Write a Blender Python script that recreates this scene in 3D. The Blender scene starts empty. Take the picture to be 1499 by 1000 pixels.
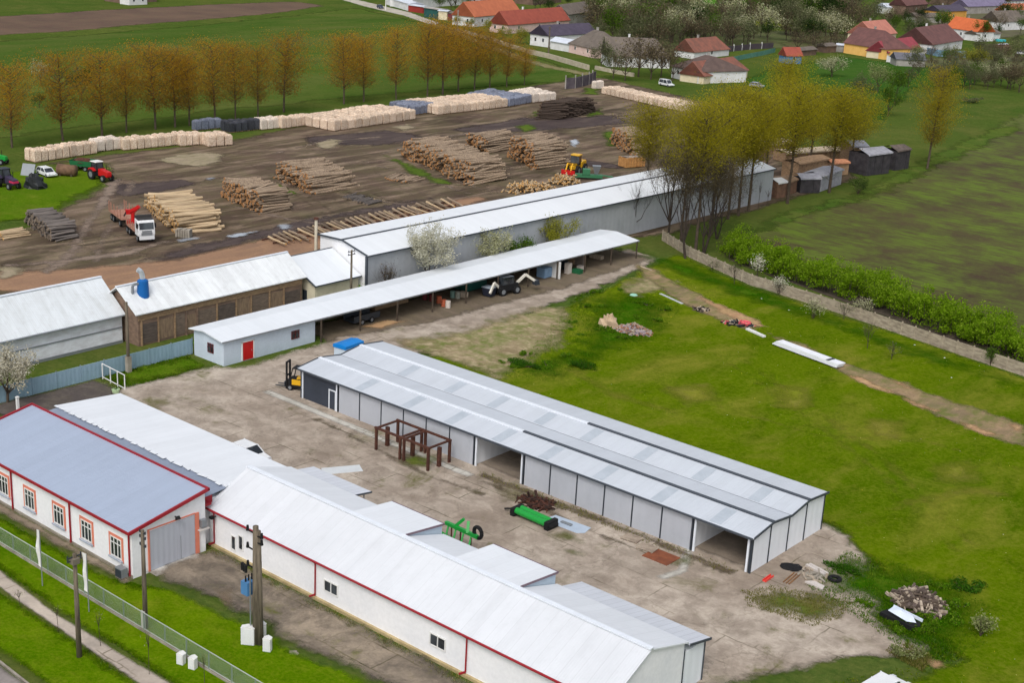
import bpy, math, random
import numpy as np
from mathutils import Vector, Matrix
random.seed(7); RNG=np.random.default_rng(11)
SC=bpy.context.scene; COL=SC.collection
R=math.radians; PI=math.pi
# ---------------------------------------------------------------- camera (surveyed from the photograph's vanishing points)
CH=52.0; FPX=2037.478
_pt,_rl,_ya=.31506084,.05358912,-.88140296
def _cam_axes():
    f=np.array([0,math.cos(_pt),-math.sin(_pt)]);r=np.array([1.,0,0]);u=np.cross(r,f)
    r2=math.cos(_rl)*r+math.sin(_rl)*u;u2=-math.sin(_rl)*r+math.cos(_rl)*u
    ux=-np.array([math.sin(_ya),math.cos(_ya),0]);vy=np.array([-ux[1],ux[0],0])
    return np.array([r2,u2,f])@np.array([ux,vy,[0,0,1]]).T
AX=_cam_axes()
def ray(px,py): return AX.T@np.array([(px-750)/FPX,-(py-500)/FPX,1.0])
def G(px,py,z=0.0):
    "ground point (or point at height z) under a surveyed photo position"
    d=ray(px,py);t=(z-CH)/d[2];return (float(t*d[0]),float(t*d[1]))
def PYp(px,py,y):
    d=ray(px,py);t=y/d[1];return float(t*d[0]),float(CH+t*d[2])
def PXp(px,py,x):
    d=ray(px,py);t=x/d[0];return float(t*d[1]),float(CH+t*d[2])
def HT(bx,by,ty):
    g=G(bx,by);lo,hi=0,45.
    for _ in range(40):
        m=(lo+hi)/2;c=AX@np.array([g[0],g[1],m-CH])
        if 500-FPX*c[1]/c[2]>ty: lo=m
        else: hi=m
    return lo
cam=bpy.data.cameras.new('camera');camo=bpy.data.objects.new('camera',cam);COL.objects.link(camo)
cam.sensor_width=36;cam.lens=FPX/1499*36;cam.clip_start=.5;cam.clip_end=20000
m=Matrix.Identity(4)
for i in range(3): m[i][0]=AX[0][i];m[i][1]=AX[1][i];m[i][2]=-AX[2][i]
m[2][3]=CH;camo.matrix_world=m;SC.camera=camo
# ---------------------------------------------------------------- light
SUN_EL,SUN_AZ=R(50),R(154)      # azimuth clockwise from +Y
w=bpy.data.worlds.new('World');SC.world=w;w.use_nodes=True
nt=w.node_tree;bg=nt.nodes['Background'];sk=nt.nodes.new('ShaderNodeTexSky')
sk.sky_type='NISHITA';sk.sun_disc=False;sk.sun_elevation=SUN_EL;sk.sun_rotation=SUN_AZ;sk.air_density=1;sk.dust_density=4;sk.ozone_density=1
hs=nt.nodes.new('ShaderNodeHueSaturation');hs.inputs['Saturation'].default_value=.36;nt.links.new(sk.outputs[0],hs.inputs['Color']);nt.links.new(hs.outputs[0],bg.inputs[0]);bg.inputs[1].default_value=.165   # thin overcast: the blue of the sky is veiled
sl=bpy.data.lights.new('sun','SUN');sl.energy=.7;sl.angle=R(15);sl.color=(1,.96,.9)
so=bpy.data.objects.new('sun',sl);COL.objects.link(so)
sd=Vector((math.sin(SUN_AZ)*math.cos(SUN_EL),math.cos(SUN_AZ)*math.cos(SUN_EL),math.sin(SUN_EL)))
so.rotation_euler=sd.to_track_quat('Z','Y').to_euler();so.location=(0,0,100)
SC.view_settings.view_transform='Standard';SC.view_settings.look='None';SC.view_settings.exposure=.21;SC.view_settings.gamma=1
SC.cycles.transparent_max_bounces=24
# ---------------------------------------------------------------- mesh helpers
class MB:
    def __init__(s): s.v=[];s.f=[];s.m=[]
    def add(s,vs,fs,m=0):
        o=len(s.v);s.v+=[tuple(p) for p in vs]
        for f in fs: s.f.append([o+i for i in f]);s.m.append(m)
        return s
    def box(s,x0,x1,y0,y1,z0,z1,m=0):
        return s.add([(x0,y0,z0),(x1,y0,z0),(x1,y1,z0),(x0,y1,z0),(x0,y0,z1),(x1,y0,z1),(x1,y1,z1),(x0,y1,z1)],
          [(3,2,1,0),(4,5,6,7),(0,1,5,4),(1,2,6,5),(2,3,7,6),(3,0,4,7)],m)
    def hexa(s,b,t,m=0):
        return s.add(list(b)+list(t),[(3,2,1,0),(4,5,6,7),(0,1,5,4),(1,2,6,5),(2,3,7,6),(3,0,4,7)],m)
    def slab(s,q,th,m=0):
        "roof slab: quad q is the top face"
        return s.hexa([(p[0],p[1],p[2]-th) for p in q],q,m)
    def beam(s,p,q,wd,hg=None,m=0):
        hg=hg or wd;p,q=Vector(p),Vector(q);d=(q-p).normalized()
        u=Vector((0,0,1)).cross(d)
        if u.length<1e-3: u=Vector((1,0,0))
        u.normalize();v=d.cross(u)
        c=[u*a*wd/2+v*b*hg/2 for a,b in((-1,-1),(1,-1),(1,1),(-1,1))]
        return s.hexa([p+k for k in c],[q+k for k in c],m)
    def cyl(s,p,q,r0,r1=None,n=8,m=0,m2=None):
        r1=r0 if r1 is None else r1;p,q=Vector(p),Vector(q);d=(q-p)
        if d.length<1e-6: return s
        d.normalize();u=d.orthogonal().normalized();v=d.cross(u)
        vs=[];
        for c,r in((p,r0),(q,r1)):
            for i in range(n):
                a=2*PI*i/n;vs.append(c+u*math.cos(a)*r+v*math.sin(a)*r)
        s.add(vs,[(i,(i+1)%n,n+(i+1)%n,n+i) for i in range(n)],m)
        k=len(s.v)-2*n;mm=m if m2 is None else m2
        s.f.append([k+i for i in range(n)][::-1]);s.m.append(mm);s.f.append([k+n+i for i in range(n)]);s.m.append(mm)
        return s
    def prism(s,pts,a,b,ax='y',m=0):
        "extrude a 2-D outline along axis ax from a to b; outline coords are the other two axes"
        def P(u,v,w): return {'x':(w,u,v),'y':(u,w,v),'z':(u,v,w)}[ax]
        n=len(pts);s.add([P(u,v,a) for u,v in pts]+[P(u,v,b) for u,v in pts],[(i,(i+1)%n,n+(i+1)%n,n+i) for i in range(n)]+[tuple(range(n))[::-1],tuple(range(n,2*n))],m)
        return s
    def blob(s,c,r,m=0,nu=10,nv=6,j=.12,seed=0,flat=True):
        rr=random.Random(seed);vs=[];fs=[]
        rx,ry,rz=r
        for k in range(nv+1):
            th=PI*k/nv if not flat else PI/2*k/nv
            for i in range(nu):
                a=2*PI*i/nu;q=1+(rr.uniform(-j,j) if k else 0)
                vs.append((c[0]+rx*q*math.sin(th)*math.cos(a),c[1]+ry*q*math.sin(th)*math.sin(a),c[2]+rz*q*math.cos(th)))
        for k in range(nv):
            for i in range(nu): fs.append((k*nu+i,(k+1)*nu+i,(k+1)*nu+(i+1)%nu,k*nu+(i+1)%nu))
        return s.add(vs,fs,m)
    def build(s,name,mats,parent=None,smooth=False,bevel=0):
        me=bpy.data.meshes.new(name)
        off=parent.get('_o',(0,0,0)) if parent is not None and parent.get('_w') else (0,0,0)
        if parent is not None and parent.get('_pw') is not None: off=parent['_pw']
        me.from_pydata([(x-off[0],y-off[1],z-off[2]) for x,y,z in s.v],[],s.f)
        for q in (mats if isinstance(mats,(list,tuple)) else [mats]): me.materials.append(q)
        me.polygons.foreach_set('material_index',s.m)
        if smooth: me.polygons.foreach_set('use_smooth',[True]*len(me.polygons))
        me.update()
        o=bpy.data.objects.new(name,me);COL.objects.link(o)
        if parent is not None:
            o.parent=parent
            if parent.get('_w'): o['_pw']=parent['_o']
            elif parent.get('_pw') is not None: o['_pw']=parent['_pw']
        if bevel:
            b=o.modifiers.new('bevel','BEVEL');b.width=bevel;b.segments=1;b.limit_method='ANGLE'
        return o
def thing(name,label,cat,loc=(0,0,0),rot=0,group=None,world=False):
    "Empty at the thing's base; world=True: its parts are given in world coordinates"
    o=bpy.data.objects.new(name,None);COL.objects.link(o);o.location=loc;o.rotation_euler=(0,0,rot);o.empty_display_size=.5
    tag(o,label,cat,group)
    if world: o['_w']=1;o['_o']=tuple(loc)
    return o
def tag(o,label,cat,group=None):
    o['label']=label;o['category']=cat
    if group:o['group']=group
    return o
def solid(mb,name,mats,label,cat,loc=(0,0,0),rot=0,group=None,smooth=False,bevel=0):
    o=mb.build(name,mats,None,smooth,bevel);o.location=loc;o.rotation_euler=(0,0,rot);return tag(o,label,cat,group)
def struct(o,kind='structure'): o['kind']=kind;return o
def dup(root,loc,rot=0,label=None,group=None,scale=None):
    def cp(o,par):
        c=o.copy();COL.objects.link(c);c.parent=par
        for ch in o.children: cp(ch,c)
        return c
    r=cp(root,None);r.location=loc;r.rotation_euler=(0,0,rot)
    if label:r['label']=label
    if group:r['group']=group
    if scale:r.scale=scale if isinstance(scale,tuple) else (scale,)*3
    return r
ORD='first second third fourth fifth sixth seventh eighth ninth tenth eleventh twelfth thirteenth fourteenth fifteenth sixteenth seventeenth eighteenth nineteenth twentieth'.split()
# ---------------------------------------------------------------- materials
def S(r,g,b): 
    f=lambda c:((c/255+.055)/1.055)**2.4 if c/255>.04045 else c/255/12.92
    return (f(r),f(g),f(b),1)
def _mix(c,k): return tuple(c[i]*k for i in range(3))+(1,)
class NT:
    def __init__(s,name):
        s.mat=bpy.data.materials.new(name);s.mat.use_nodes=True;s.t=s.mat.node_tree;s.t.nodes.clear()
        s.out=s.n('ShaderNodeOutputMaterial')
    def n(s,ty,**k):
        o=s.t.nodes.new(ty)
        for a,b in k.items():
            if hasattr(o,a): setattr(o,a,b)
            else: o.inputs[a].default_value=b
        return o
    def l(s,a,b): s.t.links.new(a,b)
    def pos(s,obj=False,sc=(1,1,1),rot=0):
        if obj: p=s.n('ShaderNodeTexCoord').outputs['Object']
        else: p=s.n('ShaderNodeNewGeometry').outputs['Position']
        mp=s.n('ShaderNodeMapping');mp.inputs['Scale'].default_value=sc;mp.inputs['Rotation'].default_value=(0,0,rot);s.l(p,mp.inputs[0]);return mp.outputs[0]
    def noise(s,vec,scale,det=4,rough=.55,dist=0):
        o=s.n('ShaderNodeTexNoise');o.inputs['Scale'].default_value=scale;o.inputs['Detail'].default_value=det;o.inputs['Roughness'].default_value=rough;o.inputs['Distortion'].default_value=dist
        s.l(vec,o.inputs['Vector']);return o.outputs['Fac']
    def ramp(s,v,a,b,ca=(0,0,0,1),cb=(1,1,1,1)):
        if a>b: a,b,ca,cb=b,a,cb,ca
        o=s.n('ShaderNodeValToRGB');e=o.color_ramp.elements;e[0].position=a;e[1].position=b;e[0].color=ca;e[1].color=cb;s.l(v,o.inputs[0]);return o.outputs[0]
    def mix(s,f,a,b,mode='MIX'):
        o=s.n('ShaderNodeMix',data_type='RGBA',blend_type=mode)
        for i,x in((0,f),(6,a),(7,b)):
            if hasattr(x,'default_value') and hasattr(x,'links'): s.l(x,o.inputs[i])
            else: o.inputs[i].default_value=x
        return o.outputs[2]
    def math(s,op,a,b=0.0):
        o=s.n('ShaderNodeMath',operation=op)
        for i,x in((0,a),(1,b)):
            if hasattr(x,'links'): s.l(x,o.inputs[i])
            else:o.inputs[i].default_value=x
        return o.outputs[0]
    def attr(s,nm): 
        o=s.n('ShaderNodeAttribute');o.attribute_name=nm;return o.outputs['Fac']
    def bsdf(s,col,rough=.7,metal=0,bump=None,bstr=.3,bdist=.05,spec=.3):
        o=s.n('ShaderNodeBsdfPrincipled');o.inputs['Roughness'].default_value=rough;o.inputs['Metallic'].default_value=metal;o.inputs['Specular IOR Level'].default_value=spec
        if hasattr(col,'links'): s.l(col,o.inputs['Base Color'])
        else:o.inputs['Base Color'].default_value=col
        if bump is not None:
            b=s.n('ShaderNodeBump');b.inputs['Strength'].default_value=bstr;b.inputs['Distance'].default_value=bdist;s.l(bump,b.inputs['Height']);s.l(b.outputs[0],o.inputs['Normal'])
        s.sh=o;return o.outputs[0]
    def done(s,sh): s.l(sh,s.out.inputs[0]);return s.mat
_MC={}
def mat(name,c,c2=None,sc=1.,rough=.65,metal=0,var=.5,bump=.15,obj=False,rnd=0,st=(1,1,1),spec=.3):
    "general worn surface: two colours mixed by noise, fine grain, bump, optional per-object brightness"
    if name in _MC:return _MC[name]
    t=NT(name);v=t.pos(obj,st);a=t.noise(v,sc,5,.6);b=t.noise(v,sc*9,3,.6)
    c2=c2 or _mix(c,.72)
    col=t.mix(t.ramp(a,.5-var*.35,.5+var*.35),c,c2)
    col=t.mix(t.ramp(b,.3,.75),col,t.mix(.10,col,(0,0,0,1)))
    if rnd:
        oi=t.n('ShaderNodeObjectInfo').outputs['Random'];k=t.math('ADD',t.math('MULTIPLY',oi,rnd),1-rnd/2)
        h=t.n('ShaderNodeHueSaturation');t.l(k,h.inputs['Value']);t.l(col,h.inputs['Color']);col=h.outputs[0]
    _MC[name]=t.done(t.bsdf(col,rough,metal,b,bump,.03,spec));return _MC[name]
def sheetmat(name,c,axis='x',pitch=1.0,dirt=.25,dcol=None,rib=.25,rough=.45,metal=0,dst=None,seam=.82):
    "profiled metal sheeting: seams every pitch metres, fine ribs (bump), weather streaks down the slope"
    if name in _MC:return _MC[name]
    t=NT(name);p=t.n('ShaderNodeNewGeometry').outputs['Position'];sx=t.n('ShaderNodeSeparateXYZ');t.l(p,sx.inputs[0])
    u=sx.outputs['X' if axis=='x' else 'Y']
    fr=t.math('FRACT',t.math('DIVIDE',u,pitch));sm=t.math('LESS_THAN',fr,.045/pitch*1.2)
    pid=t.math('FLOOR',t.math('DIVIDE',u,pitch));wn=t.n('ShaderNodeTexWhiteNoise',noise_dimensions='1D');t.l(pid,wn.inputs['W'])
    ribs=t.math('SINE',t.math('MULTIPLY',u,2*PI/rib))
    dst=dst or ((1,.12,.3) if axis=='x' else (.12,1,.3))
    v=t.pos(False,dst);a=t.noise(v,.9,6,.65,.3);b=t.noise(t.pos(),.16,4,.6)
    dcol=dcol or _mix(c,.62)
    col=t.mix(t.math('MULTIPLY',wn.outputs[0],.22),c,_mix(c,.8))
    c3=t.noise(t.pos(),1.3,6,.7,.6);col=t.mix(t.math('MULTIPLY',t.ramp(c3,.5,.72),dirt*.7),col,_mix(dcol or _mix(c,.62),1.))
    col=t.mix(t.math('MULTIPLY',t.ramp(a,.42,.75),dirt),col,dcol)
    col=t.mix(t.math('MULTIPLY',t.ramp(b,.45,.7),dirt*.6),col,dcol)
    col=t.mix(t.math('MULTIPLY',sm,1-seam),col,_mix(c,.3))
    _MC[name]=t.done(t.bsdf(col,rough,metal,ribs,.22,.03,.35));return _MC[name]
def glassmat():
    t=NT('window_glass');a=t.noise(t.pos(),.7,2);col=t.mix(t.ramp(a,.4,.65),(.012,.015,.02,1),(.05,.06,.07,1))
    return t.done(t.bsdf(col,.12,0,None,spec=.6))
GLASS=glassmat()
def plain(name,c,rough=.5,metal=0,obj=True,sc=1.2,var=.6): return mat(name,c,_mix(c,.88),sc,rough,metal,var,.03,obj)
WHITE=plain('white_paint',S(228,228,226));REDTRIM=plain('red_trim',S(150,28,40));DARK=plain('dark_steel',S(52,58,66),.5);BLACK=plain('black_rubber',S(24,24,26),.8)
STEEL=plain('grey_steel',S(140,145,150),.4,.3);RUST=mat('rust_steel',S(92,56,42),S(62,38,32),3.,.85);CONC=mat('concrete_grey',S(165,158,146),S(128,120,108),.8,.9)
GREENP=plain('green_paint',S(30,150,60),.4);YELP=plain('yellow_paint',S(222,170,30),.45);REDP=plain('red_paint',S(190,28,30),.4);BLUEP=plain('blue_paint',S(20,95,165),.4)
POLEW=mat('weathered_pole',S(118,108,92),S(78,70,60),1.2,.9,st=(6,6,.6));BARK=mat('bark',S(88,76,64),S(58,50,42),2.,.95,obj=True);TWIG=mat('twig_bark',S(96,84,72),S(70,60,52),2.,.95,obj=True)
# ================================================================ GROUND
def fade(t,sh,amp=1.2,sc=.6,wd=None):
    "ragged edge: sheet ends where signed edge distance plus noise drops below zero"
    wd=wd or .35+amp*.55
    e=t.attr('edge');n=t.noise(t.pos(),sc,7,.68,.3);n2=t.noise(t.pos(),sc*.28,4,.6)
    k=t.math('ADD',e,t.math('MULTIPLY',t.math('SUBTRACT',n,.5),amp*2.6));k=t.math('ADD',k,t.math('MULTIPLY',t.math('SUBTRACT',n2,.55),amp*2.2))
    a=t.ramp(t.math('DIVIDE',k,wd),0.,1.);tr=t.n('ShaderNodeBsdfTransparent');mx=t.n('ShaderNodeMixShader');t.l(a,mx.inputs[0]);t.l(tr.outputs[0],mx.inputs[1]);t.l(sh,mx.inputs[2]);return mx.outputs[0]
def grassmat(name,ca,cb,cc,dry=.35,big=.03,edge=None,st=(1,1,1),rot=0,fine=1.0,tuft=.5,desc=.5):
    t=NT(name);p=t.pos();ps=t.pos(False,st,rot)
    a=t.noise(ps,big,6,.62,.4);b=t.noise(ps,big*4.3,6,.68,.6);b2=t.noise(ps,big*9,6,.7,.5);c=t.noise(p,.55,6,.7);d=t.noise(p,3.2*fine,4,.7)
    col=t.mix(t.ramp(a,.36,.62),ca,cb)
    col=t.mix(t.math('MULTIPLY',t.ramp(b,desc,desc+.2),dry),col,cc)
    col=t.mix(t.math('MULTIPLY',t.ramp(b2,.52,.72),dry*.7),col,_mix(ca,.62))
    col=t.mix(t.math('MULTIPLY',t.ramp(b2,.42,.26),dry*.6),col,_mix(cc,1.1))
    col=t.mix(t.math('MULTIPLY',t.ramp(c,.38,.7),tuft*.7),col,_mix(ca,.6))
    col=t.mix(t.math('MULTIPLY',t.ramp(d,.45,.75),.4),col,_mix(cc,1.15))
    col=t.mix(t.math('MULTIPLY',t.ramp(d,.5,.2),.4),col,_mix(ca,.55))
    sh=t.bsdf(col,1.,0,t.math('ADD',d,c),.6,.12,0.)
    if edge: sh=fade(t,sh,*edge)
    return t.done(sh)
def soilmat(name,ca,cb,cc,st=(1,1,1),rot=0,edge=None,green=0,gcol=None,sc=.12,stripe=0,fine=2.5):
    t=NT(name);p=t.pos();ps=t.pos(False,st,rot)
    a=t.noise(p,sc*.5,5,.6);b=t.noise(ps,sc*4,6,.65,.5);c=t.noise(p,fine,5,.7)
    col=t.mix(t.ramp(a,.36,.62),ca,cb);col=t.mix(t.ramp(b,.46,.7),col,cc)
    col=t.mix(t.math('MULTIPLY',t.ramp(c,.35,.7),.35),col,_mix(ca,.45))
    if stripe:
        w=t.n('ShaderNodeTexWave',wave_type='BANDS',bands_direction='Y');w.inputs['Scale'].default_value=stripe;w.inputs['Distortion'].default_value=2.5;w.inputs['Detail'].default_value=4;w.inputs['Detail Scale'].default_value=.5
        t.l(t.pos(False,(1,1,1),rot),w.inputs['Vector']);col=t.mix(t.math('MULTIPLY',w.outputs['Fac'],.35),col,_mix(ca,.5))
    if green:
        g=t.noise(t.pos(False,(1,1,1),rot),sc*1.3,7,.72);g2=t.noise(ps,.8,5,.7)
        col=t.mix(t.math('MULTIPLY',t.math('MULTIPLY',t.ramp(g,.40,.58),t.ramp(g2,.34,.56)),green),col,gcol)
    sh=t.bsdf(col,.92,0,t.math('ADD',c,b),.6,.1,.12)
    if edge: sh=fade(t,sh,*edge)
    return t.done(sh)
def concmat(name,ca,cb,moss=.6,edge=None,slab=(5.,3.4),mcol=None,dark=.5):
    t=NT(name);p=t.pos();a=t.noise(p,.09,6,.62,.3);b=t.noise(p,.5,6,.68,.5);c=t.noise(p,4,4,.7)
    col=t.mix(t.ramp(a,.38,.66),ca,cb);col=t.mix(t.math('MULTIPLY',t.ramp(b,.44,.72),dark),col,_mix(cb,.72))
    col=t.mix(t.math('MULTIPLY',t.ramp(b,.5,.25),.35),col,_mix(ca,1.22))
    br=t.n('ShaderNodeTexBrick',offset=.5);br.inputs['Scale'].default_value=1;br.inputs['Brick Width'].default_value=slab[0];br.inputs['Row Height'].default_value=slab[1];br.inputs['Mortar Size'].default_value=.075;br.inputs['Mortar Smooth'].default_value=.3
    br.inputs['Color1'].default_value=(1,1,1,1);br.inputs['Color2'].default_value=(.86,.86,.86,1);br.inputs['Mortar'].default_value=(1,1,1,1)
    wp=t.n('ShaderNodeVectorMath',operation='ADD');nz=t.n('ShaderNodeTexNoise');nz.inputs['Scale'].default_value=.7;nz.inputs['Detail'].default_value=5;t.l(p,nz.inputs['Vector'])
    sc=t.n('ShaderNodeVectorMath',operation='SCALE');sc.inputs['Scale'].default_value=.35;t.l(nz.outputs['Color'],sc.inputs[0]);t.l(p,wp.inputs[0]);t.l(sc.outputs[0],wp.inputs[1]);t.l(wp.outputs[0],br.inputs['Vector'])
    col=t.mix(.6,col,br.outputs['Color'],'MULTIPLY')
    jm=t.math('MULTIPLY',br.outputs['Fac'],t.ramp(t.noise(p,.22,4),.46,.6));col=t.mix(t.math('MULTIPLY',jm,.75),col,S(88,80,60))
    mc=mcol or S(92,92,44)
    mk=t.ramp(t.noise(p,.13,8,.7,.4),.565,.66);col=t.mix(t.math('MULTIPLY',t.math('MULTIPLY',mk,t.ramp(b,.3,.6)),moss),col,mc)
    mk2=t.ramp(t.noise(p,.75,7,.7,.8),.66,.72);col=t.mix(t.math('MULTIPLY',mk2,moss*.7),col,S(90,84,58))
    e2=t.noise(p,.28,7,.72,1.2);col=t.mix(t.math('MULTIPLY',t.ramp(e2,.5,.62),.45*dark+.1),col,_mix(cb,.7));col=t.mix(t.math('MULTIPLY',t.ramp(e2,.42,.3),.35),col,_mix(ca,1.18))
    ln=t.math('ABSOLUTE',t.math('SUBTRACT',t.noise(p,.11,5,.6,.3),.5));col=t.mix(t.math('MULTIPLY',t.ramp(ln,.006,.0),.35*moss),col,S(92,82,66))
    col=t.mix(t.math('MULTIPLY',t.ramp(c,.4,.75),.3),col,_mix(cb,.6))
    sh=t.bsdf(col,.88,0,t.math('ADD',c,b),.35,.05,.15)
    if edge: sh=fade(t,sh,*edge)
    return t.done(sh)
ZK=[0]
def zone(name,pts,mt,step=1.5,soft=1.5,world=False):
    "ground sheet over a surveyed outline; carries its signed edge distance for a ragged border"
    P=np.array([p if world else G(*p) for p in pts],float);lo=P.min(0)-soft;hi=P.max(0)+soft
    nx=int((hi[0]-lo[0])/step)+2;ny=int((hi[1]-lo[1])/step)+2
    X,Y=np.meshgrid(lo[0]+np.arange(nx)*step,lo[1]+np.arange(ny)*step,indexing='ij');X=X.ravel();Y=Y.ravel()
    ins=np.zeros(len(X),bool);dm=np.full(len(X),1e9);n=len(P)
    for i in range(n):
        a=P[i];b=P[(i+1)%n];d=b-a;L=max((d**2).sum(),1e-9)
        tt=np.clip(((X-a[0])*d[0]+(Y-a[1])*d[1])/L,0,1);dm=np.minimum(dm,np.hypot(X-a[0]-tt*d[0],Y-a[1]-tt*d[1]))
        if abs(d[1])>1e-9:
            c=((a[1]>Y)!=(b[1]>Y))&(X<d[0]*(Y-a[1])/d[1]+a[0]);ins^=c
    sd=np.where(ins,dm,-dm);ok=(sd>-soft).reshape(nx,ny)
    cell=ok[:-1,:-1]|ok[1:,:-1]|ok[1:,1:]|ok[:-1,1:];I,J=np.nonzero(cell)
    q=np.stack([I*ny+J,(I+1)*ny+J,(I+1)*ny+J+1,I*ny+J+1],1);used,inv=np.unique(q,return_inverse=True)
    ZK[0]+=1;z=.0015*ZK[0]
    me=bpy.data.meshes.new(name);me.from_pydata(np.stack([X[used],Y[used],np.full(len(used),z)],1).tolist(),[],inv.reshape(q.shape).tolist());me.materials.append(mt)
    at=me.attributes.new('edge','FLOAT','POINT');at.data.foreach_set('value',sd[used].astype(np.float32));me.update()
    o=bpy.data.objects.new(name,me);COL.objects.link(o);o['kind']='structure';return o
def ribbon(name,pts,wd,mt,step=.5,soft=.5,world=False):
    P=[Vector(p if world else G(*p)) for p in pts];L=[];Rr=[]
    for i,p in enumerate(P):
        d=(P[min(i+1,len(P)-1)]-P[max(i-1,0)]).normalized();nn=Vector((-d.y,d.x))*wd/2;L.append(p+nn);Rr.append(p-nn)
    return zone(name,[tuple(q) for q in L+Rr[::-1]],mt,step,soft,True)
# base meadow, one sheet to the horizon
mdw=grassmat('meadow_grass',S(60,86,32),S(80,94,40),S(102,102,54),.6,.012,None,(1,1,1),0,.5,.6,.46)
mb=MB();mb.add([(-4000,-600,0),(600,-600,0),(600,5000,0),(-4000,5000,0)],[(0,1,2,3)]);o=mb.build('ground',mdw);o['kind']='structure'
# ploughed strips and crops, far left
zone('ploughed_strip',[(-60,26),(120,15),(300,6),(430,1),(480,8),(395,21),(240,33),(100,46),(-60,54)],soilmat('strip_soil',S(92,72,62),S(110,88,72),S(98,86,66),edge=(3,.12)),6,6)
zone('crop_field',[(-80,64),(150,48),(400,25),(520,10),(640,36),(860,108),(820,122),(640,132),(300,165),(-80,215)],grassmat('crop_grass',S(60,88,32),S(76,96,38),S(98,102,54),.7,.013,(4,.08),(1,.35,1),.9,.5,.7,.44),5,6)
zone('crop_stripe',[(-60,118),(150,105),(420,95),(470,98),(200,122),(-60,150)],grassmat('stripe_grass',S(74,98,42),S(92,106,50),S(112,112,62),.5,.02,(5,.1)),5,6)
zone('village_lane',[(505,-6),(545,4),(600,17),(645,33),(638,38),(590,22),(530,8),(490,-4)],concmat('lane_paving',S(190,184,170),S(168,160,146),.1,(.8,.3)),2,2)
ribbon('lane_verge',[(640,35),(700,60),(760,84),(800,96),(866,110)],7,soilmat('verge_soil',S(118,110,70),S(104,104,56),S(150,140,110),edge=(2,.3)),1.5,2)
# village gardens
zone('garden_soil',[(868,60),(930,30),(1010,26),(1100,44),(1200,44),(1300,58),(1330,80),(1235,78),(1150,72),(1060,70),(1010,88),(960,78),(900,80)],soilmat('thicket_soil',S(96,92,66),S(84,80,58),S(84,104,48),edge=(6,.1,6),green=.6,gcol=S(78,100,42)),3,6)
zone('garden_soil',[(1320,85),(1400,80),(1500,60),(1520,100),(1440,110),(1380,112),(1340,100)],soilmat('yard_soil_village',S(104,96,72),S(90,84,66),S(88,104,52),edge=(5,.12,5),green=.5,gcol=S(84,104,44)),3,5)
zone('garden_soil',[(1300,12),(1400,4),(1520,0),(1520,50),(1470,58),(1370,60),(1330,40)],soilmat('yard_soil_village2',S(104,96,80),S(92,84,70),S(94,100,60),edge=(5,.12,5),green=.4,gcol=S(84,100,44)),4,6)
zone('garden_soil',[(1130,62),(1220,50),(1300,60),(1290,76),(1230,78),(1150,70)],soilmat('garden_soil_mat',S(92,84,58),S(86,72,58),S(84,96,50),edge=(4,.15),green=.5,gcol=S(70,92,36)),3,4)
zone('rapeseed_patch',[(1040,28),(1110,22),(1200,24),(1240,30),(1200,38),(1100,38),(1030,36)],grassmat('rape',S(150,160,40),S(120,140,36),S(186,184,60),.7,.02,(3,.2)),4,4)
zone('garden_lawn',[(1075,118),(1130,100),(1230,82),(1300,90),(1420,105),(1440,125),(1340,130),(1290,180),(1180,150)],grassmat('garden_grass',S(48,86,30),S(60,92,34),S(84,96,50),.4,.02,(3,.15)),3,4)
zone('garden_lawn',[(980,2),(1090,-4),(1180,2),(1190,20),(1000,22)],grassmat('far_grass',S(62,120,26),S(74,124,30),S(100,130,50),.4,.02,(5,.1)),5,6)
# right-hand ploughed field
FR=1.05
zone('ploughed_field',[(1085,345),(1120,322),(1200,300),(1290,280),(1400,215),(1520,150),(1700,190),(1700,560),(1500,505),(1300,440),(1180,390)],
  soilmat('field_soil',S(70,56,44),S(88,78,52),S(84,88,44),(.22,1,1),.28,(3.5,.2),.9,S(92,112,34),.055,.5,1.4),2.2,4)
zone('grass_margin',[(1060,352),(1130,312),(1240,285),(1350,232),(1440,190),(1500,178),(1500,190),(1400,235),(1290,285),(1130,335),(1090,352)],grassmat('margin_grass',S(62,90,32),S(80,98,38),S(112,112,62),.6,.05,(3,.25)),1.5,3)
# log yard
yard=soilmat('yard_mud',S(68,55,47),S(102,85,72),S(152,132,114),(1,.22,1),.75,(2.2,.25),.3,S(92,96,52),.09)
zone('log_yard',[(-40,345),(40,332),(95,300),(135,283),(160,262),(150,238),(60,245),(48,238),(330,206),(500,170),(640,150),(820,118),(880,112),(1040,150),(1110,190),(1190,235),(1250,240),(1260,262),(1180,285),(1135,300),(980,345),(540,400),(430,430),(180,430),(-40,460)],yard,1.6,3)
saw=soilmat('sawdust_soil',S(150,118,94),S(136,108,88),S(164,130,100),(1,.25,1),.0,(1.6,.3),0,None,.12)
zone('sawdust_strip',[(-40,425),(-40,398),(120,392),(260,378),(400,345),(560,318),(700,285),(720,292),(560,335),(440,380),(180,440)],saw,1.,2)
dk=soilmat('wet_mud',S(66,57,56),S(78,67,65),S(98,86,80),(1,.25,1),.6,(2.2,.3),0,None,.14)
for q in ([(210,380),(260,362),(380,335),(450,318),(560,300),(640,285),(640,294),(520,318),(400,348),(240,385)],[(440,200),(560,190),(620,196),(640,206),(560,214),(450,212)],[(650,190),(760,172),(900,168),(930,180),(800,192),(690,196)],[(840,232),(900,238),(930,250),(880,246),(850,244)],[(160,270),(260,262),(300,268),(240,282),(170,290)]): zone('wet_mud',q,dk,1.,2)
lt=soilmat('dry_mud',S(132,116,104),S(142,126,112),S(112,98,88),(1,.2,1),.7,(1.2,.4),0,None,.2)
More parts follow.
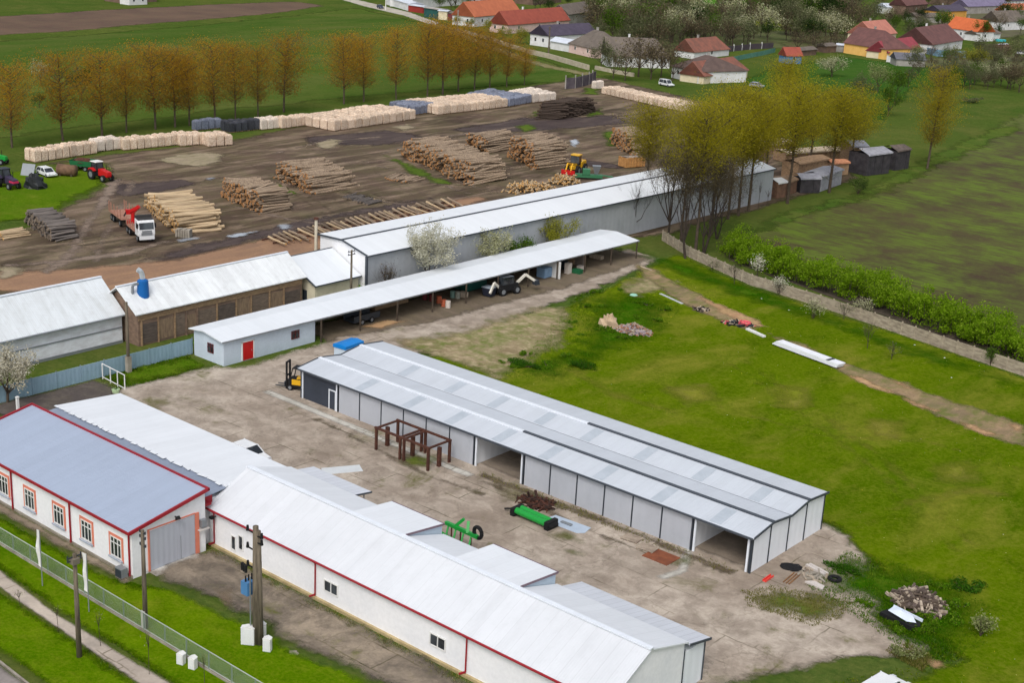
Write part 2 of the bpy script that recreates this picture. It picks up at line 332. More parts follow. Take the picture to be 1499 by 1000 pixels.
for pts,wd in (([(170,262),(150,300),(120,340),(100,380),(60,402)],2.6),([(195,262),(180,300),(150,350),(140,385)],1.5),([(470,248),(560,244),(640,268),(690,285)],1.6),([(500,238),(580,236),(660,262),(720,282)],1.3),([(560,225),(620,205),(680,196),(760,186)],2.0),([(330,300),(420,320),(480,330)],1.4),([(460,265),(520,290),(600,300)],1.3),([(250,352),(180,372),(80,384),(0,390)],2.6),([(400,225),(470,208),(560,200)],1.6),([(690,186),(760,196),(800,200)],1.3)):
    ribbon('dirt_track',pts,wd,lt,.7,1.2)
lt2=soilmat('track_light',S(126,108,95),S(112,96,85),S(144,126,110),(1,.3,1),.7,(.9,.5,1.6),0,None,.2)
dk2=soilmat('track_dark',S(70,58,52),S(84,70,62),S(60,50,46),(1,.3,1),.7,(.9,.5,1.6),0,None,.2)
tr=random.Random(17)
for i in range(26):
    a=(tr.uniform(60,820),0);y0_=tr.uniform(210,385) if a[0]<400 else tr.uniform(175,300);L_=tr.uniform(60,190);sl=tr.choice((-.25,-.12,.1,.35,.6))+tr.gauss(0,.08);bd=tr.uniform(-18,18)
    P_=[(a[0]+L_*f,y0_+L_*f*sl+bd*math.sin(PI*f)) for f in(0,.25,.5,.75,1)];P_=[q for q in P_ if q[1]<400-max(0,q[0]-150)*.19 and q[1]>(205-.1*(q[0]-340) if q[0]>340 else 240)]
    if len(P_)<3: continue
    W2=[Vector(G(*q)) for q in P_]
    for off in(-.95,.95):
        Q=[]
        for n_,p in enumerate(W2):
            d=(W2[min(n_+1,len(W2)-1)]-W2[max(n_-1,0)]).normalized();Q.append(tuple(p+Vector((-d.y,d.x))*off))
        ribbon('dirt_track',Q,.75,lt2 if i%3 else dk2,.5,.8,True)
chip=soilmat('chip_soil',S(152,140,118),S(164,150,126),S(128,114,98),(1,.4,1),.3,(1.8,.35),.3,S(120,120,70),.2)
for q in ([(215,236),(255,226),(300,222),(335,226),(325,240),(290,245),(250,240)],[(455,210),(490,203),(505,210),(490,220),(465,218)],[(572,186),(600,180),(615,188),(590,194)],[(-10,395),(20,388),(50,396),(20,412),(-10,410)]): zone('chip_patch',q,chip,.8,1.5)
gp=grassmat('yard_weeds',S(70,96,34),S(84,104,40),S(110,112,58),.5,.05,(2.,.4))
for q in ([(565,226),(600,238),(650,262),(672,272),(640,270),(600,256),(575,240)],[(880,195),(900,188),(930,200),(920,216),(890,214)],[(752,186),(775,180),(790,190),(765,196)],[(850,165),(880,158),(890,168),(860,172)],[(855,128),(880,130),(880,140),(850,138)],[(770,165),(790,160),(795,170),(775,175)],[(395,258),(410,270),(440,285),(420,285),(398,272)],[(230,304),(236,312),(244,322),(236,318)]): zone('weed_patch',q,gp,.8,2)
vg=grassmat('vivid_grass',S(66,102,12),S(88,112,20),S(110,116,42),.6,.03,(2.2,.3))
zone('grass_strip',[(-40,330),(60,322),(105,296),(150,275),(160,262),(140,240),(60,248),(-40,252)],vg,1.,2)
water=NT('puddle_water');_=water.done(fade(water,water.bsdf(S(150,156,164),.12,0,None,spec=.6),.8,.9))
for q in ([(404,330),(418,327),(432,331),(425,337),(408,337)],[(330,346),(352,341),(385,338),(360,347),(335,350)],[(833,206),(845,203),(850,210),(843,218),(835,214)],[(300,262),(312,258),(318,262),(305,266)],[(255,352),(290,346),(300,350),(262,357)]): zone('puddle',q,water.mat,.5,1)
# concrete yard between the sheds
yc=concmat('yard_concrete',S(186,174,160),S(146,132,118),1.,(1.3,.45),dark=.75)
zone('concrete_yard',[(-118.2,78.6),(-117.4,91.6),(-115.9,92.),(-115.8,106),(-119,107),(-120,150),(-119.5,172),(-112,171),(-108.5,150),(-106,128),(-105,112),(-104,105),(-49,105),(-46,104),(-40,96.5),(-38,92),(-33,91),(-34,88),(-38,82),(-42,74),(-60,66),(-112,66),(-112,74)],yc,.7,2,True)
sd2=soilmat('shed_floor',S(116,104,90),S(98,86,74),S(132,118,100),(.3,1,1),0,(1.2,.4),.25,S(96,92,56),.15)
zone('shed_floor',[(-122.3,106),(-115.2,106),(-112.6,120),(-111.6,150),(-113,170),(-122,170)],sd2,.6,1.5,True)
dry=soilmat('dry_ground',S(158,142,112),S(122,106,78),S(186,170,138),(1,1,1),0,(2.6,.35,2.5),.8,S(92,108,40),.22)
hang=concmat('hangar_floor',S(150,138,124),S(128,116,104),.15,(.4,.5))
zone('hall_floor',[(-103.2,91.9),(-49.4,91.9),(-49.4,103),(-103.2,103)],hang,1,.3,True)
pave=concmat('paving_slabs',S(205,202,194),S(184,180,170),.12,(.15,.8),(1.2,1.2))
ribbon('paving_strip',[(-107.6,90.0),(-77.5,89.4)],1.3,pave,.35,.4,True)
ribbon('paving_strip',[(1010,800),(1000,838),(965,850)],1.1,pave,.35,.4)
mos=soilmat('moss_patch',S(98,96,46),S(88,86,44),S(132,122,84),(1,1,1),0,(2.0,.45,2.4),.9,S(82,100,26),.3)
for q in ([(505,640),(520,636),(523,642),(508,650)],[(480,630),(500,626),(505,632),(485,637)],[(720,715),(760,708),(790,725),(780,740),(740,738)],[(800,785),(830,778),(868,792),(860,802),(820,800)],[(895,820),(925,812),(940,826),(910,834)],[(915,800),(950,798),(940,812),(920,812)],[(985,815),(1015,818),(1015,830),(990,828)],[(830,808),(860,806),(870,815),(840,818)],[(1085,868),(1130,860),(1200,868),(1250,885),(1230,908),(1190,920),(1150,905),(1095,890)],[(1030,985),(1060,988),(1090,1005),(1030,1005)],[(1295,955),(1330,945),(1365,965),(1350,985),(1310,980)],[(590,665),(640,668),(650,678),(600,690),(580,680)],[(440,660),(450,655),(462,662),(448,668)],[(610,655),(640,650),(650,660),(620,666)]): zone('moss_patch',q,mos,.4,1)
dkc=soilmat('mud_seam',S(104,90,76),S(90,80,66),S(122,106,90),(.3,1,1),0,(.7,.7),.4,S(92,92,50),.3)
ribbon('mud_seam',[(-77.5,90.2),(-60,90.6),(-50,90.4)],1.4,dkc,.35,.7,True)
ribbon('mud_seam',[(-98,88.6),(-80,86.4),(-74,87.2)],.9,dkc,.35,.6,True)
ribbon('mud_seam',[(705,705),(770,735),(850,775),(930,805)],1.0,dkc,.35,.7)
# lawn behind the hall
lawn=grassmat('lawn_grass',S(62,90,2),S(90,110,8),S(120,120,42),.9,.03,(1.0,.5),(1,.55,1),-.45,1,.4,.48)
zone('lawn',[(-104,106.2),(-100,104.4),(-48,104.6),(-40,98),(-37,93.5),(-31.5,91),(-33,84),(-38,76),(-20,70),(10,80),(10,165),(-52,158.8),(-72.5,163.8),(-95,167.5),(-110.5,174.5),(-113.5,176.5),(-111,165),(-106.5,142),(-104,128),(-104,116)],lawn,.9,2.5,True)
dg=grassmat('rank_grass',S(36,80,2),S(56,94,8),S(92,110,30),.7,.1,(3.2,.3,4))
for q in ([(732,556),(770,530),(838,520),(850,480),(856,440),(900,425),(960,432),(1000,450),(960,500),(880,530),(800,560)],[(1180,860),(1240,810),(1330,830),(1400,850),(1450,890),(1440,950),(1380,975),(1310,945),(1270,900)],[(930,370),(1010,385),(1090,412),(1200,452),(1300,490),(1499,560),(1499,585),(1300,515),(1190,478),(1080,440),(960,395)]): zone('rank_grass',q,dg,.9,3)
zone('dry_ground',[(555,498),(640,490),(720,468),(800,446),(850,452),(846,480),(832,512),(790,530),(728,560),(640,530)],dry,.7,2)
zone('dry_ground',[(900,420),(950,400),(990,412),(1000,425),(950,435),(920,438)],dry,.7,1.5)
wt=grassmat('worn_grass',S(112,122,30),S(124,124,44),S(140,130,70),.6,.1,(1.2,.35,2.5))
for q,wd in(([(1075,520),(1180,590),(1300,680),(1420,800)],1.4),([(1060,528),(1165,600),(1285,692),(1400,812)],1.4),([(960,560),(1060,600),(1200,640),(1360,650),(1499,690)],1.2),([(830,540),(900,580),(1000,610)],2.2),([(1250,780),(1320,740),(1420,720),(1499,730)],2.0)): ribbon('worn_grass_track',q,wd,wt,.6,2)
for q in([(960,570),(1040,560),(1060,590),(1000,605)],[(1130,560),(1200,570),(1190,610),(1130,600)],[(1350,680),(1430,670),(1440,710),(1370,715)],[(1260,610),(1330,620),(1320,650),(1270,640)]): zone('worn_grass_patch',q,wt,.7,2.5)
tan=soilmat('bare_strip',S(150,126,98),S(128,112,88),S(168,142,112),(1,.35,1),-.25,(1.1,.45),.75,S(92,104,40),.25)
zone('bare_strip',[(925,385),(960,395),(1010,425),(1070,455),(1120,478),(1105,492),(1060,475),(1010,455),(975,430),(935,405)],tan,.6,1.5)
zone('bare_strip',[(1110,484),(1180,505),(1245,535),(1320,560),(1400,590),(1510,625),(1510,660),(1440,640),(1370,610),(1280,570),(1225,545),(1150,512)],tan,.6,1.5)
tan2=soilmat('sandy_soil',S(184,148,112),S(170,134,102),S(196,162,124),(1,.5,1),-.25,(.9,.6),.3,S(120,120,60),.3)
for q in ([(1015,432),(1060,448),(1110,470),(1130,482),(1110,482),(1050,460)],[(1232,548),(1270,556),(1320,580),(1300,580),(1250,562)],[(1285,552),(1320,560),(1350,578),(1320,572)],[(1315,582),(1350,592),(1388,606),(1370,608),(1330,596)],[(1400,618),(1430,624),(1462,640),(1440,642),(1415,632)],[(1470,620),(1500,626),(1510,640),(1480,634)],[(1355,968),(1380,975),(1385,985),(1365,982)],[(520,482),(560,470),(600,472),(560,484)]): zone('sandy_patch',q,tan2,.4,1)
# front: apron, court, path, road
apr=concmat('wet_apron',S(156,142,124),S(96,88,80),1.,(1.2,.5),(5,2.6),S(104,106,44),.9)
zone('apron',[(-83.5,57),(-82.4,57.2),(-82.4,63.5),(-43,63.5),(-43,60.2),(-50,60.3),(-56,59),(-62,58.4),(-66,57.6),(-70,58.3),(-73,57.6),(-76.5,57.4),(-79,57.2)],apr,.45,1.2,True)
zone('apron',[(-108,54.3),(-108,55.9),(-82.4,55.9),(-81.6,55.2),(-82,54.4),(-84,54.7),(-90,54.6)],concmat('wall_strip',S(150,136,118),S(124,110,96),.4,(.4,.9),(3,1.5)),.4,.6,True)
zone('sandy_patch',[(300,860),(345,862),(350,895),(325,900)],sandy3:=soilmat('apron_sand',S(150,128,104),S(134,114,94),S(160,140,116),(1,.5,1),0,(1.4,.6,2.),.4,S(104,106,50),.3),.4,1)
crt=soilmat('court_asphalt',S(92,84,80),S(78,72,70),S(104,96,90),(1,1,1),0,(.5,.6),.15,S(96,92,50),.2)
zone('asphalt_court',[(-122.2,66),(-122.2,79),(-118.2,79),(-112.5,74.6),(-112,66)],crt,.5,.8,True)
zone('court_lawn',[(-122.3,80),(-122.3,91.5),(-117.4,90.8),(-117,88),(-117.6,79.8)],vg,.5,1,True)
zone('court_lawn',[(-127.6,74),(-127.6,124),(-122.6,124),(-122.6,70)],vg,.7,1,True)
ps=concmat('path_concrete',S(188,176,162),S(170,158,146),.12,(.14,1.,.25),(1.6,6))
zone('footpath',[(-101,47.7),(-90,47.8),(-88,47.75),(-82,47.6),(-70,47.3),(-58,47.1),(-58,48.7),(-69,48.9),(-81.5,48.7),(-88,49.2),(-92,49.5),(-101,49.5)],ps,.35,.5,True)
fg=grassmat('front_grass',S(66,102,2),S(92,120,6),S(118,126,32),.6,.08,(.6,1.),(1,1,1),0,1.2,.5)
road=concmat('road_asphalt',S(150,142,138),S(132,124,120),.1,(.15,1.),(40,40))
zone('road',[(-110,43.6),(-60,41.6),(-60,30),(-110,30)],road,.6,.4,True)
mb=MB();mb.beam((-110,43.75,.06),(-60,41.75,.06),.16,.16);o=mb.build('kerb',CONC);o['kind']='structure'
zone('front_verge',[(-110,49.6),(-92,49.5),(-88,49.2),(-81.5,48.75),(-69,48.95),(-56,48.7),(-56,58.4),(-62,58.2),(-66,57.4),(-70,58),(-73,57.3),(-79,57),(-81,55),(-84,54.5),(-110,54.2)],fg,.5,.8,True)
zone('front_verge',[(-110,44.2),(-60,42.2),(-56,47),(-70,47.3),(-82,47.6),(-90,47.8),(-110,47.7)],fg,.5,.6,True)
# ================================================================ MAIN BUILDINGS
roofW=sheetmat('roof_white_sheet',S(208,211,216),'x',1.05,.22,rib=.21,seam=.88)
roofWr=sheetmat('roof_white_rear',S(222,226,231),'x',1.05,.16,rib=.21,seam=.9)  # brightness put into the colour: lighter white offsets weaker sun on wing and rear
roofWy=sheetmat('roof_white_sheet_long',S(218,223,228),'y',1.05,.12,rib=.21,seam=.9)
roofG=sheetmat('roof_blue_grey',S(156,168,188),'x',1.1,.16,rib=.25,seam=.88)
roofStrip=sheetmat('roof_slate_grey',S(136,146,164),'x',1.1,.2,rib=.25)
roofHall=sheetmat('roof_hall_grey',S(192,198,206),'x',1.02,.18,rib=.25,seam=.9)
roofOld=sheetmat('roof_old_white',S(214,220,224),'y',.9,.35,S(150,150,146),.22,seam=.86)
roofCor=sheetmat('roof_corrugated',S(204,208,216),'x',.62,.25,rib=.3,seam=.7)
wallW=mat('render_white',S(236,236,238),S(222,224,228),.35,.85,var=.6,bump=.1)
wallBl=mat('render_pale_blue',S(196,208,220),S(184,196,208),.5,.85,bump=.1)
wallPan=sheetmat('hall_panel',S(176,180,188),'x',3.07,.22,rib=.9,seam=.95,dst=(.4,.4,.15))
wallPanW=sheetmat('hall_panel_white',S(228,232,238),'y',40,.12,rib=.9,dst=(.4,.4,.2))
wallLong=sheetmat('long_wall_panel',S(168,172,178),'y',5.5,.4,S(120,126,132),1.1,seam=.8,dst=(.25,.25,.12))
wallPatch=mat('patched_render',S(226,230,236),S(196,196,200),.8,.9,var=.6,st=(1,1,2.2))
plinth=mat('plinth',S(190,172,130),S(156,138,100),.9,.9)
PEACH=plain('peach_reveal',S(216,128,104),.7);SILL=plain('sill_grey',S(170,178,192),.5)
seal=plain('dark_flashing',S(70,76,84),.5);wcap=plain('white_flashing',S(226,232,240),.4)
garage=sheetmat('garage_door_grey',S(172,176,186),'y',5,.06,rib=.5)
def rect(mb,o,ux,uz,w,h,t,n,m=0):
    "panel w x h x t centred at o; ux along wall, n outward"
    o,ux,uz,n=map(Vector,(o,ux,uz,n));a=ux*w/2;b=uz*h/2
    return mb.hexa([o-a-b,o+a-b,o+a-b+n*t,o-a-b+n*t],[o-a+b,o+a+b,o+a+b+n*t,o-a+b+n*t],m)
def window(par,c,w,h,face,surround=None,cols=3,transom=True,fr=None,sill=None):
    ux,n=((1,0,0),(0,-1,0)) if face=='-y' else ((0,1,0),(1,0,0))
    if face=='+y': ux,n=(1,0,0),(0,1,0)
    U,N=Vector(ux),Vector(n);c=Vector(c);Z=Vector((0,0,1))
    fm=MB();k=.09
    for s in(-1,1): rect(fm,c+U*s*(w/2-k/2)+N*.012,ux,Z,k,h,.07,n);
    for s in(-1,1): rect(fm,c+Z*s*(h/2-k/2)+N*.012,ux,Z,w-2*k,k,.07,n)
    for i in range(1,cols): rect(fm,c+U*(-w/2+w*i/cols)+N*.012,ux,Z,k*.8,h-2*k,.06,n)
    if transom: rect(fm,c+Z*h*.2+N*.012,ux,Z,w-2*k,k*.7,.05,n)
    f=fm.build('window',fr or WHITE,par)
    pm=MB();rect(pm,c+N*.008,ux,Z,w-.1,h-.1,.02,n);pm.build('pane',GLASS,f)
    if surround:
        s_=MB();q=.22
        for s in(-1,1): rect(s_,c+U*s*(w/2+q/2),ux,Z,q,h+2*q,.04,n)
        for s in(-1,1): rect(s_,c+Z*s*(h/2+q/2),ux,Z,w,q,.04,n)
        s_.build('surround',surround,f)
    if sill:
        s_=MB();rect(s_,c-Z*(h/2+.1),ux,Z,w+.3,.12,.2,n);s_.build('sill',sill,f)
    return f
# ---- office building with the blue-grey roof
b=thing('office_building','white office building with blue grey roof, red trim and grey garage door','building',(-95,59.4,0),world=True)
x0,x1,y0,y1=-107.2,-82.5,55.9,62.8;ze,zr=4.05,5.45
mb=MB();mb.prism([(y0,0),(y1,0),(y1,zr-.12),(y0,ze-.12)],x0,x1,'x');mb.build('wall',wallW,b)
mb=MB();mb.slab([(x0-.3,y0-.35,ze),(x1+.3,y0-.35,ze),(x1+.3,y1+.1,zr),(x0-.3,y1+.1,zr)],.1);mb.build('roof',roofG,b)
mb=MB();mb.box(x0-.32,x1+.32,y0-.47,y0-.355,ze-.16,ze+.05);mb.build('gutter',REDTRIM,b)
mb=MB()
for xx in(x0-.32,x1+.32): mb.beam((xx,y0-.4,ze+.02),(xx,y1+.15,zr+.04),.16,.26)
mb.beam((x0-.4,y1+.14,zr+.04),(x1+.4,y1+.14,zr+.04),.14,.22);mb.build('fascia',REDTRIM,b)
for px in(21,105,191):
    xx=PYp(px,740+px*.36,y0)[0];mb=MB();mb.cyl((xx,y0-.1,.15),(xx,y0-.1,ze-.3),.075);mb.beam((xx,y0-.1,ze-.3),(xx,y0-.4,ze-.1),.13);mb.build('downpipe',REDTRIM,b)
for px,py in((171,802),(128,781),(87.5,760.5),(45,738),(7,719),(-30,702)):
    xx,zz=PYp(px,py,y0);window(b,(xx,y0,1.95),1.45,1.7,'-y',PEACH,3,True,None,SILL)
mb=MB();mb.box(x1,x1+.04,57.5,61.75,.12,3.5);d=mb.build('garage_door',garage,b)
mb=MB();mb.box(x1+.04,x1+.06,60.35,60.38,.2,2.2);mb.build('wicket_seam',STEEL,d)
mb=MB();mb.box(x1,x1+.12,61.78,62.12,.1,3.65);mb.box(x1,x1+.08,57.3,57.47,.1,3.6);mb.box(x1,x1+.08,57.3,61.78,3.61,3.7);mb.build('door_surround',PEACH,b)
mb=MB();mb.box(x1+.01,x1+.9,57.4,61.9,.02,.11);mb.build('door_step',plain('pale_step',S(210,206,198)),b)
mb=MB();mb.cyl((x1,59.9,3.98),(x1+.35,59.9,4.02),.05);mb.cyl((x1+.3,59.9,4.1),(x1+.42,59.9,3.85),.18,.24);mb.build('wall_lamp',BLACK,b)
mb=MB();mb.box(x0,x1-.02,y0-.03,y0,.0,.28);mb.build('plinth',CONC,b)
mb=MB();mb.box(x1,x1+.32,62.2,62.7,2.3,2.95);mb.build('air_conditioner',STEEL,b)
mb=MB();mb.box(x1,x1+.45,61.95,62.9,2.1,2.18);mb.build('bracket',plain('pale_bracket',S(205,200,196)),b)
mb=MB();mb.box(-83.6,-82.75,55.05,55.6,.1,.95);mb.box(-83.55,-82.8,55.02,55.05,.2,.85,1)
solid(mb,'heat_pump',[STEEL,DARK],'grey heat pump box on the ground by the red corner downpipe','heat pump')
# ---- rear wing roof + slate strip
b=thing('rear_wing','low white roofed wing tucked behind the office, with slate grey valley strip','building',(-95,69,0),world=True)
mb=MB();mb.box(-107.6,-83.45,63.1,72.2,0,3.9);mb.build('wall',wallW,b)
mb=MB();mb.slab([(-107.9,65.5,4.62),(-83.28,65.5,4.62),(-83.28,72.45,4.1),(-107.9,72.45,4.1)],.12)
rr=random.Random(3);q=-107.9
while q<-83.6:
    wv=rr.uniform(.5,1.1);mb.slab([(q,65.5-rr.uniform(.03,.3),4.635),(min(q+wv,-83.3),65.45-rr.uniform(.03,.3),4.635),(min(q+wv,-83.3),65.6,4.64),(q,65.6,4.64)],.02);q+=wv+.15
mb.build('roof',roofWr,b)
mb=MB();mb.slab([(-107.6,62.97,4.3),(-83.27,62.97,4.3),(-83.27,65.49,4.5),(-107.6,65.49,4.5)],.1);mb.build('valley_roof',roofStrip,b)
mb=MB();mb.box(-83.6,-83.25,62.95,64.1,3.5,4.28);mb.box(-83.2,-82.7,62.85,63.6,3.75,3.95);mb.build('flashing',REDTRIM,b)
# ---- front workshop with stepped rear roofs
b=thing('front_workshop','long white workshop with red gutter and stepped white rear roofs along the yard','building',(-63,68,0),world=True)
X0,X1=-83.2,-43.1;yn,yf=63.8,72.3;YR,ZR=68.0,5.55
mb=MB();mb.prism([(yn,0),(yf,0),(yf,4.1),(YR,ZR-.1),(yn,3.4)],X0,X1,'x');mb.build('wall',wallW,b)
mb=MB();mb.slab([(X0-.25,yn-.3,3.38),(X1+.2,yn-.3,3.38),(X1+.2,YR,ZR),(X0-.25,YR,ZR)],.1);mb.build('roof',roofW,b)
mb=MB();mb.beam((X0-.25,YR,ZR+.03),(X1+.2,YR,ZR+.03),.42,.1);mb.build('ridge_cap',wcap,b)
xs=[X0-.2,-71.35,-65.6,-60.6,-54.35,X1+.2];rear=[(4.2,0),(5.05,1),(4.2,0),(5.15,1),(4.2,0)]
for i,(zz,up) in enumerate(rear):
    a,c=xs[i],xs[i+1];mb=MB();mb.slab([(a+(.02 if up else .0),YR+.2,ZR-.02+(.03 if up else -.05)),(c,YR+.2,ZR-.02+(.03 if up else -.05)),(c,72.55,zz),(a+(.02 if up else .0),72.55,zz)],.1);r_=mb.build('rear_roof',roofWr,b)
    if up:
        for xx in(a+.12,c-.12): MB().prism([(YR+.3,ZR-.2),(yf+.1,4.0),(yf+.1,zz-.13),(YR+.3,ZR-.13)],xx-.05,xx+.05,'x').build('cheek_wall',plain('cheek_blue',S(176,192,206)),r_)
        mb=MB();mb.beam((c+.03,YR+.3,ZR+.0),(c+.03,72.57,zz-.02),.05,.16);mb.beam((a,72.6,zz-.04),(c,72.6,zz-.04),.07,.12);mb.build('edge_trim',plain('mauve_trim',S(120,100,110)),r_)
mb=MB();mb.cyl((X0-.25,yn-.38,3.32),(X1+.2,yn-.38,3.32),.09);mb.build('gutter',REDTRIM,b)
for px,py in((315,770),(463,850),(684,960),(1000,1100)):
    xx=PYp(px,py,yn)[0]
    if xx>X1-.3: xx=X1-.4
    mb=MB();mb.cyl((xx,yn-.09,.35),(xx,yn-.09,3.0),.06);mb.beam((xx,yn-.09,3.0),(xx,yn-.38,3.28),.1);mb.beam((xx,yn-.09,.38),(xx-.35,yn-.35,.2),.12);mb.build('downpipe',REDTRIM,b)
for px,py in((485.5,861),(641.7,940)):
    xx=PYp(px,py,yn)[0];zz=PYp(px,py,yn)[1];window(b,(xx,yn,zz),1.55,1.0,'-y',None,2,False,WHITE)
for px in(343,353.5):
    xx,zz=PYp(px,795,yn);window(b,(xx,yn,zz),.62,1.3,'-y',None,1,False,WHITE)
mb=MB();mb.box(X0,X1,yn-.22,yn-.001,.0,.24);mb.build('plinth',plinth,b)
mb=MB();mb.beam((-82.4,yn,2.75),(-82.4,yn-.35,2.8),.06);mb.box(-82.55,-82.2,yn-.6,yn-.3,2.7,2.9);mb.build('wall_lamp',BLACK,b)
# lean-to at the far right of the workshop
mb=MB();mb.slab([(-54.2,72.58,4.02),(X1+.25,72.58,4.02),(X1+.25,75.35,3.4),(-54.2,75.35,3.4)],.08);lr=mb.build('lean_to_roof',roofCor,b)
mb=MB();mb.box(-54.,X1-.02,72.32,75.0,0,3.3);mb.build('lean_to_wall',wallPanW,b)
mb=MB();mb.beam((X1+.27,72.6,3.97),(X1+.27,75.36,3.35),.06,.18);mb.box(X1-.0,X1+.06,74.92,75.02,0,3.3);mb.box(X1,X1+.05,72.35,72.43,0,3.6);mb.build('dark_edge',seal,b)
# canopy beside the car
mb=MB();mb.slab([(-83.6,72.6,3.75),(-76.4,72.6,3.75),(-76.4,75.3,3.35),(-83.6,75.3,3.35)],.07);cn=mb.build('canopy_roof',roofCor,b)
mb=MB();mb.beam((-76.38,72.6,3.7),(-76.38,75.3,3.3),.06,.14);mb.build('canopy_edge',seal,b)
[MB().cyl((xx,74.8,0),(xx,74.8,3.3),.05).build('canopy_post',STEEL,b) for xx in(-83.2,-80,-76.8)]
# ---- long grey hall
b=thing('storage_hall','long grey double gabled hall with panel walls and two open bays','hall',(-76.3,97.3,0),world=True)
XA,XB=-103.55,-49.1;ya,y1,yv,y2,yb=91.4,94.15,97.2,100.1,103.25
prof=[(91.1,3.42),(y1,3.88),(yv,3.50),(y2,3.98),(103.5,3.66)]
bays=[(-103.3,-98.05)]+[(-97.8+3.08*i,-97.8+3.08*(i+1)) for i in range(6)]
e=-97.8+18.48;bays2=[(-73.1+3.03*i,-73.1+3.03*(i+1)) for i in range(6)]
for a,c in bays[1:]+bays2:
    mb=MB();mb.box(a+.07,c-.07,ya,ya+.1,.1,3.3);mb.build('wall_panel',wallPan,b)
mb=MB();mb.box(-103.2,-98.1,ya+.06,ya+.14,.05,3.05);d=mb.build('roller_door',mat('door_anthracite',S(58,64,76),S(48,54,64),.5,.55,bump=.05),b)
mb=MB();
xx=-99.25
for s in(0,.95): mb.box(xx+s-.06,xx+s+.06,ya+.0,ya+.059,.05,2.15)
mb.box(xx-.06,xx+1.01,ya,ya+.059,2.151,2.27);mb.build('wicket_frame',wcap,d)
colx=[-103.45,-97.93]+[c for a,c in bays[1:-1]]+[-79.25,-73.2]+[c for a,c in bays2[:-1]]+[-54.85,-49.25]
for xx in colx:
    mb=MB();mb.box(xx-.065,xx+.065,ya-.03,ya+.13,0,3.36);mb.build('post',DARK,b)
for x_a,x_b in((-103.32,-98.1),(-79.0,-73.42),(-54.6,-49.5)):
    mb=MB();mb.box(x_a-.09,x_a+.09,ya-.02,ya+.12,0,3.2);mb.box(x_b-.09,x_b+.09,ya-.02,ya+.12,0,3.2);mb.box(x_a-.09,x_b+.09,ya-.022,ya+.058,3.2,3.3);mb.build('door_frame',wcap,b)
mb=MB();mb.box(XA-.1,XB+.1,90.98,91.1,3.26,3.42)
mb.build('gutter',seal,b)
# end walls (XB end has four panels) and back wall
for i,(u,v) in enumerate(((ya+.05,y1),(y1,yv),(yv,y2),(y2,yb))):
    f=lambda y:float(np.interp(y,[p[0] for p in prof],[p[1] for p in prof]))-.12
    for xx in(XB-.1,XA+.02):
        mb=MB();mb.prism([(u+.06,0.02),(v-.06,.02),(v-.06,f(v)),(u+.06,f(u))],xx,xx+.08,'x');mb.build('end_panel',wallPanW,b)
for y in(ya,y1,yv,y2,yb):
    for xx in(XB-.12,XA): MB().box(xx,xx+.16,y-.06,y+.06,0,float(np.interp(y,[p[0] for p in prof],[p[1] for p in prof]))-.13).build('end_post',DARK,b)
mb=MB();mb.box(XA+.1,XB-.12,yb-.05,yb+.03,0,3.5);mb.build('back_wall',wallPanW,b)
[MB().box(xx-.05,xx+.05,yv-.05,yv+.05,0,3.35).build('inner_post',STEEL,b) for xx in np.arange(-97,-50,6.1)]
for q in((-79.3,-79.2,91.6,100),(-73.0,-72.9,97,103),(-55,-54.9,92,103)): MB().box(*q,0,3.3).build('partition',wallPanW,b)
for i in range(4):
    (u,zu),(v,zv)=prof[i],prof[i+1];g=.02
    mb=MB();mb.slab([(XA-.2,u+(.04 if i==2 else 0),zu),(XB+.2,u+(.04 if i==2 else 0),zu),(XB+.2,v-(.04 if i==1 else 0),zv),(XA-.2,v-(.04 if i==1 else 0),zv)],.07);mb.build('roof',roofHall,b)
sky=mat('skylight_sheet',S(178,186,195),S(166,175,184),.8,.35,var=.5,bump=.03)
for px,py in((541.7,562),(611.7,586.8),(681,607.6),(748,634),(812,661),(889.6,691),(972,724.7),(1060,755)):
    xx=G(px,py,3.65)[0]
    for (u,zu),(v,zv) in((prof[0],prof[1]),(prof[2],prof[3])):
        k=.06;mb=MB();l=lambda t:(u+(v-u)*t,zu+(zv-zu)*t+.012);a,c=l(k),l(.9)
        mb.slab([(xx-.55,a[0],a[1]),(xx+.55,a[0],a[1]),(xx+.55,c[0],c[1]),(xx-.55,c[0],c[1])],.01);mb.build('skylight',sky,b)
for (y,z),xs_ in((prof[1],-75.6),(prof[3],-72.6)):
    mb=MB();mb.beam((XA-.2,y,z+.04),(xs_,y,z+.04),.36,.1);mb.build('ridge_cap',wcap,b)
    mb=MB();mb.beam((xs_,y,z+.05),(XB+.2,y,z+.05),.3,.12);mb.build('ridge_vent',seal,b)
mb=MB();mb.beam((XA-.15,yv,3.44),(XB+.15,yv,3.44),.16,.1);mb.build('valley_gutter',seal,b)
for xx in(XA-.22,XB+.22):
    mb=MB()
    for i in range(4): mb.beam((xx,prof[i][0],prof[i][1]),(xx,prof[i+1][0],prof[i+1][1]),.07,.2)
    mb.build('verge_trim',seal,b)
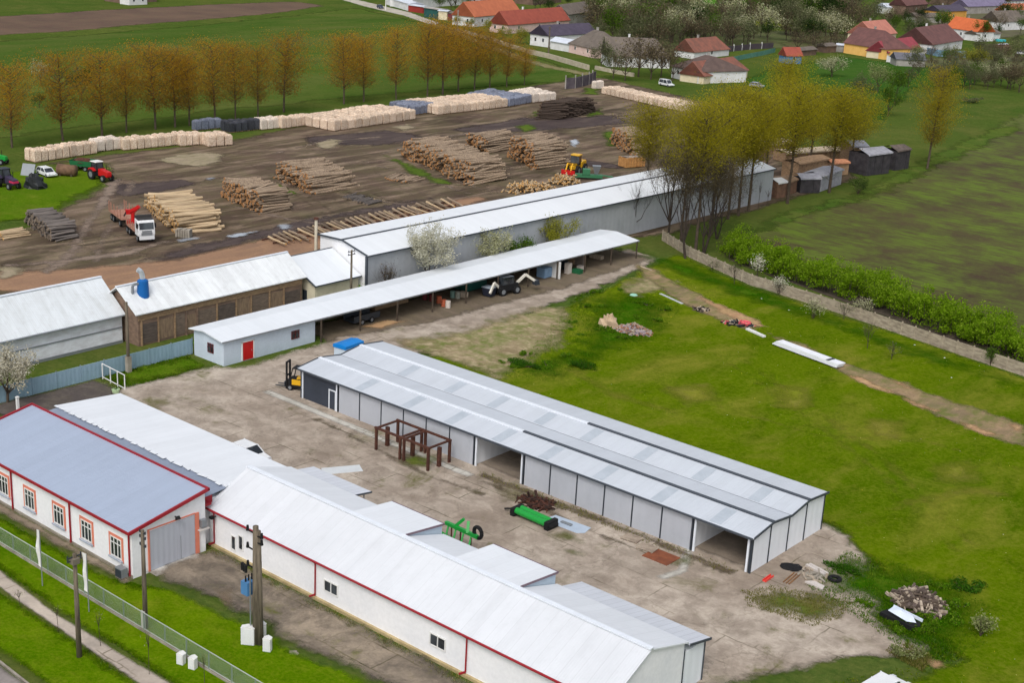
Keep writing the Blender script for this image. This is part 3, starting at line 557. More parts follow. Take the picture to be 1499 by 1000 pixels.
# ---- pale blue cottage with the long open shed
b=thing('open_shed','long open fronted shed with white roof, pale blue house and red door at one end','shed',(-119,130,0),world=True)
mb=MB();mb.prism([(-122,0),(-116.75,0),(-116.75,2.9),(-119.8,3.32),(-122,3.1)],91.8,105.2,'y');mb.build('house_wall',wallBl,b)
mb=MB();mb.slab([(-119.8,91.35,3.5),(-116.45,91.35,2.98),(-115.0,168.2,2.8),(-119.3,168.2,3.4)],.12)
mb.slab([(-122.4,91.35,3.2),(-119.8,91.35,3.5),(-119.3,168.2,3.4),(-122.4,168.2,3.1)],.12);mb.build('roof',roofWy,b)
mb=MB();mb.beam((-116.43,91.35,2.9),(-114.98,168.2,2.72),.05,.16);mb.build('fascia',STEEL,b)
mb=MB();mb.box(-122.3,-122.15,105.2,168,0,3.0);mb.box(-122.15,-117.2,157.4,157.6,0,2.95);mb.build('back_wall',mat('old_back_wall',S(150,140,130),S(112,102,94),.7,.9),b)
y_=PXp(363.5,514,-116.7)[0];mb=MB();mb.box(-116.75,-116.69,y_-.75,y_+.75,.1,2.2);d=mb.build('door',REDP,b)
mb=MB();mb.box(-116.69,-116.63,y_+.5,y_+.55,1.05,1.2);mb.build('handle',STEEL,d)
mb=MB();mb.box(-116.75,-116.65,y_-.9,y_-.76,.1,2.3);mb.box(-116.75,-116.65,y_+.76,y_+.9,.1,2.3);mb.box(-116.75,-116.65,y_-.9,y_+.9,2.21,2.33);mb.build('door_frame',WHITE,d)
RW=plain('dark_red_frame',S(96,40,40),.6)
y_,z_=PXp(432.5,489,-116.75);window(b,(-116.75,y_,1.55),1.2,1.0,'+x',None,2,True,RW)
x_,z_=PYp(309,505,91.8);window(b,(x_,91.8,1.6),1.05,1.1,'-y',None,2,True,RW)
for i in range(11):
    y=105.6+i*6.2
    if y<168: mb=MB();mb.box(-116.2+.018*(y-105),-116.05+.018*(y-105),y-.08,y+.08,0,2.75);mb.build('post',BARK,b)
# ---- white barn at the far left
b=thing('white_barn','big old white barn with weathered roof behind the blue fence','barn',(-133,75,0),world=True)
mb=MB();mb.prism([(-139,0),(-130.8,0),(-130.8,3.5),(-134.9,6.6),(-139,3.5)],52,88.4,'y');mb.build('wall',wallPatch,b)
mb=MB();mb.slab([(-134.9,51.6,6.95),(-130.3,51.6,3.52),(-130.3,88.6,3.52),(-134.9,88.6,6.95)],.14);mb.slab([(-139.5,51.6,3.52),(-134.9,51.6,6.95),(-134.9,88.6,6.95),(-139.5,88.6,3.52)],.14);mb.build('roof',roofOld,b)
mb=MB();mb.beam((-134.9,51.6,6.98),(-134.9,88.6,6.98),.4,.1);mb.build('ridge_cap',wcap,b)
mb=MB();mb.cyl((-130.2,52,3.42),(-130.2,88.6,3.42),.09);mb.box(-130.8,-130.7,52,88.4,1.85,1.97);mb.box(-130.8,-130.72,52,88.4,.0,.35);mb.build('gutter',STEEL,b)
# ---- brown brick drying shed with white roof
brick=mat('drying_shed_brick',S(142,118,100),S(96,80,72),1.1,.95,var=.6,st=(1,.5,2.5))
b=thing('brick_shed','brown brick and timber shed with white metal roof and boarded bays','shed',(-130,101,0),world=True)
mb=MB();mb.prism([(-135,0),(-128.4,0),(-128.4,3.9),(-131.6,6.2),(-135,3.9)],88.9,113.4,'y');mb.build('wall',brick,b)
rb=sheetmat('roof_stained_white',S(226,230,232),'y',.95,.3,S(140,140,138),.24,seam=.86)
mb=MB();mb.slab([(-131.6,88.3,6.5),(-127.9,88.3,4.0),(-127.9,113.8,4.0),(-131.6,113.8,6.5)],.12);mb.slab([(-135.4,88.3,3.95),(-131.6,88.3,6.5),(-131.6,113.8,6.5),(-135.4,113.8,3.95)],.12);mb.build('roof',rb,b)
mb=MB();mb.beam((-131.6,88.3,6.53),(-131.6,113.8,6.53),.35,.09);mb.build('ridge_cap',wcap,b)
wood=mat('pale_boards',S(168,140,108),S(124,102,82),2.,.9,st=(1,1,4));dkb=mat('dark_boards',S(92,82,76),S(66,58,54),1.4,.95,st=(1,3,1))
mb=MB();mb.box(-128.42,-128.3,88.9,113.4,3.05,3.7);mb.build('timber_band',wood,b)
br_=random.Random(12);y=89.3;bw=[mat('bay_boards_a',S(128,112,98),S(96,84,76),1.6,.95,st=(1,1,5)),mat('bay_boards_b',S(104,92,84),S(76,68,64),1.4,.95,st=(1,1,5)),mat('bay_boards_c',S(146,124,100),S(112,94,80),1.4,.95,st=(1,4,1))]
while y<113:
    wv=br_.choice((1.6,2.3,2.9));wv=min(wv,113.2-y);zt=br_.uniform(2.4,2.95);MB().box(-128.42,-128.34-br_.uniform(0,.03),y+.12,y+wv-.12,br_.uniform(.1,.5),zt).build('boarded_bay',br_.choice(bw),b)
    MB().box(-128.42,-128.24,y-.1,y+.08,0,3.04).build('post',wood if br_.random()<.5 else brick,b);y+=wv
# dust cyclone on that roof
cx,cy=-130.0,92.9
yy=PXp(210,430,-130.2)[0];cy=yy
t=thing('dust_cyclone','blue dust extractor drum with silver elbow pipe on the white roof','dust extractor',(-130.2,cy,5.3),world=True)
mb=MB();mb.cyl((-130.2,cy,5.1),(-130.2,cy,7.1),.72,.64,16);mb.cyl((-130.2,cy,7.1),(-130.2,cy,7.3),.64,.34,16);mb.build('drum',BLUEP,t)
mb=MB();P=[(-130.2,cy,7.28),(-130.2,cy-.05,7.8),(-130.25,cy-.2,8.2),(-130.4,cy-.5,8.45)]
for i in range(3): mb.cyl(P[i],P[i+1],.3,.3,12)
mb.build('elbow_pipe',plain('silver_duct',S(205,212,218),.35,.5),t)
mb=MB();P=[(-130.2,cy-.5,6.8),(-130.2,cy-1.1,6.85),(-130.4,cy-1.25,6.6),(-130.5,cy-1.25,5.4)]
for i in range(3): mb.cyl(P[i],P[i+1],.16,.16,8)
mb.build('inlet_pipe',STEEL,t)
# ---- connector
b=thing('link_building','small cream building with white lean-to roof beside the long warehouse','building',(-129,118,0),world=True)
mb=MB();mb.prism([(-131.8,0),(-126.9,0),(-126.9,2.85),(-131.8,5.3)],114.3,121.8,'y');mb.build('wall',mat('cream_render',S(214,206,182),S(196,188,166),.7,.9),b)
mb=MB();mb.slab([(-132.1,114.0,5.6),(-126.5,114.0,3.0),(-126.5,122.0,3.0),(-132.1,122.0,5.6)],.12);mb.build('roof',roofWy,b)
mb=MB();mb.beam((-126.45,114.0,2.95),(-126.45,122,2.95),.1,.16);mb.beam((-132.1,113.95,5.58),(-126.45,113.95,2.97),.12,.18);mb.beam((-132.2,113.95,5.6),(-132.2,122,5.6),.16,.16);mb.build('verge_trim',seal,b)
mb=MB();mb.box(-129.2,-128.4,114.27,114.3,0,2.0);mb.build('door',DARK,b)
# ---- long warehouse
b=thing('long_warehouse','very long white roofed warehouse with grey panel wall and dark ridge line','warehouse',(-130,172,0),world=True)
def lx(y,x): return x+(y-122)/101.3*1.3
mb=MB();A,B_=122.2,223.2
def pr(y): return [(lx(y,-134.7),0,),(lx(y,-125.7),0),(lx(y,-125.7),5.75),(lx(y,-130.3),6.9),(lx(y,-134.7),6.75)]
a_,c_=pr(A),pr(B_);vs=[(p[0],A,p[1]) for p in a_]+[(p[0],B_,p[1]) for p in c_]
MB().add(vs[0:5],[(0,1,2,3,4)]).build('end_wall',wallW,b);MB().add(vs[5:],[(4,3,2,1,0)]).build('end_wall',wallW,b)
m_=MB();m_.add([vs[1],vs[6],vs[7],vs[2]],[(0,1,2,3)]);m_.build('wall',wallLong,b);MB().add([vs[0],vs[5],vs[9],vs[4]],[(3,2,1,0)]).build('wall',wallLong,b)
roofLg=sheetmat('roof_warehouse',S(220,224,228),'y',1.1,.07,rib=.25,seam=.93)
mb=MB();A-=.2;B_+=.2
mb.slab([(lx(A,-130.3),A,7.05),(lx(A,-125.4),A,5.88),(lx(B_,-125.4),B_,5.88),(lx(B_,-130.3),B_,7.05)],.12)
mb.slab([(lx(A,-135.0),A,6.9),(lx(A,-130.34),A,7.05),(lx(B_,-130.34),B_,7.05),(lx(B_,-135.0),B_,6.9)],.12);mb.build('roof',roofLg,b)
mb=MB();mb.beam((lx(A,-130.32),A,7.1),(lx(B_,-130.32),B_,7.1),.3,.1);mb.build('ridge_cap',seal,b)
mb=MB();mb.beam((lx(A,-125.35),A,5.8),(lx(B_,-125.35),B_,5.8),.12,.18);mb.beam((lx(A,-125.45),A-.02,5.85),(lx(A,-130.3),A-.02,7.03),.12,.22);mb.beam((lx(A,-130.3),A-.02,7.03),(lx(A,-135),A-.02,6.88),.12,.22);mb.build('verge_trim',seal,b)
mb=MB();mb.box(-125.9,-125.6,122.0,122.25,0,5.7);mb.build('corner_trim',seal,b)
mb=MB();mb.box(-125.72,-125.5,128,220,0,.5);mb.build('plinth',CONC,b)
cx,cy=G(466,347,6.0);solid(MB().cyl((0,0,0),(0,0,8.6),.22,.2,10).cyl((0,0,8.6),(0,0,8.9),.36,.3,10,1),'chimney_pipe',[plain('cream_pipe',S(210,200,180)),RUST],'cream chimney pipe with rusty cap at the warehouse corner','chimney',(-136.0,122.6,0))
# ================================================================ VEGETATION
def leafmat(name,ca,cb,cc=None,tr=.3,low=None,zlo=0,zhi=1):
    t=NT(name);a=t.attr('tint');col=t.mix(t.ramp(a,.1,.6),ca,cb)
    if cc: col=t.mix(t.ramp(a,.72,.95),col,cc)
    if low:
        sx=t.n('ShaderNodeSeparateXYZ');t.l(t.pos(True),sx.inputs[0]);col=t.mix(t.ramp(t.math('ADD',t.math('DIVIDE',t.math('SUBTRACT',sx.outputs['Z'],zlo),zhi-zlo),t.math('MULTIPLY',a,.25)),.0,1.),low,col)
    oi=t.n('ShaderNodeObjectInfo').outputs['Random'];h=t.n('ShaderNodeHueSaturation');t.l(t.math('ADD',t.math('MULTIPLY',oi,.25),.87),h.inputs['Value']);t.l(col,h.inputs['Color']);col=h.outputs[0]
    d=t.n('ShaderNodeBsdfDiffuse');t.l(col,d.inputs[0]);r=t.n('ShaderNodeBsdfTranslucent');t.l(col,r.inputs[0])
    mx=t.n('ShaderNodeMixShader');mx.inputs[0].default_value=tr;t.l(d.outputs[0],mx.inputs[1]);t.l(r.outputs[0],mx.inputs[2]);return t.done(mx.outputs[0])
def leaves(name,C,size,mt,parent=None,seed=0,asp=.6,up=0):
    "many small leaf faces, one per centre"
    r=np.random.default_rng(seed);C=np.asarray(C,float);n=len(C)
    nv=r.normal(size=(n,3));nv[:,2]+=up;nv/=np.linalg.norm(nv,axis=1)[:,None];a=np.cross(nv,r.normal(size=(n,3)));a/=np.linalg.norm(a,axis=1)[:,None];b=np.cross(nv,a)
    s=(size*r.uniform(.6,1.35,n))[:,None];V=np.stack([C-a*s*.5,C+b*s*.5*asp,C+a*s*.5,C-b*s*.5*asp],1).reshape(-1,3)
    me=bpy.data.meshes.new(name);me.vertices.add(4*n);me.vertices.foreach_set('co',V.ravel().astype(np.float32));me.loops.add(4*n);me.loops.foreach_set('vertex_index',np.arange(4*n,dtype=np.int32))
    me.polygons.add(n);me.polygons.foreach_set('loop_start',np.arange(0,4*n,4,dtype=np.int32));me.polygons.foreach_set('loop_total',np.full(n,4,np.int32))
    me.materials.append(mt);at=me.attributes.new('tint','FLOAT','FACE');at.data.foreach_set('value',r.uniform(0,1,n).astype(np.float32));me.update(calc_edges=True)
    o=bpy.data.objects.new(name,me);COL.objects.link(o);o.parent=parent;return o
def tubes(segs,name,mt,parent,n=5):
    mb=MB()
    for p,q,a,c in segs:
        p,q=Vector(p),Vector(q);d=q-p
        if d.length<1e-5: continue
        d.normalize();u=d.orthogonal().normalized();v=d.cross(u);k=n if a>.05 else 3;vs=[]
        for cc,r in((p,a),(q,c)):
            for i in range(k): an=2*PI*i/k;vs.append(cc+u*math.cos(an)*r+v*math.sin(an)*r)
        mb.add(vs,[(i,(i+1)%k,k+(i+1)%k,k+i) for i in range(k)])
    return mb.build(name,mt,parent,True)
def branch(segs,tips,p,d,L,r,lev,rr,up=.15,split=3,wig=.25):
    n=3;p=Vector(p);d=Vector(d).normalized()
    for i in range(n):
        d2=(d+Vector((rr.gauss(0,wig*.5),rr.gauss(0,wig*.5),up*.4+rr.gauss(0,wig*.3)))).normalized();q=p+d2*L/n;r2=r*.78
        segs.append((p,q,r,r2));
        if lev<=1: tips.append((p+q)/2)
        p,d,r=q,d2,r2
        if lev>0 and (i>0 or lev<2):
            for _ in range(split if i==n-1 else max(1,split-1)):
                a=Vector((rr.gauss(0,1),rr.gauss(0,1),rr.gauss(.2,.6))).normalized();branch(segs,tips,p,(d*.9+a*.75),L*rr.uniform(.5,.7),r*.6,lev-1,rr,up,split,wig)
    tips.append(p)
def poplar(name,label,h,w,mt,seed,nl=5200,size=.34,lowt=.14,cat='tree',group=None,bare=0.):
    rr=random.Random(seed);r=np.random.default_rng(seed);t=thing(name,label,cat,group=group);segs=[];C=[]
    fin=nl/64;lean=rr.uniform(-.05,.05);P=[Vector((lean*k*k*.02*h,rr.uniform(-.1,.1),h*.97*k/7)) for k in range(8)]
    R0=.0125*h
    for k in range(7): segs.append((P[k],P[k+1],R0*(1-k/7.6),R0*(1-(k+1)/7.6)))
    for i in range(64):
        z=h*(lowt+(.93-lowt)*(i+rr.random())/64);tt=(z/h-lowt)/(1-lowt);env=w/2*(math.sin(PI*min(1,tt*.88+.1))**.6)*rr.uniform(.6,1.05)
        an=i*2.4+rr.uniform(-.5,.5);c=P[0].lerp(P[7],z/(h*.97)) ;ln=env*1.25
        q=Vector((c.x+math.cos(an)*env,c.y+math.sin(an)*env,min(h*1.02,z+ln*rr.uniform(.3,.8))));mid=c.lerp(q,.5)+Vector((0,0,-.06*ln))
        segs+=[(c,mid,.045+.02*env*.3,.035),(mid,q,.035,.012)]
        if tt<bare: continue
        m=int(nl/64*(.5+.9*math.sin(PI*min(1,tt+.12))))
        s_=r.beta(1.5,1.1,m)[:,None];B=np.array(c)*(1-s_)+np.array(q)*s_;B=B+r.normal(size=(m,3))*(.12+.2*env)*np.array([1,1,.8]);C.append(B)
        for k in range(4):
            f=rr.uniform(.35,1);p=c.lerp(q,f);segs.append((p,p+Vector((rr.gauss(0,.5),rr.gauss(0,.5),rr.uniform(.3,1.1)))*env*.35,.015,.006))
    if lowt>.3:
        for i in range(26):
            z=h*rr.uniform(.1,lowt);c=P[0].lerp(P[7],z/(h*.97));a=rr.uniform(0,6.28);L_=rr.uniform(.8,2.6);q=c+Vector((math.cos(a)*L_*.7,math.sin(a)*L_*.7,L_*.7));segs.append((c,q,.03,.01))
            for k in range(3): p=c.lerp(q,rr.uniform(.4,1));segs.append((p,p+Vector((rr.gauss(0,.3),rr.gauss(0,.3),rr.uniform(.2,.8))),.012,.005))
    C=np.concatenate(C);tubes(segs,'trunk',TWIG if lowt<.3 else BARK,t);leaves('crown',C,size,mt,t,seed);return t
def bushy(name,label,h,w,mt,seed,nl=1500,size=.22,cat='tree',group=None,trunk=.25,lev=2,r0=None,stems=1,leafmatb=None,split=3,bark=None,up=.2,asp=.6):
    rr=random.Random(seed);t=thing(name,label,cat,group=group);segs=[];tips=[]
    for s in range(stems):
        a=rr.uniform(0,6.28);sp=.05 if stems==1 else .25
        d=Vector((math.cos(a)*sp,math.sin(a)*sp,1));L=h*trunk;r=(r0 or .018*h)*(1 if s==0 else .7);p0=Vector((math.cos(a)*sp*.5,math.sin(a)*sp*.5,0)) if stems>1 else Vector((0,0,0));p1=p0+d*L
        segs.append((p0,p1,r,r*.85))
        for k in range(5 if stems==1 else 3):
            an=k*1.26+rr.random();v=Vector((math.cos(an)*w/h*.9,math.sin(an)*w/h*.9,rr.uniform(.5,1.1)));branch(segs,tips,p1-d*L*.1*rr.random(),v,(h-L)*rr.uniform(.5,.62),r*.6,lev,rr,up,split)
        branch(segs,tips,p1,(0,0,1),(h-L)*.6,r*.75,lev,rr,up,split)
    T=np.array([tuple(q) for q in tips]);zs=h/max(T[:,2].max(),.1);ws=(w/2)/max(np.percentile(np.hypot(T[:,0],T[:,1]),96),.1)
    f=lambda p:Vector((p[0]*ws,p[1]*ws,p[2]*zs));segs=[(f(p),f(q),a,c) for p,q,a,c in segs];T=T*np.array([ws,ws,zs])
    tubes(segs,'trunk',bark or BARK,t)
    if nl:
        r=np.random.default_rng(seed);k=r.integers(0,len(T),nl);C=T[k]+r.normal(size=(nl,3))*np.array([1,1,.8])*size*1.5;C[:,2]=np.maximum(C[:,2],.1);leaves('crown',C,size,mt,t,seed,asp)
    return t
def shrub(name,label,h,w,mt,seed,nl=900,size=.22,cat='bush',group=None,ly=None):
    "low dense bush: leaves through an uneven mound of several lobes, on a few stems"
    rr=random.Random(seed);r=np.random.default_rng(seed);t=thing(name,label,cat,group=group);ly=ly or w;C=[];segs=[];nb=7+int(max(w,ly))
    for i in range(nb):
        c=np.array([rr.uniform(-.36,.36)*w,rr.uniform(-.36,.36)*ly,h*rr.uniform(.38,.72)]);R_=np.array([w/ nb**.5*.62,ly/nb**.5*.62,h*.3])*rr.uniform(.7,1.25)
        m=nl//nb;u=r.normal(size=(m,3));u/=np.linalg.norm(u,axis=1)[:,None];u*=r.uniform(.45,1.05,(m,1));C.append(c+u*R_);segs.append(((0,0,0),tuple(c),.05,.02))
        segs.append((tuple(c),tuple(c+np.array([rr.gauss(0,.3),rr.gauss(0,.3),.5])*R_),.02,.008))
    C=np.concatenate(C);C[:,2]=np.maximum(C[:,2],.06);tubes(segs,'stem',TWIG,t);leaves('foliage',C,size,mt,t,seed);return t
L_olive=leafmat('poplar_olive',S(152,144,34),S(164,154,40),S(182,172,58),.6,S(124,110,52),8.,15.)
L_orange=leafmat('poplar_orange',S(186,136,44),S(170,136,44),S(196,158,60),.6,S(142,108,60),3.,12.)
L_white=leafmat('blossom_white',S(206,204,188),S(180,178,150),S(226,224,210),.3)
L_cream=leafmat('blossom_cream',S(176,176,140),S(150,152,110),S(200,198,170),.3)
L_green=leafmat('leaf_green',S(58,84,24),S(76,104,30),S(96,120,44),.35)
L_dark=leafmat('leaf_dark',S(34,54,24),S(46,66,28),S(62,82,36),.3)
L_vivid=leafmat('leaf_vivid',S(84,124,16),S(104,146,24),S(132,168,40),.4)
L_pale=leafmat('leaf_pale',S(112,124,70),S(128,134,88),S(150,150,112),.35)
L_grey=leafmat('leaf_grey_green',S(84,92,60),S(100,104,72),S(120,120,92),.3)
L_brown=leafmat('bud_brown',S(84,74,58),S(98,88,68),S(114,106,78),.3)
L_yel=leafmat('leaf_yellow_green',S(120,124,36),S(136,136,48),S(150,148,64),.35)
# row of poplars behind the crates
rowL=[(18,216,95),(92,206,80),(150,199,78),(186,194,86),(228,189,67),(257,186,74),(278,184,80),(315,179,62),(345,175,66),(378,171,70),(416,164,52),(504,152,52),(533,149,54),(580,145,42),(626,141,34),(648,138,33),(671,134,38),(695,131,42),(717,129,48),(742,127,54),(768,124,70)]
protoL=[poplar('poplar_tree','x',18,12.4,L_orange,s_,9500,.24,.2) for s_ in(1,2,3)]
rr=random.Random(5)
wordsL=['broad','slim','full crowned','leaning']
for i,(px,by,ty) in enumerate(rowL):
    x,y=G(px,by);h=HT(px,by,ty);k=h/18*1.03;lab=f"tall orange olive poplar behind the firewood crates, {ORD[i] if i<20 else 'last'} from the left in its row"
    wk=k*rr.uniform(.95,1.2);root=protoL[i%3]
    if i<3: root.location=(x,y,0);root.scale=(wk,wk,k);root.rotation_euler.z=rr.uniform(0,6);root['label']=lab;root['group']='poplars behind the crates'
    else: dup(root,(x,y,0),rr.uniform(0,6.28),lab,'poplars behind the crates',(wk,wk,k))
rowR=[(996,366,168,7.5,'dark stemmed leaning olive poplar at the corner of the concrete wall'),(1018,376,152,8.5,'thick trunked olive poplar rising just beside the concrete wall corner'),(1042,336,148,9,'tall olive poplar against the middle of the warehouse end'),(1066,321,132,8.5,'tall slim olive poplar before the warehouse wall, left of a close pair'),(1081,316,138,8.5,'tall slim olive poplar before the warehouse wall, right of a close pair'),(1096,310,132,9,'straight olive poplar near the bright end of the warehouse'),(1153,298,122,9.5,'olive poplar beside the lumber stacks right of the warehouse'),(1214,282,128,9.5,'broad olive poplar in front of the grey tarpaulin stack'),(1245,250,140,9,'olive poplar behind the lumber stacks'),(1358,247,96,10.5,'lone round olive poplar at the edge of the ploughed field'),(1143,196,86,8,'far olive poplar standing beyond the warehouse by the garden hut'),(975,300,160,8,'olive poplar half hidden behind the warehouse roof'),(1015,255,150,8.5,'olive poplar behind the warehouse with its crown over the log yard'),(1120,262,150,9,'olive poplar behind the far end of the warehouse'),(1185,250,134,9,'olive poplar between the lumber stacks and the green garden')]
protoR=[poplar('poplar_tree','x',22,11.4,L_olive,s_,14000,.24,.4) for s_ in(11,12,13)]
for i,(px,by,ty,wd,lab) in enumerate(rowR):
    x,y=G(px,by)
    if px==975: x,y=-138.5,G(px,by)[1]
    h=HT(px,by,ty);k=h/22*1.02;wk=wd/8.2
    if 'lone' in lab:
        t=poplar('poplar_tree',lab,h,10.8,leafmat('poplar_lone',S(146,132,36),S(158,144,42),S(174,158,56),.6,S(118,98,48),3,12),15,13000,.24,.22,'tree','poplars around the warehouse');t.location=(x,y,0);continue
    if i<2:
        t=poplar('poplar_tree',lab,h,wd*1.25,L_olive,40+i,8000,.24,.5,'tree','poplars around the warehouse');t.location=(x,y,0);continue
    root=protoR[(i-2)%3]
    if i<5: root.location=(x,y,0);root.scale=(wk,wk,k);root.rotation_euler.z=rr.uniform(0,6);root['label']=lab;root['group']='poplars around the warehouse'
    else: dup(root,(x,y,0),rr.uniform(0,6.28),lab,'poplars around the warehouse',(wk,wk,k))
# bare trees at the warehouse
for i,(px,by,ty,wd,lab) in enumerate([(930,341,252,7,'bare branching tree in front of the grey warehouse wall'),(978,350,190,9,'dark bare tree at the concrete wall, leftmost of the tangled clump'),(1030,372,195,10.5,'dark bare tree behind the concrete wall in the tangled clump'),(1050,350,215,9,'bare twiggy tree right of the tangled clump by the wall'),(1004,380,205,9,'multi branched bare tree on the grass side of the concrete wall')]):
    x,y=G(px,by);h=HT(px,by,ty);t=bushy('bare_tree',lab,h,wd,L_brown,30+i,0 if i==0 else 6500,.42,'tree','bare trees by the warehouse',.2,2 if i==0 else 3,.012*h,1 if i in(0,1) else 2,split=3,bark=mat('dark_bark',S(70,60,52),S(48,42,38),2.,.95,obj=True),up=.5,asp=.12);t.location=(x,y,0)
for i,(px,by,ty) in enumerate([(860,338,305),(878,333,300),(1110,305,262),(1124,302,275),(815,352,320)]):
    x,y=G(px,by);h=HT(px,by,ty);t=bushy('sapling',f'thin bare sapling against the warehouse wall, {ORD[i]} of the thin ones from the left' if i<5 else '',h,1.6,None,50+i,0,.1,'sapling','saplings along the warehouse wall',.5,1,.05,1,split=2);t.location=(x,y,0)
# blossom trees and shrubs between the sheds (x about -123.5)
def onx(px,x0):
    lo,hi=300.,900.
    # walk along the line x=x0 until its image column is px
    lo,hi=40.,400.
    for _ in range(50):
        m=(lo+hi)/2;c=AX@np.array([x0,m,-CH])
        if 750+FPX*c[0]/c[2]<px: lo=m
        else: hi=m
    return lo
def ztop(x,y,ty):
    lo,hi=0,40.
    for _ in range(40):
        m=(lo+hi)/2;c=AX@np.array([x,y,m-CH])
        if 500-FPX*c[1]/c[2]>ty: lo=m
        else: hi=m
    return lo
for px,ty,wd,mt,nm,lab,nl in((627,322,7.6,L_white,'blossom_tree','large white blossoming fruit tree between the open shed and the warehouse',9500),(722,332,5.5,L_cream,'blossom_tree','smaller cream blossoming tree right of the large one, before the warehouse',3600),(763,345,4.6,L_green,'leafing_tree','small leafing green tree between two blossom and yellow bushes by the warehouse',2600),(816,312,5.6,L_yel,'leafing_tree','yellow green bushy tree behind the open shed roof',4600),(568,378,3.4,L_brown,'bare_bush','grey bare bush behind the shed roof left of the big blossom tree',120)):
    y=onx(px,-123.6);h=ztop(-123.6,y,ty);t=bushy(nm,lab,h,wd,mt,70+px,nl,.2,'tree' if 'tree' in nm else 'bush',None,.2,2,.11,1 if nm!='bare_bush' else 4);t.location=(-123.6,y,0)
y=onx(520,-126.2)
t=shrub('leafing_bush','green leafing bush at the corner of the link building',2.6,2.6,L_vivid,81,500,.2);t.location=(-125.4,120.5,0)
t=bushy('blossom_tree','pale blossoming tree by the blue fence at the left edge',6.0,6.2,leafmat('blossom_pale',S(190,184,166),S(164,158,136),S(210,206,192),.3),85,5200,.19,'tree',None,.22,2,.16);t.location=G(12,592)+(0,)
for px,by,ty,wd,mt,lab in((1108,410,372,2.2,L_white,'white blossoming shrub by the concrete wall, narrow and upright'),(1140,432,402,2.4,L_white,'low white blossoming shrub right beside the narrow one at the wall'),(1190,468,435,2.6,L_cream,'cream blossoming bush on the lawn near the wall'),(1262,468,434,3.0,L_cream,'pale sparse bush overhanging the concrete wall'),(1437,935,900,1.6,L_pale,'small round pale green bush on the lawn near the rubble heap'),(1449,535,508,1.,L_green,'narrow green shrub growing against the concrete wall')):
    x,y=G(px,by);h=HT(px,by,ty);t=bushy('garden_shrub',lab,h,wd,mt,90+px,650,.17,'shrub',None,.15,2,.05,3);t.location=(x,y,0)
for i,(px,by,ty) in enumerate(((1075,418,380),(1042,398,378),(1270,512,470),(1235,470,440),(1305,528,498))):
    x,y=G(px,by);h=HT(px,by,ty);t=bushy('young_tree',f'young brown budding tree on the grass strip, {ORD[[1,0,3,2,4][i]]} from the warehouse end',h,2.4,L_grey,120+i,160,.14,'tree','young trees on the grass strip',.3,2,.05);t.location=(x,y,0)
# saplings beside the footpath
for i,(px,by,ty) in enumerate(((30,890,862),(86,925,885),(148,950,890),(219,992,915),(300,1005,955))):
    x,y=G(px,by);h=HT(px,by,ty);t=bushy('sapling',f'spindly brown sapling beside the footpath, {ORD[i]} from the left edge',h,.7,L_pale,140+i,26,.1,'sapling','saplings by the footpath',.55,1,.025,1,split=2,up=.6);t.location=(x,y,0)
# clipped wild hedge beyond the wall: one continuous mass
hp=[(1062,372,7),(1110,392,8),(1160,408,9),(1210,424,9),(1270,440,10),(1330,464,10),(1390,486,11),(1450,512,10),(1530,542,9)]
C=[];segs=[];hr=random.Random(9);r9=np.random.default_rng(9);O=G(1290,425)
for i in range(len(hp)-1):
    a=np.array(G(*hp[i][:2]));c=np.array(G(*hp[i+1][:2]));L=np.linalg.norm(c-a)
    for k in range(int(L*6.5)):
        f=hr.random();p=a+(c-a)*f+np.array([hr.uniform(-1.2,2.2),hr.uniform(-2.2,3.4)]);hh=hr.uniform(.6,3.2)*(1.08+.12*math.sin(p[0]*.7)+.1*math.sin(p[0]*1.9+1));R_=np.array([1.2,1.2,.9])*hr.uniform(.5,1.5)
        u=r9.normal(size=(170,3));u/=np.linalg.norm(u,axis=1)[:,None];u*=r9.uniform(.5,1.05,(170,1));B=np.array([p[0]-O[0],p[1]-O[1],hh])+u*R_;B[:,2]=np.maximum(B[:,2],.1);C.append(B)
        q0=(p[0]-O[0],p[1]-O[1],0.03);segs.append((segs[-2][0] if len(segs)>1 else q0,q0,.03,.03));segs.append((q0,(p[0]-O[0]+hr.gauss(0,.3),p[1]-O[1]+hr.gauss(0,.3),hh),.05,.02))
t=thing('hedge','long bright green wild hedge running along the field side of the concrete wall','hedge',(O[0],O[1],0));tubes(segs,'stem',TWIG,t);leaves('foliage',np.concatenate(C),.27,leafmat('hedge_leaf',S(100,136,20),S(126,158,32),S(152,178,56),.55),t,9)
# lush mounds near the hall back and rank weeds
for px,py,w_,l_,h_,lab in((760,538,6,2.6,.8,'low dark green weed bank behind the grey hall'),(858,540,3.6,2.6,1.0,'round dark green weed clump on the lawn behind the hall'),(1230,836,4,2,.6,'dark weed clump at the lawn edge right of the hall end'),(1256,284,4.6,4.2,4.0,'dense dark green bush in front of the lumber stacks'),(1415,862,3,3,.6,'grassy mound beside the rubble heap')):
    x,y=G(px,py);t=shrub('weed_clump' if h_<2 else 'evergreen_bush',lab,h_,w_,leafmat('weed_leaf',S(44,84,16),S(58,98,22),S(78,112,34),.35) if h_<2 else L_dark,px,1500,.16,'weeds' if h_<2 else 'bush',None,l_);t.location=(x,y,0)
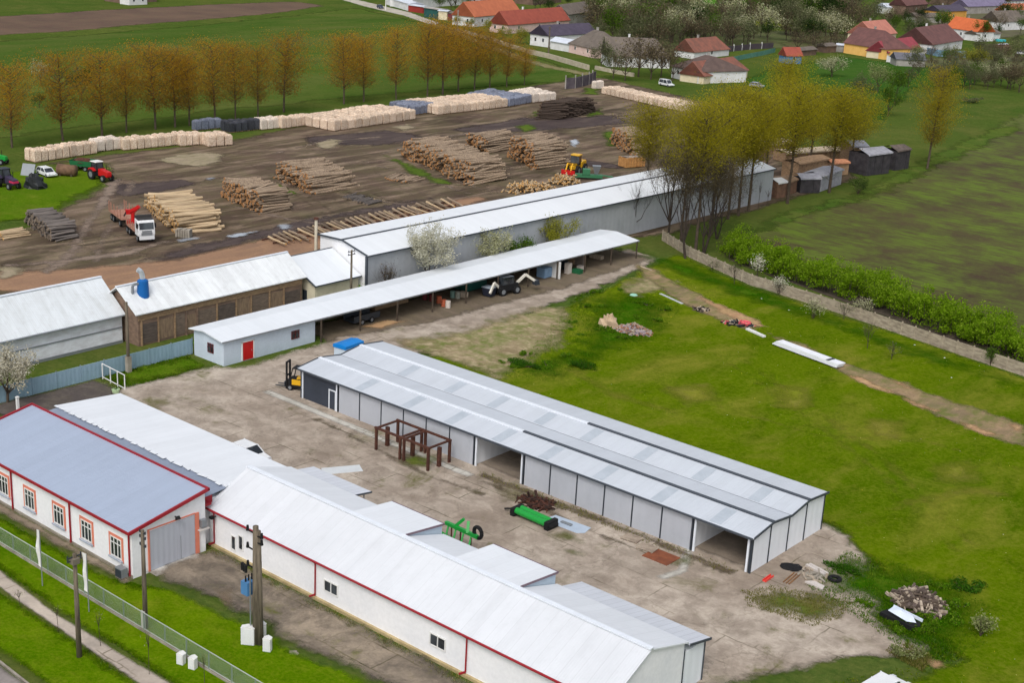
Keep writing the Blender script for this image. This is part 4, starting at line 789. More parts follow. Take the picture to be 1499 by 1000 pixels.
# village trees: crowns told apart in the photo
vt=[(640,18,'b')]
kinds={'g':(L_green,'green leafing tree'),'d':(L_dark,'dark evergreen tree'),'w':(L_cream,'cream blossoming tree'),'b':(L_brown,'bare brown twiggy tree'),'p':(L_pale,'pale green tree'),'y':(L_yel,'yellow green tree'),'k':(L_grey,'grey green tree')}
pv={k:[bushy('village_tree','x',8,7,v[0],200+ord(k)+j,1500 if k!='b' else 700,.34,'tree',None,.22,2,.14) for j in(0,1)] for k,v in kinds.items()}
used={k:0 for k in kinds}
tr_=random.Random(21);TH=[]
for i in range(170):
    u=tr_.random();px=870+u*380;py=tr_.uniform(14,72)-(6 if px>1100 else 0);hh=tr_.uniform(20,40);k=tr_.choice('bbbbkkkgdkwb');TH.append((px,py,py-hh,k,'in the dense garden thicket behind the cottages'))
for i in range(44):
    px=tr_.uniform(1335,1500);py=tr_.uniform(84,132);TH.append((px,py,py-tr_.uniform(12,26),tr_.choice('bbkkgpw'),'in the scrubby gardens below the right hand houses'))
for i in range(34):
    px=tr_.uniform(1290,1500);py=tr_.uniform(8,60);TH.append((px,py,py-tr_.uniform(14,24),tr_.choice('bbkgd'),'between the right hand village houses'))
for i in range(14):
    px=tr_.uniform(640,880);py=tr_.uniform(2,24);TH.append((px,py,py-tr_.uniform(14,26),tr_.choice('bkgdk'),'behind the orange and red roofed houses at the top edge'))
V=TH+[(915,118,72,'b','before the long white cottage, leftmost of the front row'),(935,112,50,'b','before the long white cottage, at the middle of its wall'),(953,116,62,'b','before the long white cottage, right of its middle'),(968,112,55,'b','at the right end of the long white cottage'),(985,118,72,'b','above the parked white van'),(898,115,78,'k','by the pink house end wall'),(880,100,60,'k','between the pink house and the white cottage'),
(958,60,8,'b','tall behind the white cottage roof'),(930,50,6,'k','left of the tallest bare tree behind the cottages'),(985,62,14,'w','behind the reddish roofed hut, leftmost'),(1000,58,20,'k','behind the reddish roofed hut'),(1020,50,18,'g','on the far green behind the reddish hut'),(1045,58,22,'g','above the reddish hut roof'),(1065,62,25,'w','right of the reddish hut'),(1040,34,16,'b','on the edge of the far green lawn'),(1090,40,10,'k','on the far lawn edge near the yellow crop'),(1115,45,8,'w','tall by the yellow crop patch'),(1098,60,30,'p','over the garden fence'),
(900,45,5,'g','behind the dark roofed house, left'),(870,30,4,'w','small beyond the dark roofed house'),(885,22,-6,'d','at the top edge behind the orange roofed house'),(915,25,-8,'k','at the top edge above the cottages'),(945,22,-10,'b','at the top edge near the green field'),(860,18,-5,'g','at the top edge by the orange roof'),
(1200,42,-8,'d','big, at the top edge behind the garden'),(1218,40,-6,'d','big, right of another at the top edge'),(1185,40,0,'g','left of the dark evergreens at the top'),(1180,48,14,'w','below the dark evergreens, left'),(1200,48,22,'w','below the dark evergreens, right'),(1240,52,6,'b','bare by the yellow house garden'),(1258,50,2,'b','behind the yellow house garden, taller'),(1275,46,4,'k','behind the yellow house'),(1300,36,14,'w','beside the white house at the top right'),(1312,40,22,'g','between the yellow and the white gabled house'),(1330,46,26,'g','behind the white gabled house'),
(1167,76,42,'b','near the blue gabled hut, left'),(1195,78,44,'b','near the blue gabled hut, right'),(1225,72,44,'b','left of the yellow house'),
(1218,112,84,'w','low and broad on the garden lawn'),(1285,135,96,'p','large on the garden lawn below the yellow house'),(1262,150,110,'k','on the lower garden lawn, left'),(1310,150,104,'g','on the lower garden lawn, right'),(1300,170,128,'g','lowest on the garden lawn'),(1330,128,102,'k','beside the lone round poplar'),
(1395,100,74,'b','by the blue metal fence, left'),(1410,98,72,'y','by the blue metal fence, middle'),(1430,102,70,'y','by the blue metal fence, right'),(1460,100,78,'w','pale, at the right garden edge'),(1475,130,88,'b','at the right edge above the field'),(1492,135,92,'b','at the far right edge above the field'),(1455,128,98,'k','in the hedge above the field'),(1345,110,88,'b','beside the grey shed'),(1485,70,52,'k','by the brown sheds at the right edge'),
(715,48,28,'y','by the lane before the orange roofed house'),(690,44,24,'p','by the lane at the garage row'),(738,62,38,'y','before the red roofed house'),(762,64,40,'y','before the red roofed house, right'),(668,40,22,'y','at the end of the paved lane'),(1150,20,-5,'g','at the top edge left of the evergreens'),(1070,14,-6,'p','at the top edge on the far lawn'),(1130,12,-8,'k','at the top edge above the yellow crop'),(1252,20,-12,'k','at the top edge behind the garden'),(1290,14,-10,'b','at the top edge near the white house'),
(60,125,90,'w','behind the poplars at the left edge, blossoming'),(58,158,138,'d','low behind the left poplars'),(120,150,100,'d','dark between the left poplars'),(115,112,95,'p','beyond the left poplars')]
for i,(px,by,ty,k,where) in enumerate(V):
    x,y=G(px,by);h=max(2.2,HT(px,by,ty))*(1.45 if i<len(TH) else 1.12);root=pv[k][used[k]%2];lab=f'{kinds[k][1]} {where}';s_=h/8;sw=s_*rr.uniform(.85,1.15) if 'broad' not in where else s_*1.9
    if used[k]<2: root.location=(x,y,0);root.scale=(sw,sw,s_);root['label']=lab;root['group']='village trees'
    else: dup(root,(x,y,0),rr.uniform(0,6.28),lab,'village trees',(sw,sw,s_))
    used[k]+=1
for k in pv:
    for j in(0,1):
        if used[k]<=j:
            for c in list(pv[k][j].children): bpy.data.objects.remove(c)
            bpy.data.objects.remove(pv[k][j])
# dark clipped hedge at the right
x,y=G(1405,112);t=shrub('dark_hedge','long dark clipped hedge at the edge of the right hand gardens',2.2,3,L_dark,77,1800,.3,'hedge',None,20);a=Vector(G(1390,104));c=Vector(G(1448,117));t.location=((a.x+c.x)/2,(a.y+c.y)/2,0);t.rotation_euler.z=math.atan2(c.y-a.y,c.x-a.x)-PI/2
x,y=G(1425,150);t=shrub('scrub','grey green scrub on the bank above the ploughed field',1.6,4,L_grey,78,1500,.26,'scrub',None,10);t.location=(*G(1425,150),0)
# grass tufts (nobody could count them)
gt=[];rg=np.random.default_rng(4)
def scatter(poly,n,smin,smax):
    P=np.array(poly);lo,hi=P.min(0),P.max(0);q=rg.uniform(lo,hi,(n*3,2));ins=np.zeros(len(q),bool)
    for i in range(len(P)):
        a=P[i];b=P[(i+1)%len(P)];d=b-a
        if abs(d[1])<1e-9: continue
        ins^=((a[1]>q[:,1])!=(b[1]>q[:,1]))&(q[:,0]<d[0]*(q[:,1]-a[1])/d[1]+a[0])
    return q[ins][:n]
def tuftmesh(name,pts,hmin,hmax,mt,nb=4,wd=.05):
    n=len(pts)*nb;p=np.repeat(pts,nb,0)+rg.normal(size=(n,2))*.09;h=rg.uniform(hmin,hmax,n);a=rg.uniform(0,6.28,n);l=rg.normal(size=(n,2))*.4*h[:,None]
    z0=np.full(n,.06);A=np.stack([p[:,0]-np.cos(a)*wd,p[:,1]-np.sin(a)*wd,z0],1);B=np.stack([p[:,0]+np.cos(a)*wd,p[:,1]+np.sin(a)*wd,z0],1);T=np.stack([p[:,0]+l[:,0],p[:,1]+l[:,1],z0+h],1)
    me=bpy.data.meshes.new(name);V_=np.stack([A,B,T],1).reshape(-1,3);me.vertices.add(3*n);me.vertices.foreach_set('co',V_.ravel().astype(np.float32));me.loops.add(3*n);me.loops.foreach_set('vertex_index',np.arange(3*n,dtype=np.int32));me.polygons.add(n);me.polygons.foreach_set('loop_start',np.arange(0,3*n,3,dtype=np.int32));me.polygons.foreach_set('loop_total',np.full(n,3,np.int32))
    me.materials.append(mt);at=me.attributes.new('tint','FLOAT','FACE');at.data.foreach_set('value',rg.uniform(0,1,n).astype(np.float32));me.update(calc_edges=True);o=bpy.data.objects.new(name,me);COL.objects.link(o)
    o['kind']='stuff';o['label']='rough grass tufts growing over lawn, verge and rubble edges';o['category']='grass';return o
lw=[(-100,105.5),(-48,105),(-40,98),(-36,94),(-33,88),(-38,78),(-25,72),(5,82),(5,160),(-52,158),(-95,166),(-111,174),(-106,142),(-103,116)]
tuftmesh('grass_tufts',scatter(lw,48000,0,0),.05,.16,leafmat('tuft_lawn',S(84,116,4),S(104,128,8),S(128,136,30),.5))
tuftmesh('grass_tufts',np.concatenate([scatter([(-100,49.7),(-56,49),(-56,58),(-66,57),(-79,56.6),(-84,54.4),(-100,54.2)],24000,0,0),scatter([(-100,44.4),(-60,42.8),(-58,47),(-82,47.4),(-100,47.6)],15000,0,0)]),.06,.2,leafmat('tuft_front',S(72,118,2),S(96,134,10),S(124,142,32),.5))
tuftmesh('grass_tufts',np.concatenate([scatter([G(*q) for q in((735,552),(770,520),(850,430),(960,432),(1000,450),(960,500),(880,530),(800,560))],6000,0,0),scatter([G(*q) for q in((1180,860),(1240,810),(1330,830),(1450,890),(1440,950),(1380,975),(1310,945))],4500,0,0),scatter([(-122.2,80),(-122.2,91),(-118,90),(-117.6,80)],1500,0,0)]),.08,.28,leafmat('tuft_rank',S(66,112,6),S(88,122,14),S(118,134,40),.5))
tuftmesh('grass_tufts',np.concatenate([scatter([G(*q) for q in((1085,868),(1130,860),(1250,885),(1230,908),(1190,920),(1095,890))],1200,0,0),scatter([(-77.5,89.8),(-50,90),(-50,91.2),(-77.5,91)],500,0,0),scatter([(-83,63.3),(-43,63.3),(-43,62.2),(-83,62.4)],700,0,0),scatter([G(*q) for q in((1295,955),(1330,945),(1365,965),(1350,985))],500,0,0)]),.08,.28,leafmat('tuft_dry',S(104,108,44),S(120,118,60),S(140,130,80),.4))

# dandelion heads dotted over the lawn
dp=scatter(lw,900,0,0);o=leaves('dandelion_heads',np.column_stack([dp,np.full(len(dp),.17)]),.13,leafmat('dandelion',S(210,190,40),S(190,190,120),S(226,226,200),.3),None,5,.9,3);o['kind']='stuff';o['label']='yellow and white flower heads dotted over the lawn';o['category']='flowers'

wr=random.Random(31);wl=leafmat('weed_bright',S(66,110,14),S(88,126,22),S(120,142,44),.45)
wp=[shrub('weed_clump','x',.6,1.8,wl,300+j,420,.16,'weeds',None,1.4) for j in(0,1)];n_=0
for px0,py0,rx,ry,num,lab in((900,465,75,38,26,'bright green weed clump in the rank grass around the mauve rubble heap'),(1345,885,85,48,22,'green weed clump in the rank grass around the large brush heap'),(790,532,55,16,12,'green weed clump along the lawn edge behind the grey hall')):
    for i in range(num):
        a=wr.uniform(0,6.28);q=wr.uniform(.35,1);px,py=px0+rx*q*math.cos(a),py0+ry*q*math.sin(a);sc=wr.uniform(.5,1.25);x,y=G(px,py)
        if n_<2: t=wp[n_];t.location=(x,y,.04);t['label']=lab;t['group']='weed clumps in the rank grass';t.scale=(sc,sc,sc)
        else: dup(wp[n_%2],(x,y,.04),wr.uniform(0,6),lab,'weed clumps in the rank grass',sc)
        n_+=1
# ================================================================ LOG YARD
def logmat(name,c,c2,rnd=.5): return mat(name,c,c2,3.,.9,0,.6,.3,True,rnd,(.35,1.5,1.5))
LB=dict(pale=logmat('log_pale',S(194,174,142),S(150,126,98)),brown=logmat('log_brown',S(160,142,120),S(92,76,64),.9),grey=logmat('log_grey',S(124,116,110),S(76,70,68),.8),dark=logmat('log_dark',S(88,74,64),S(50,42,38)))
LE=dict(pale=mat('log_end_pale',S(206,168,108),S(168,120,70),4.,.9,obj=True,rnd=.4),brown=mat('log_end_tan',S(172,126,80),S(118,84,56),4.,.9,obj=True,rnd=.5),grey=mat('log_end_grey',S(138,124,108),S(100,86,74),4.,.9,obj=True,rnd=.4),dark=mat('log_end_dark',S(120,92,66),S(64,50,40),4.,.9,obj=True,rnd=.6))
def logmesh(kind,seed):
    rr=random.Random(seed);mb=MB();n=7;P=[];k=4
    for i in range(k+1):
        t=i/k;P.append((t-.5,rr.gauss(0,.012),rr.gauss(0,.012)))
    vs=[]
    for i,p in enumerate(P):
        r=.5*(1.06-.2*i/k)*rr.uniform(.95,1.05)
        for j in range(n): a=2*PI*j/n;vs.append((p[0],(p[1]*8+math.cos(a)*r),(p[2]*8+math.sin(a)*r)))
    fs=[(i*n+j,i*n+(j+1)%n,(i+1)*n+(j+1)%n,(i+1)*n+j) for i in range(k) for j in range(n)]
    mb.add(vs,fs,0);mb.f.append(list(range(n))[::-1]);mb.m.append(1);mb.f.append(list(range(k*n,(k+1)*n)));mb.m.append(1)
    me=bpy.data.meshes.new('log');me.from_pydata(mb.v,[],mb.f);me.materials.append(LB[kind]);me.materials.append(LE[kind]);me.polygons.foreach_set('material_index',mb.m);me.polygons.foreach_set('use_smooth',[m==0 for m in mb.m]);me.update();return me
LM={k:[logmesh(k,i) for i in range(4)] for k in LB}
LOGS=[]   # (distance, visible, matrix, kind, label)
def pile(A,B,C,h,kind,label,dia=.34,short=0,jit=.12,slope=.9,world=False,tilt=.055):
    "log stack: ends along ground line A-B, logs run towards C, heaped to height h"
    A,B,C=[Vector(p if world else G(*p)) for p in(A,B,C)];ax=(C-B);L=ax.length;ax.normalize();row=(B-A);W=row.length;row.normalize()
    if short:L=short
    rr=random.Random(int(abs(A.x*10)));lay=max(1,int(h/(dia*.86)))
    for j in range(lay):
        z=dia*.5+j*dia*.86;ins=j*dia*.5*slope*(1.2);n=int((W-2*ins)/dia)
        for i in range(n):
            s=ins+dia*(.5+i)+(j%2)*dia*.0+rr.uniform(-.06,.06);o=rr.gauss(0,jit*L*.35);l=L*rr.uniform(.82,1.05) if not short else L*rr.uniform(.9,1.05)
            c=A+row*s+ax*(L/2+o);yaw=math.atan2(ax.y,ax.x)+rr.gauss(0,tilt)+(rr.gauss(0,.16) if j>=lay-3 and rr.random()<.35 else 0);d=dia*rr.uniform(.7,1.2)
            M=Matrix.Translation((c.x,c.y,z+rr.uniform(-.05,.08)))@Matrix.Rotation(yaw,4,'Z')@Matrix.Rotation(rr.gauss(0,tilt*.8),4,'Y')@Matrix.Rotation(rr.uniform(0,6),4,'X')@Matrix.Diagonal((l*(1 if rr.random()<.6 else -1),d,d,1))
            vis=(j>=lay-2) or i<2 or i>=n-2 or rr.random()<.2
            LOGS.append((c.length*(1 if vis else 99),M,kind,label))
pile((36,326),(77,356),(115,350),2.5,'grey','weathered grey log in the left hand stack by the grass',.42)
pile((210,304),(260,344),(330,338),3.0,'pale','pale peeled log in the long stack beside the white truck',.5,0,.1)
pile((322,288),(384,315),(430,308),3.4,'brown','brown log in the stack right of the white truck',.47)
pile((404,258),(458,286),(522,276),3.0,'brown','brown log in the wide stack in the middle of the yard',.46,0,.16)
pile((586,228),(692,272),(744,264),3.8,'brown','brown log in the biggest heap behind the warehouse',.47,0,.2)
pile((680,216),(712,226),(758,218),3.4,'brown','brown log in the far heap beyond the biggest one',.46,0,.15)
pile((742,228),(788,250),(834,241),4.4,'brown','brown log in the heap beside the yellow loader',.46,0,.14)
pile((822,175),(874,164),(798,166),4.0,'dark','dark log in the black stack near the crates',.42,7,.2)
pile((893,208),(926,228),(958,224),3.6,'brown','brown log in the stack half hidden by the poplars',.46,0,.2)
pile((-14,346),(4,352),(46,346),.9,'pale','pale log in the low pile at the left edge',.3)
def billets(P,r,h,n,label,seed):
    rr=random.Random(seed);c=Vector(G(*P));ax=Vector(c).normalized()
    for i in range(n):
        a=rr.uniform(0,6.28);q=rr.random()**.5;z=(1-q*q)*h*rr.uniform(.55,1.)+.12;p=c+Vector((math.cos(a)*q*r*.55,math.sin(a)*q*r*.8))+Vector((-ax.y,ax.x))*rr.uniform(-r*.5,r*.5)
        M=Matrix.Translation((p.x,p.y,z))@Matrix.Rotation(math.atan2(ax.y,ax.x)+rr.gauss(0,.5),4,'Z')@Matrix.Rotation(rr.gauss(0,.35),4,'Y')@Matrix.Diagonal((rr.uniform(.8,1.2),rr.uniform(.2,.34),rr.uniform(.2,.34),1));LOGS.append((p.length*(1 if rr.random()<.12 else 99),M,'pale',label))
billets((776,280),4.4,1.7,230,'short split log in the billet heap behind the warehouse',3)
billets((826,268),3.0,1.6,150,'short split log in the billet heap by the yellow loader',4)
pile((560,262),(600,270),(620,262),.4,'brown','loose log lying on the mud in the middle of the yard',.3)
pile((500,290),(540,302),(560,296),.35,'grey','loose grey log on the mud near the conveyor logs',.3)
for i in range(38):     # logs laid side by side on the conveyor skids behind the warehouse
    f=i/37;px=394+(652-394)*f;py=352+(297-352)*f+(3 if i%5==0 else 0);a=Vector(G(px,py-3));c=Vector(G(px+26+random.uniform(-4,4),py+9+random.uniform(-1,1)));m=(a+c)/2;d=c-a
    M=Matrix.Translation((m.x,m.y,.55+random.uniform(-.03,.05)))@Matrix.Rotation(math.atan2(d.y,d.x)+random.gauss(0,.04),4,'Z')@Matrix.Diagonal((d.length*random.uniform(.9,1.05),.36,.36,1));LOGS.append((m.length*.5,M,'brown' if i%3 else 'pale','log laid on the skids in a long row along the warehouse back'))
a=Vector(G(392,356));c=Vector(G(660,300));nn=Vector((-(c-a).y,(c-a).x)).normalized()
sk=MB()
for s in(-1.2,1.2):
    p,q=a+nn*0+Vector((0,0)),c;p=p+nn*s;q=q+nn*s
    if s<0: sk.beam((p.x,p.y,.25),(q.x,q.y,.25),.15,.2)
    else: sk.beam((p.x,p.y,.27),(q.x,q.y,.27),.15,.2)
solid(sk,'skid_rail',[RUST],'pair of rusty skid rails carrying the row of logs behind the warehouse','skids')
LOGS.sort(key=lambda q:q[0])
for dd,M,k,lab in LOGS[:300]:
    o=bpy.data.objects.new('log',LM[k][random.randrange(4)]);COL.objects.link(o);o.matrix_world=M;tag(o,lab,'log','logs stacked in the timber yard')
rest={}
for dd,M,k,lab in LOGS[300:]: rest.setdefault(k,[]).append(M)
for k,Ms in rest.items():
    mb=MB()
    for M in Ms:
        me=random.choice(LM[k]);vs=[M@v.co for v in me.vertices];o0=len(mb.v);mb.v+=[tuple(v) for v in vs]
        for p in me.polygons: mb.f.append([o0+i for i in p.vertices]);mb.m.append(p.material_index)
    o=mb.build('log_heap',[LB[k],LE[k]]);tag(o,f'{k} logs lying deeper inside the yard stacks','logs');o['kind']='stuff'
# ---- firewood crates
def cratemat(name,ca,cb,gap):
    t=NT(name);v=t.pos(True);vo=t.n('ShaderNodeTexVoronoi',feature='F1');vo.inputs['Scale'].default_value=5.5;t.l(v,vo.inputs['Vector'])
    wn=t.n('ShaderNodeTexWhiteNoise');t.l(vo.outputs['Color'],wn.inputs['Vector']);col=t.mix(wn.outputs['Value'],ca,cb)
    ed=t.n('ShaderNodeTexVoronoi',feature='DISTANCE_TO_EDGE');ed.inputs['Scale'].default_value=5.5;t.l(v,ed.inputs['Vector']);g=t.math('LESS_THAN',ed.outputs['Distance'],.035);col=t.mix(g,col,gap)
    oi=t.n('ShaderNodeObjectInfo').outputs['Random'];h=t.n('ShaderNodeHueSaturation');t.l(t.math('ADD',t.math('MULTIPLY',oi,.28),.86),h.inputs['Value']);t.l(col,h.inputs['Color'])
    return t.done(t.bsdf(h.outputs[0],.9,0,ed.outputs['Distance'],.5,.08))
CW=cratemat('split_wood',S(224,208,188),S(198,172,148),S(138,112,94));CWp=cratemat('split_wood_pale',S(222,212,200),S(204,190,176),S(150,132,118));TARP=mat('blue_wrap',S(132,138,154),S(96,102,120),2.5,.35,obj=True,rnd=.4,bump=.5);PAL=mat('pallet_wood',S(168,140,112),S(128,104,84),3,.9,obj=True)
DKW=mat('dark_wrap',S(70,72,80),S(48,50,56),2.5,.4,obj=True,rnd=.4,bump=.5)
def cratemesh(w,h,seed,mt):
    rr=random.Random(seed);mb=MB();n=5;vs=[];k=[0,.1,.5,.9,1]
    g=lambda i,j,l:(w*(k[i]-.5)*(.97 if l==0 else .86 if l==4 else 1.0)+rr.uniform(-.03,.03),w*(k[j]-.5)*(.97 if l==0 else .86 if l==4 else 1)+rr.uniform(-.03,.03),.14+(h-.14)*k[l]+(rr.uniform(.04,.2) if l==4 and 0<i<4 and 0<j<4 else 0))
    idx={}
    for i in range(n):
        for j in range(n):
            for l in range(n):
                if i in(0,4) or j in(0,4) or l in(0,4): idx[i,j,l]=len(vs);vs.append(g(i,j,l))
    fs=[]
    for a in range(4):
        for b in range(4):
            fs+=[(idx[a,b,4],idx[a+1,b,4],idx[a+1,b+1,4],idx[a,b+1,4]),(idx[a,b,0],idx[a,b+1,0],idx[a+1,b+1,0],idx[a+1,b,0])]
            fs+=[(idx[a,0,b],idx[a+1,0,b],idx[a+1,0,b+1],idx[a,0,b+1]),(idx[a,4,b],idx[a,4,b+1],idx[a+1,4,b+1],idx[a+1,4,b]),(idx[0,a,b],idx[0,a,b+1],idx[0,a+1,b+1],idx[0,a+1,b]),(idx[4,a,b],idx[4,a+1,b],idx[4,a+1,b+1],idx[4,a,b+1])]
    mb.add(vs,fs,0)
    for s in(-.42,0,.42): mb.box(w*s-.06,w*s+.06,-w*.5,w*.5,0,.13,1)
    me=bpy.data.meshes.new('firewood_crate');me.from_pydata(mb.v,[],mb.f);me.materials.append(mt);me.materials.append(PAL);me.polygons.foreach_set('material_index',mb.m);me.update();return me
CM={}
def crates(A,B,n,rows,kind,label,h=2.15,skew=None):
    A,B=Vector(G(*A)),Vector(G(*B));d=B-A;st=d.length/n;d.normalize();pp=Vector((-d.y,d.x))
    if pp.dot(A)<0: pp=-pp
    if skew: pp=(Vector(G(*skew))-A).normalized()
    key=(kind,round(st,1))
    if key not in CM: CM[key]=[cratemesh(st*.86,h*(1+.05*(q-1)),q+int(st*100),{'w':CW,'p':CWp,'t':TARP,'d':DKW}[kind]) for q in range(3)]
    for r_ in range(rows):
        for i in range(n):
            p=A+d*st*(i+.5)+pp*st*(r_+.5);o=bpy.data.objects.new('firewood_crate',random.choice(CM[key]));COL.objects.link(o);o.location=(p.x+random.uniform(-.06,.06),p.y+random.uniform(-.06,.06),0.09);o.rotation_euler.z=math.atan2(d.y,d.x)+random.gauss(0,.03)+random.choice((0,PI/2,PI));tag(o,label,'crate','firewood crates around the log yard')
crates((52,239),(144,225),9,2,'w','pale firewood crate in the leftmost row near the white car')
crates((144,223),(179,219),3,2,'p','whitish firewood crate in the group of three by the left row')
crates((182,221),(262,213),8,2,'w','pale firewood crate in the row of eight behind the mud clearing')
crates((264,215),(303,212),4,3,'w','pale firewood crate in the square block right of the row of eight')
crates((306,216),(342,213),3,3,'w','pale firewood crate in the block at the end of the left line')
crates((287,192),(326,188),4,1,'t','blue grey wrapped firewood crate behind the left blocks')
crates((336,195),(383,190),5,2,'d','dark wrapped firewood crate between the left and middle blocks')
crates((384,191),(410,188),3,2,'p','white firewood crate beside the dark wrapped ones')
crates((413,189),(457,183),6,2,'w','pale firewood crate in the small block before the big ones')
crates((490,193),(610,175),12,5,'w','pale firewood crate in the big middle block')
crates((608,169),(638,164),4,4,'t','blue grey wrapped firewood crate between the two big blocks')
crates((641,169),(745,157),11,5,'w','pale firewood crate in the big right hand block')
crates((747,157),(780,151),4,5,'t','blue grey wrapped firewood crate right of the big blocks')
crates((782,151),(815,147),4,4,'p','white firewood crate at the end of the long line')
crates((880,137),(1006,166),18,3,'w','pale firewood crate in the long row by the village cottages',1.9)
crates((872,131),(885,130),2,1,'p','whitish firewood crate standing alone near the dark fence')
# ---- yard vehicles
def wheel(mb,c,r,w,m=0,mh=1):
    x,y,z=c;mb.cyl((x,y-w/2,z),(x,y+w/2,z),r,r,14,m);mb.cyl((x,y-w/2-.01,z),(x,y+w/2+.01,z),r*.55,r*.55,10,mh)
def wheels(par,L,r,w):
    for c in L: mb=MB();wheel(mb,c,r,w);mb.build('wheel',[BLACK,STEEL],par)
def heading(p,q): a,b=G(*p),G(*q);return ((a[0]+b[0])/2,(a[1]+b[1])/2),math.atan2(b[1]-a[1],b[0]-a[0])
carW=plain('car_white',S(226,228,230),.3);carS=plain('car_silver',S(170,174,180),.3,.3);carD=plain('car_dark_blue',S(44,54,80),.3)
def car(label,at,yaw,paint=carW,L=4.3,W=1.75,H=1.45,van=False,name='parked_car'):
    t=thing(name,label,'car',(at[0],at[1],.12),yaw);h=W/2
    mb=MB();lo=[(-L/2,.35),(-L/2+.05,.3),(L/2-.1,.3),(L/2,.4),(L/2-.02,.66),(L/2-.95,.84),(-L/2+.08,.9),(-L/2,.75)];mb.prism(lo,-h,h,'y');b=mb.build('body',paint,t,bevel=.06)
    if van: up=[(-L/2+.1,.9),(L/2-1.2,.84),(L/2-1.75,H),(-L/2+.25,H)]
    else: up=[(-L/2+.15,.9),(L/2-1.1,.84),(L/2-1.9,H),(-L/2+.7,H)]
    a=MB();k=.16;bt=[(u,v) for u,v in up];a.add([(up[0][0],-h+.03,up[0][1]),(up[1][0],-h+.03,up[1][1]),(up[2][0],-h+k,H),(up[3][0],-h+k,H),(up[0][0],h-.03,up[0][1]),(up[1][0],h-.03,up[1][1]),(up[2][0],h-k,H),(up[3][0],h-k,H)],[(0,1,2,3),(7,6,5,4),(1,5,6,2),(0,3,7,4),(3,2,6,7)]);a.build('windows',GLASS,t)
    a=MB();a.hexa([(up[3][0]-.02,-h+k-.02,H-.03),(up[2][0]+.05,-h+k-.02,H-.03),(up[2][0]+.05,h-k+.02,H-.03),(up[3][0]-.02,h-k+.02,H-.03)],[(up[3][0]+.05,-h+k+.05,H+.04),(up[2][0]-.02,-h+k+.05,H+.04),(up[2][0]-.02,h-k-.05,H+.04),(up[3][0]+.05,h-k-.05,H+.04)]);
    a.build('roof',paint,t)
    a=MB()
    for s in(-1,1):
        for i,j in((1,2),(0,3)): a.beam((up[i][0],s*(h-.03),up[i][1]),(up[j][0],s*(h-k),H),.09)
        xm=(up[1][0]+up[0][0])/2;a.beam((xm,s*(h-.03),.87),(xm,s*(h-k),H),.07)
    a.build('pillar',paint,t)
    wheels(t,[(sx*L*.31,sy*(h-.08),.31) for sx in(-1,1) for sy in(-1,1)],.31,.2)
    for s in(-1,1): a=MB();a.box(L/2-.12,L/2-.0,s*h*.68-.16,s*h*.68+.16,.58,.72);a.build('headlight',plain('lamp_glass',S(210,214,220),.2),t)
    for s in(-1,1): a=MB();a.box(-L/2-.02,-L/2+.05,s*h*.75-.1,s*h*.75+.1,.6,.82);a.build('tail_light',REDP,t)
    return t
p,yw=heading((58,254),(80,262));car('white estate car parked on the grass behind the black tarpaulin heap',p,yw,carW,4.6)
p,yw=heading((374,664),(404,678));car('white car parked close behind the white roofed wing',(-94.4,77.0),0,carW,4.4)
p,yw=heading((966,124),(986,128));car('white van like car parked before the cottage beside the crates',p,yw,carW,4.8,1.9,1.8,True)
p,yw=heading((1270,1004),(1302,985));car('white pickup car cut off at the bottom edge of the yard',G(1292,1026),yw,carW,4.6,1.8,1.6,True)
car('small white car at the far right edge of the village gardens',G(1497,80),.4,carW)
car('dark blue car parked on the paved lane at the top',G(557,12),heading((545,6),(580,16))[1],carD)
car('silver car parked near the brown roofed house',G(1108,128),.2,carS)
# timber truck with crane and trailer
(px_,yw)=heading((165,318),(222,354));pc=Vector(px_);a0,a1=Vector(G(216,356)),Vector(G(160,308));yw=math.atan2(a0.y-a1.y,a0.x-a1.x)
t=thing('timber_truck','white cab timber lorry with red loading crane and empty log bed','lorry',(a0.x,a0.y,.1),yw)
chass=plain('chassis_dark',S(60,58,58),.7);redb=mat('bed_boards',S(176,130,110),S(140,100,84),2.,.9,obj=True)
mb=MB();mb.prism([(-2.0,.9),(-.15,.9),(0,1.2),(-.05,1.9),(-.3,3.0),(-.55,3.25),(-2.0,3.3)],-1.22,1.22,'y');c=mb.build('cab',carW,t,bevel=.06)
mb=MB();mb.hexa([(-.02,-1.05,1.95),(-.02,1.05,1.95),(-.1,1.05,1.95),(-.1,-1.05,1.95)],[(-.22,-1.05,2.9),(-.22,1.05,2.9),(-.3,1.05,2.9),(-.3,-1.05,2.9)])
for s in(-1.235,1.215): mb.box(-1.3,-.4,s,s+.02,2.0,2.8)
mb.build('windscreen',GLASS,c)
mb=MB();mb.box(-.1,.06,-1.1,1.1,.45,.95);mb.box(.0,.05,-.8,.8,1.1,1.5,1);mb.box(.0,.05,-.7,.7,1.56,1.8,1);mb.build('bumper',[carW,STEEL],c)
for s in(-1.3,1.3): mb=MB();mb.box(-.35,-.15,s-.12,s+.12,2.1,2.8);mb.build('mirror',BLACK,c)
mb=MB();mb.box(-1.95,-.5,-1.15,1.15,3.31,3.4);mb.box(-2.05,-1.6,-1.2,1.2,3.4,3.75);mb.build('roof_spoiler',chass,c)
mb=MB();mb.box(-8.2,-.3,-.5,.5,.75,1.05);mb.build('chassis',chass,t)
mb=MB();mb.box(-7.0,-2.2,-1.2,1.2,1.15,1.3);mb.build('log_bed',redb,t)
for x in(-2.4,-3.5,-4.6,-5.7,-6.8):
    for s in(-1.18,1.18): mb=MB();mb.box(x-.06,x+.06,s-.06,s+.06,1.3,2.4);mb.build('stake',redb,t)
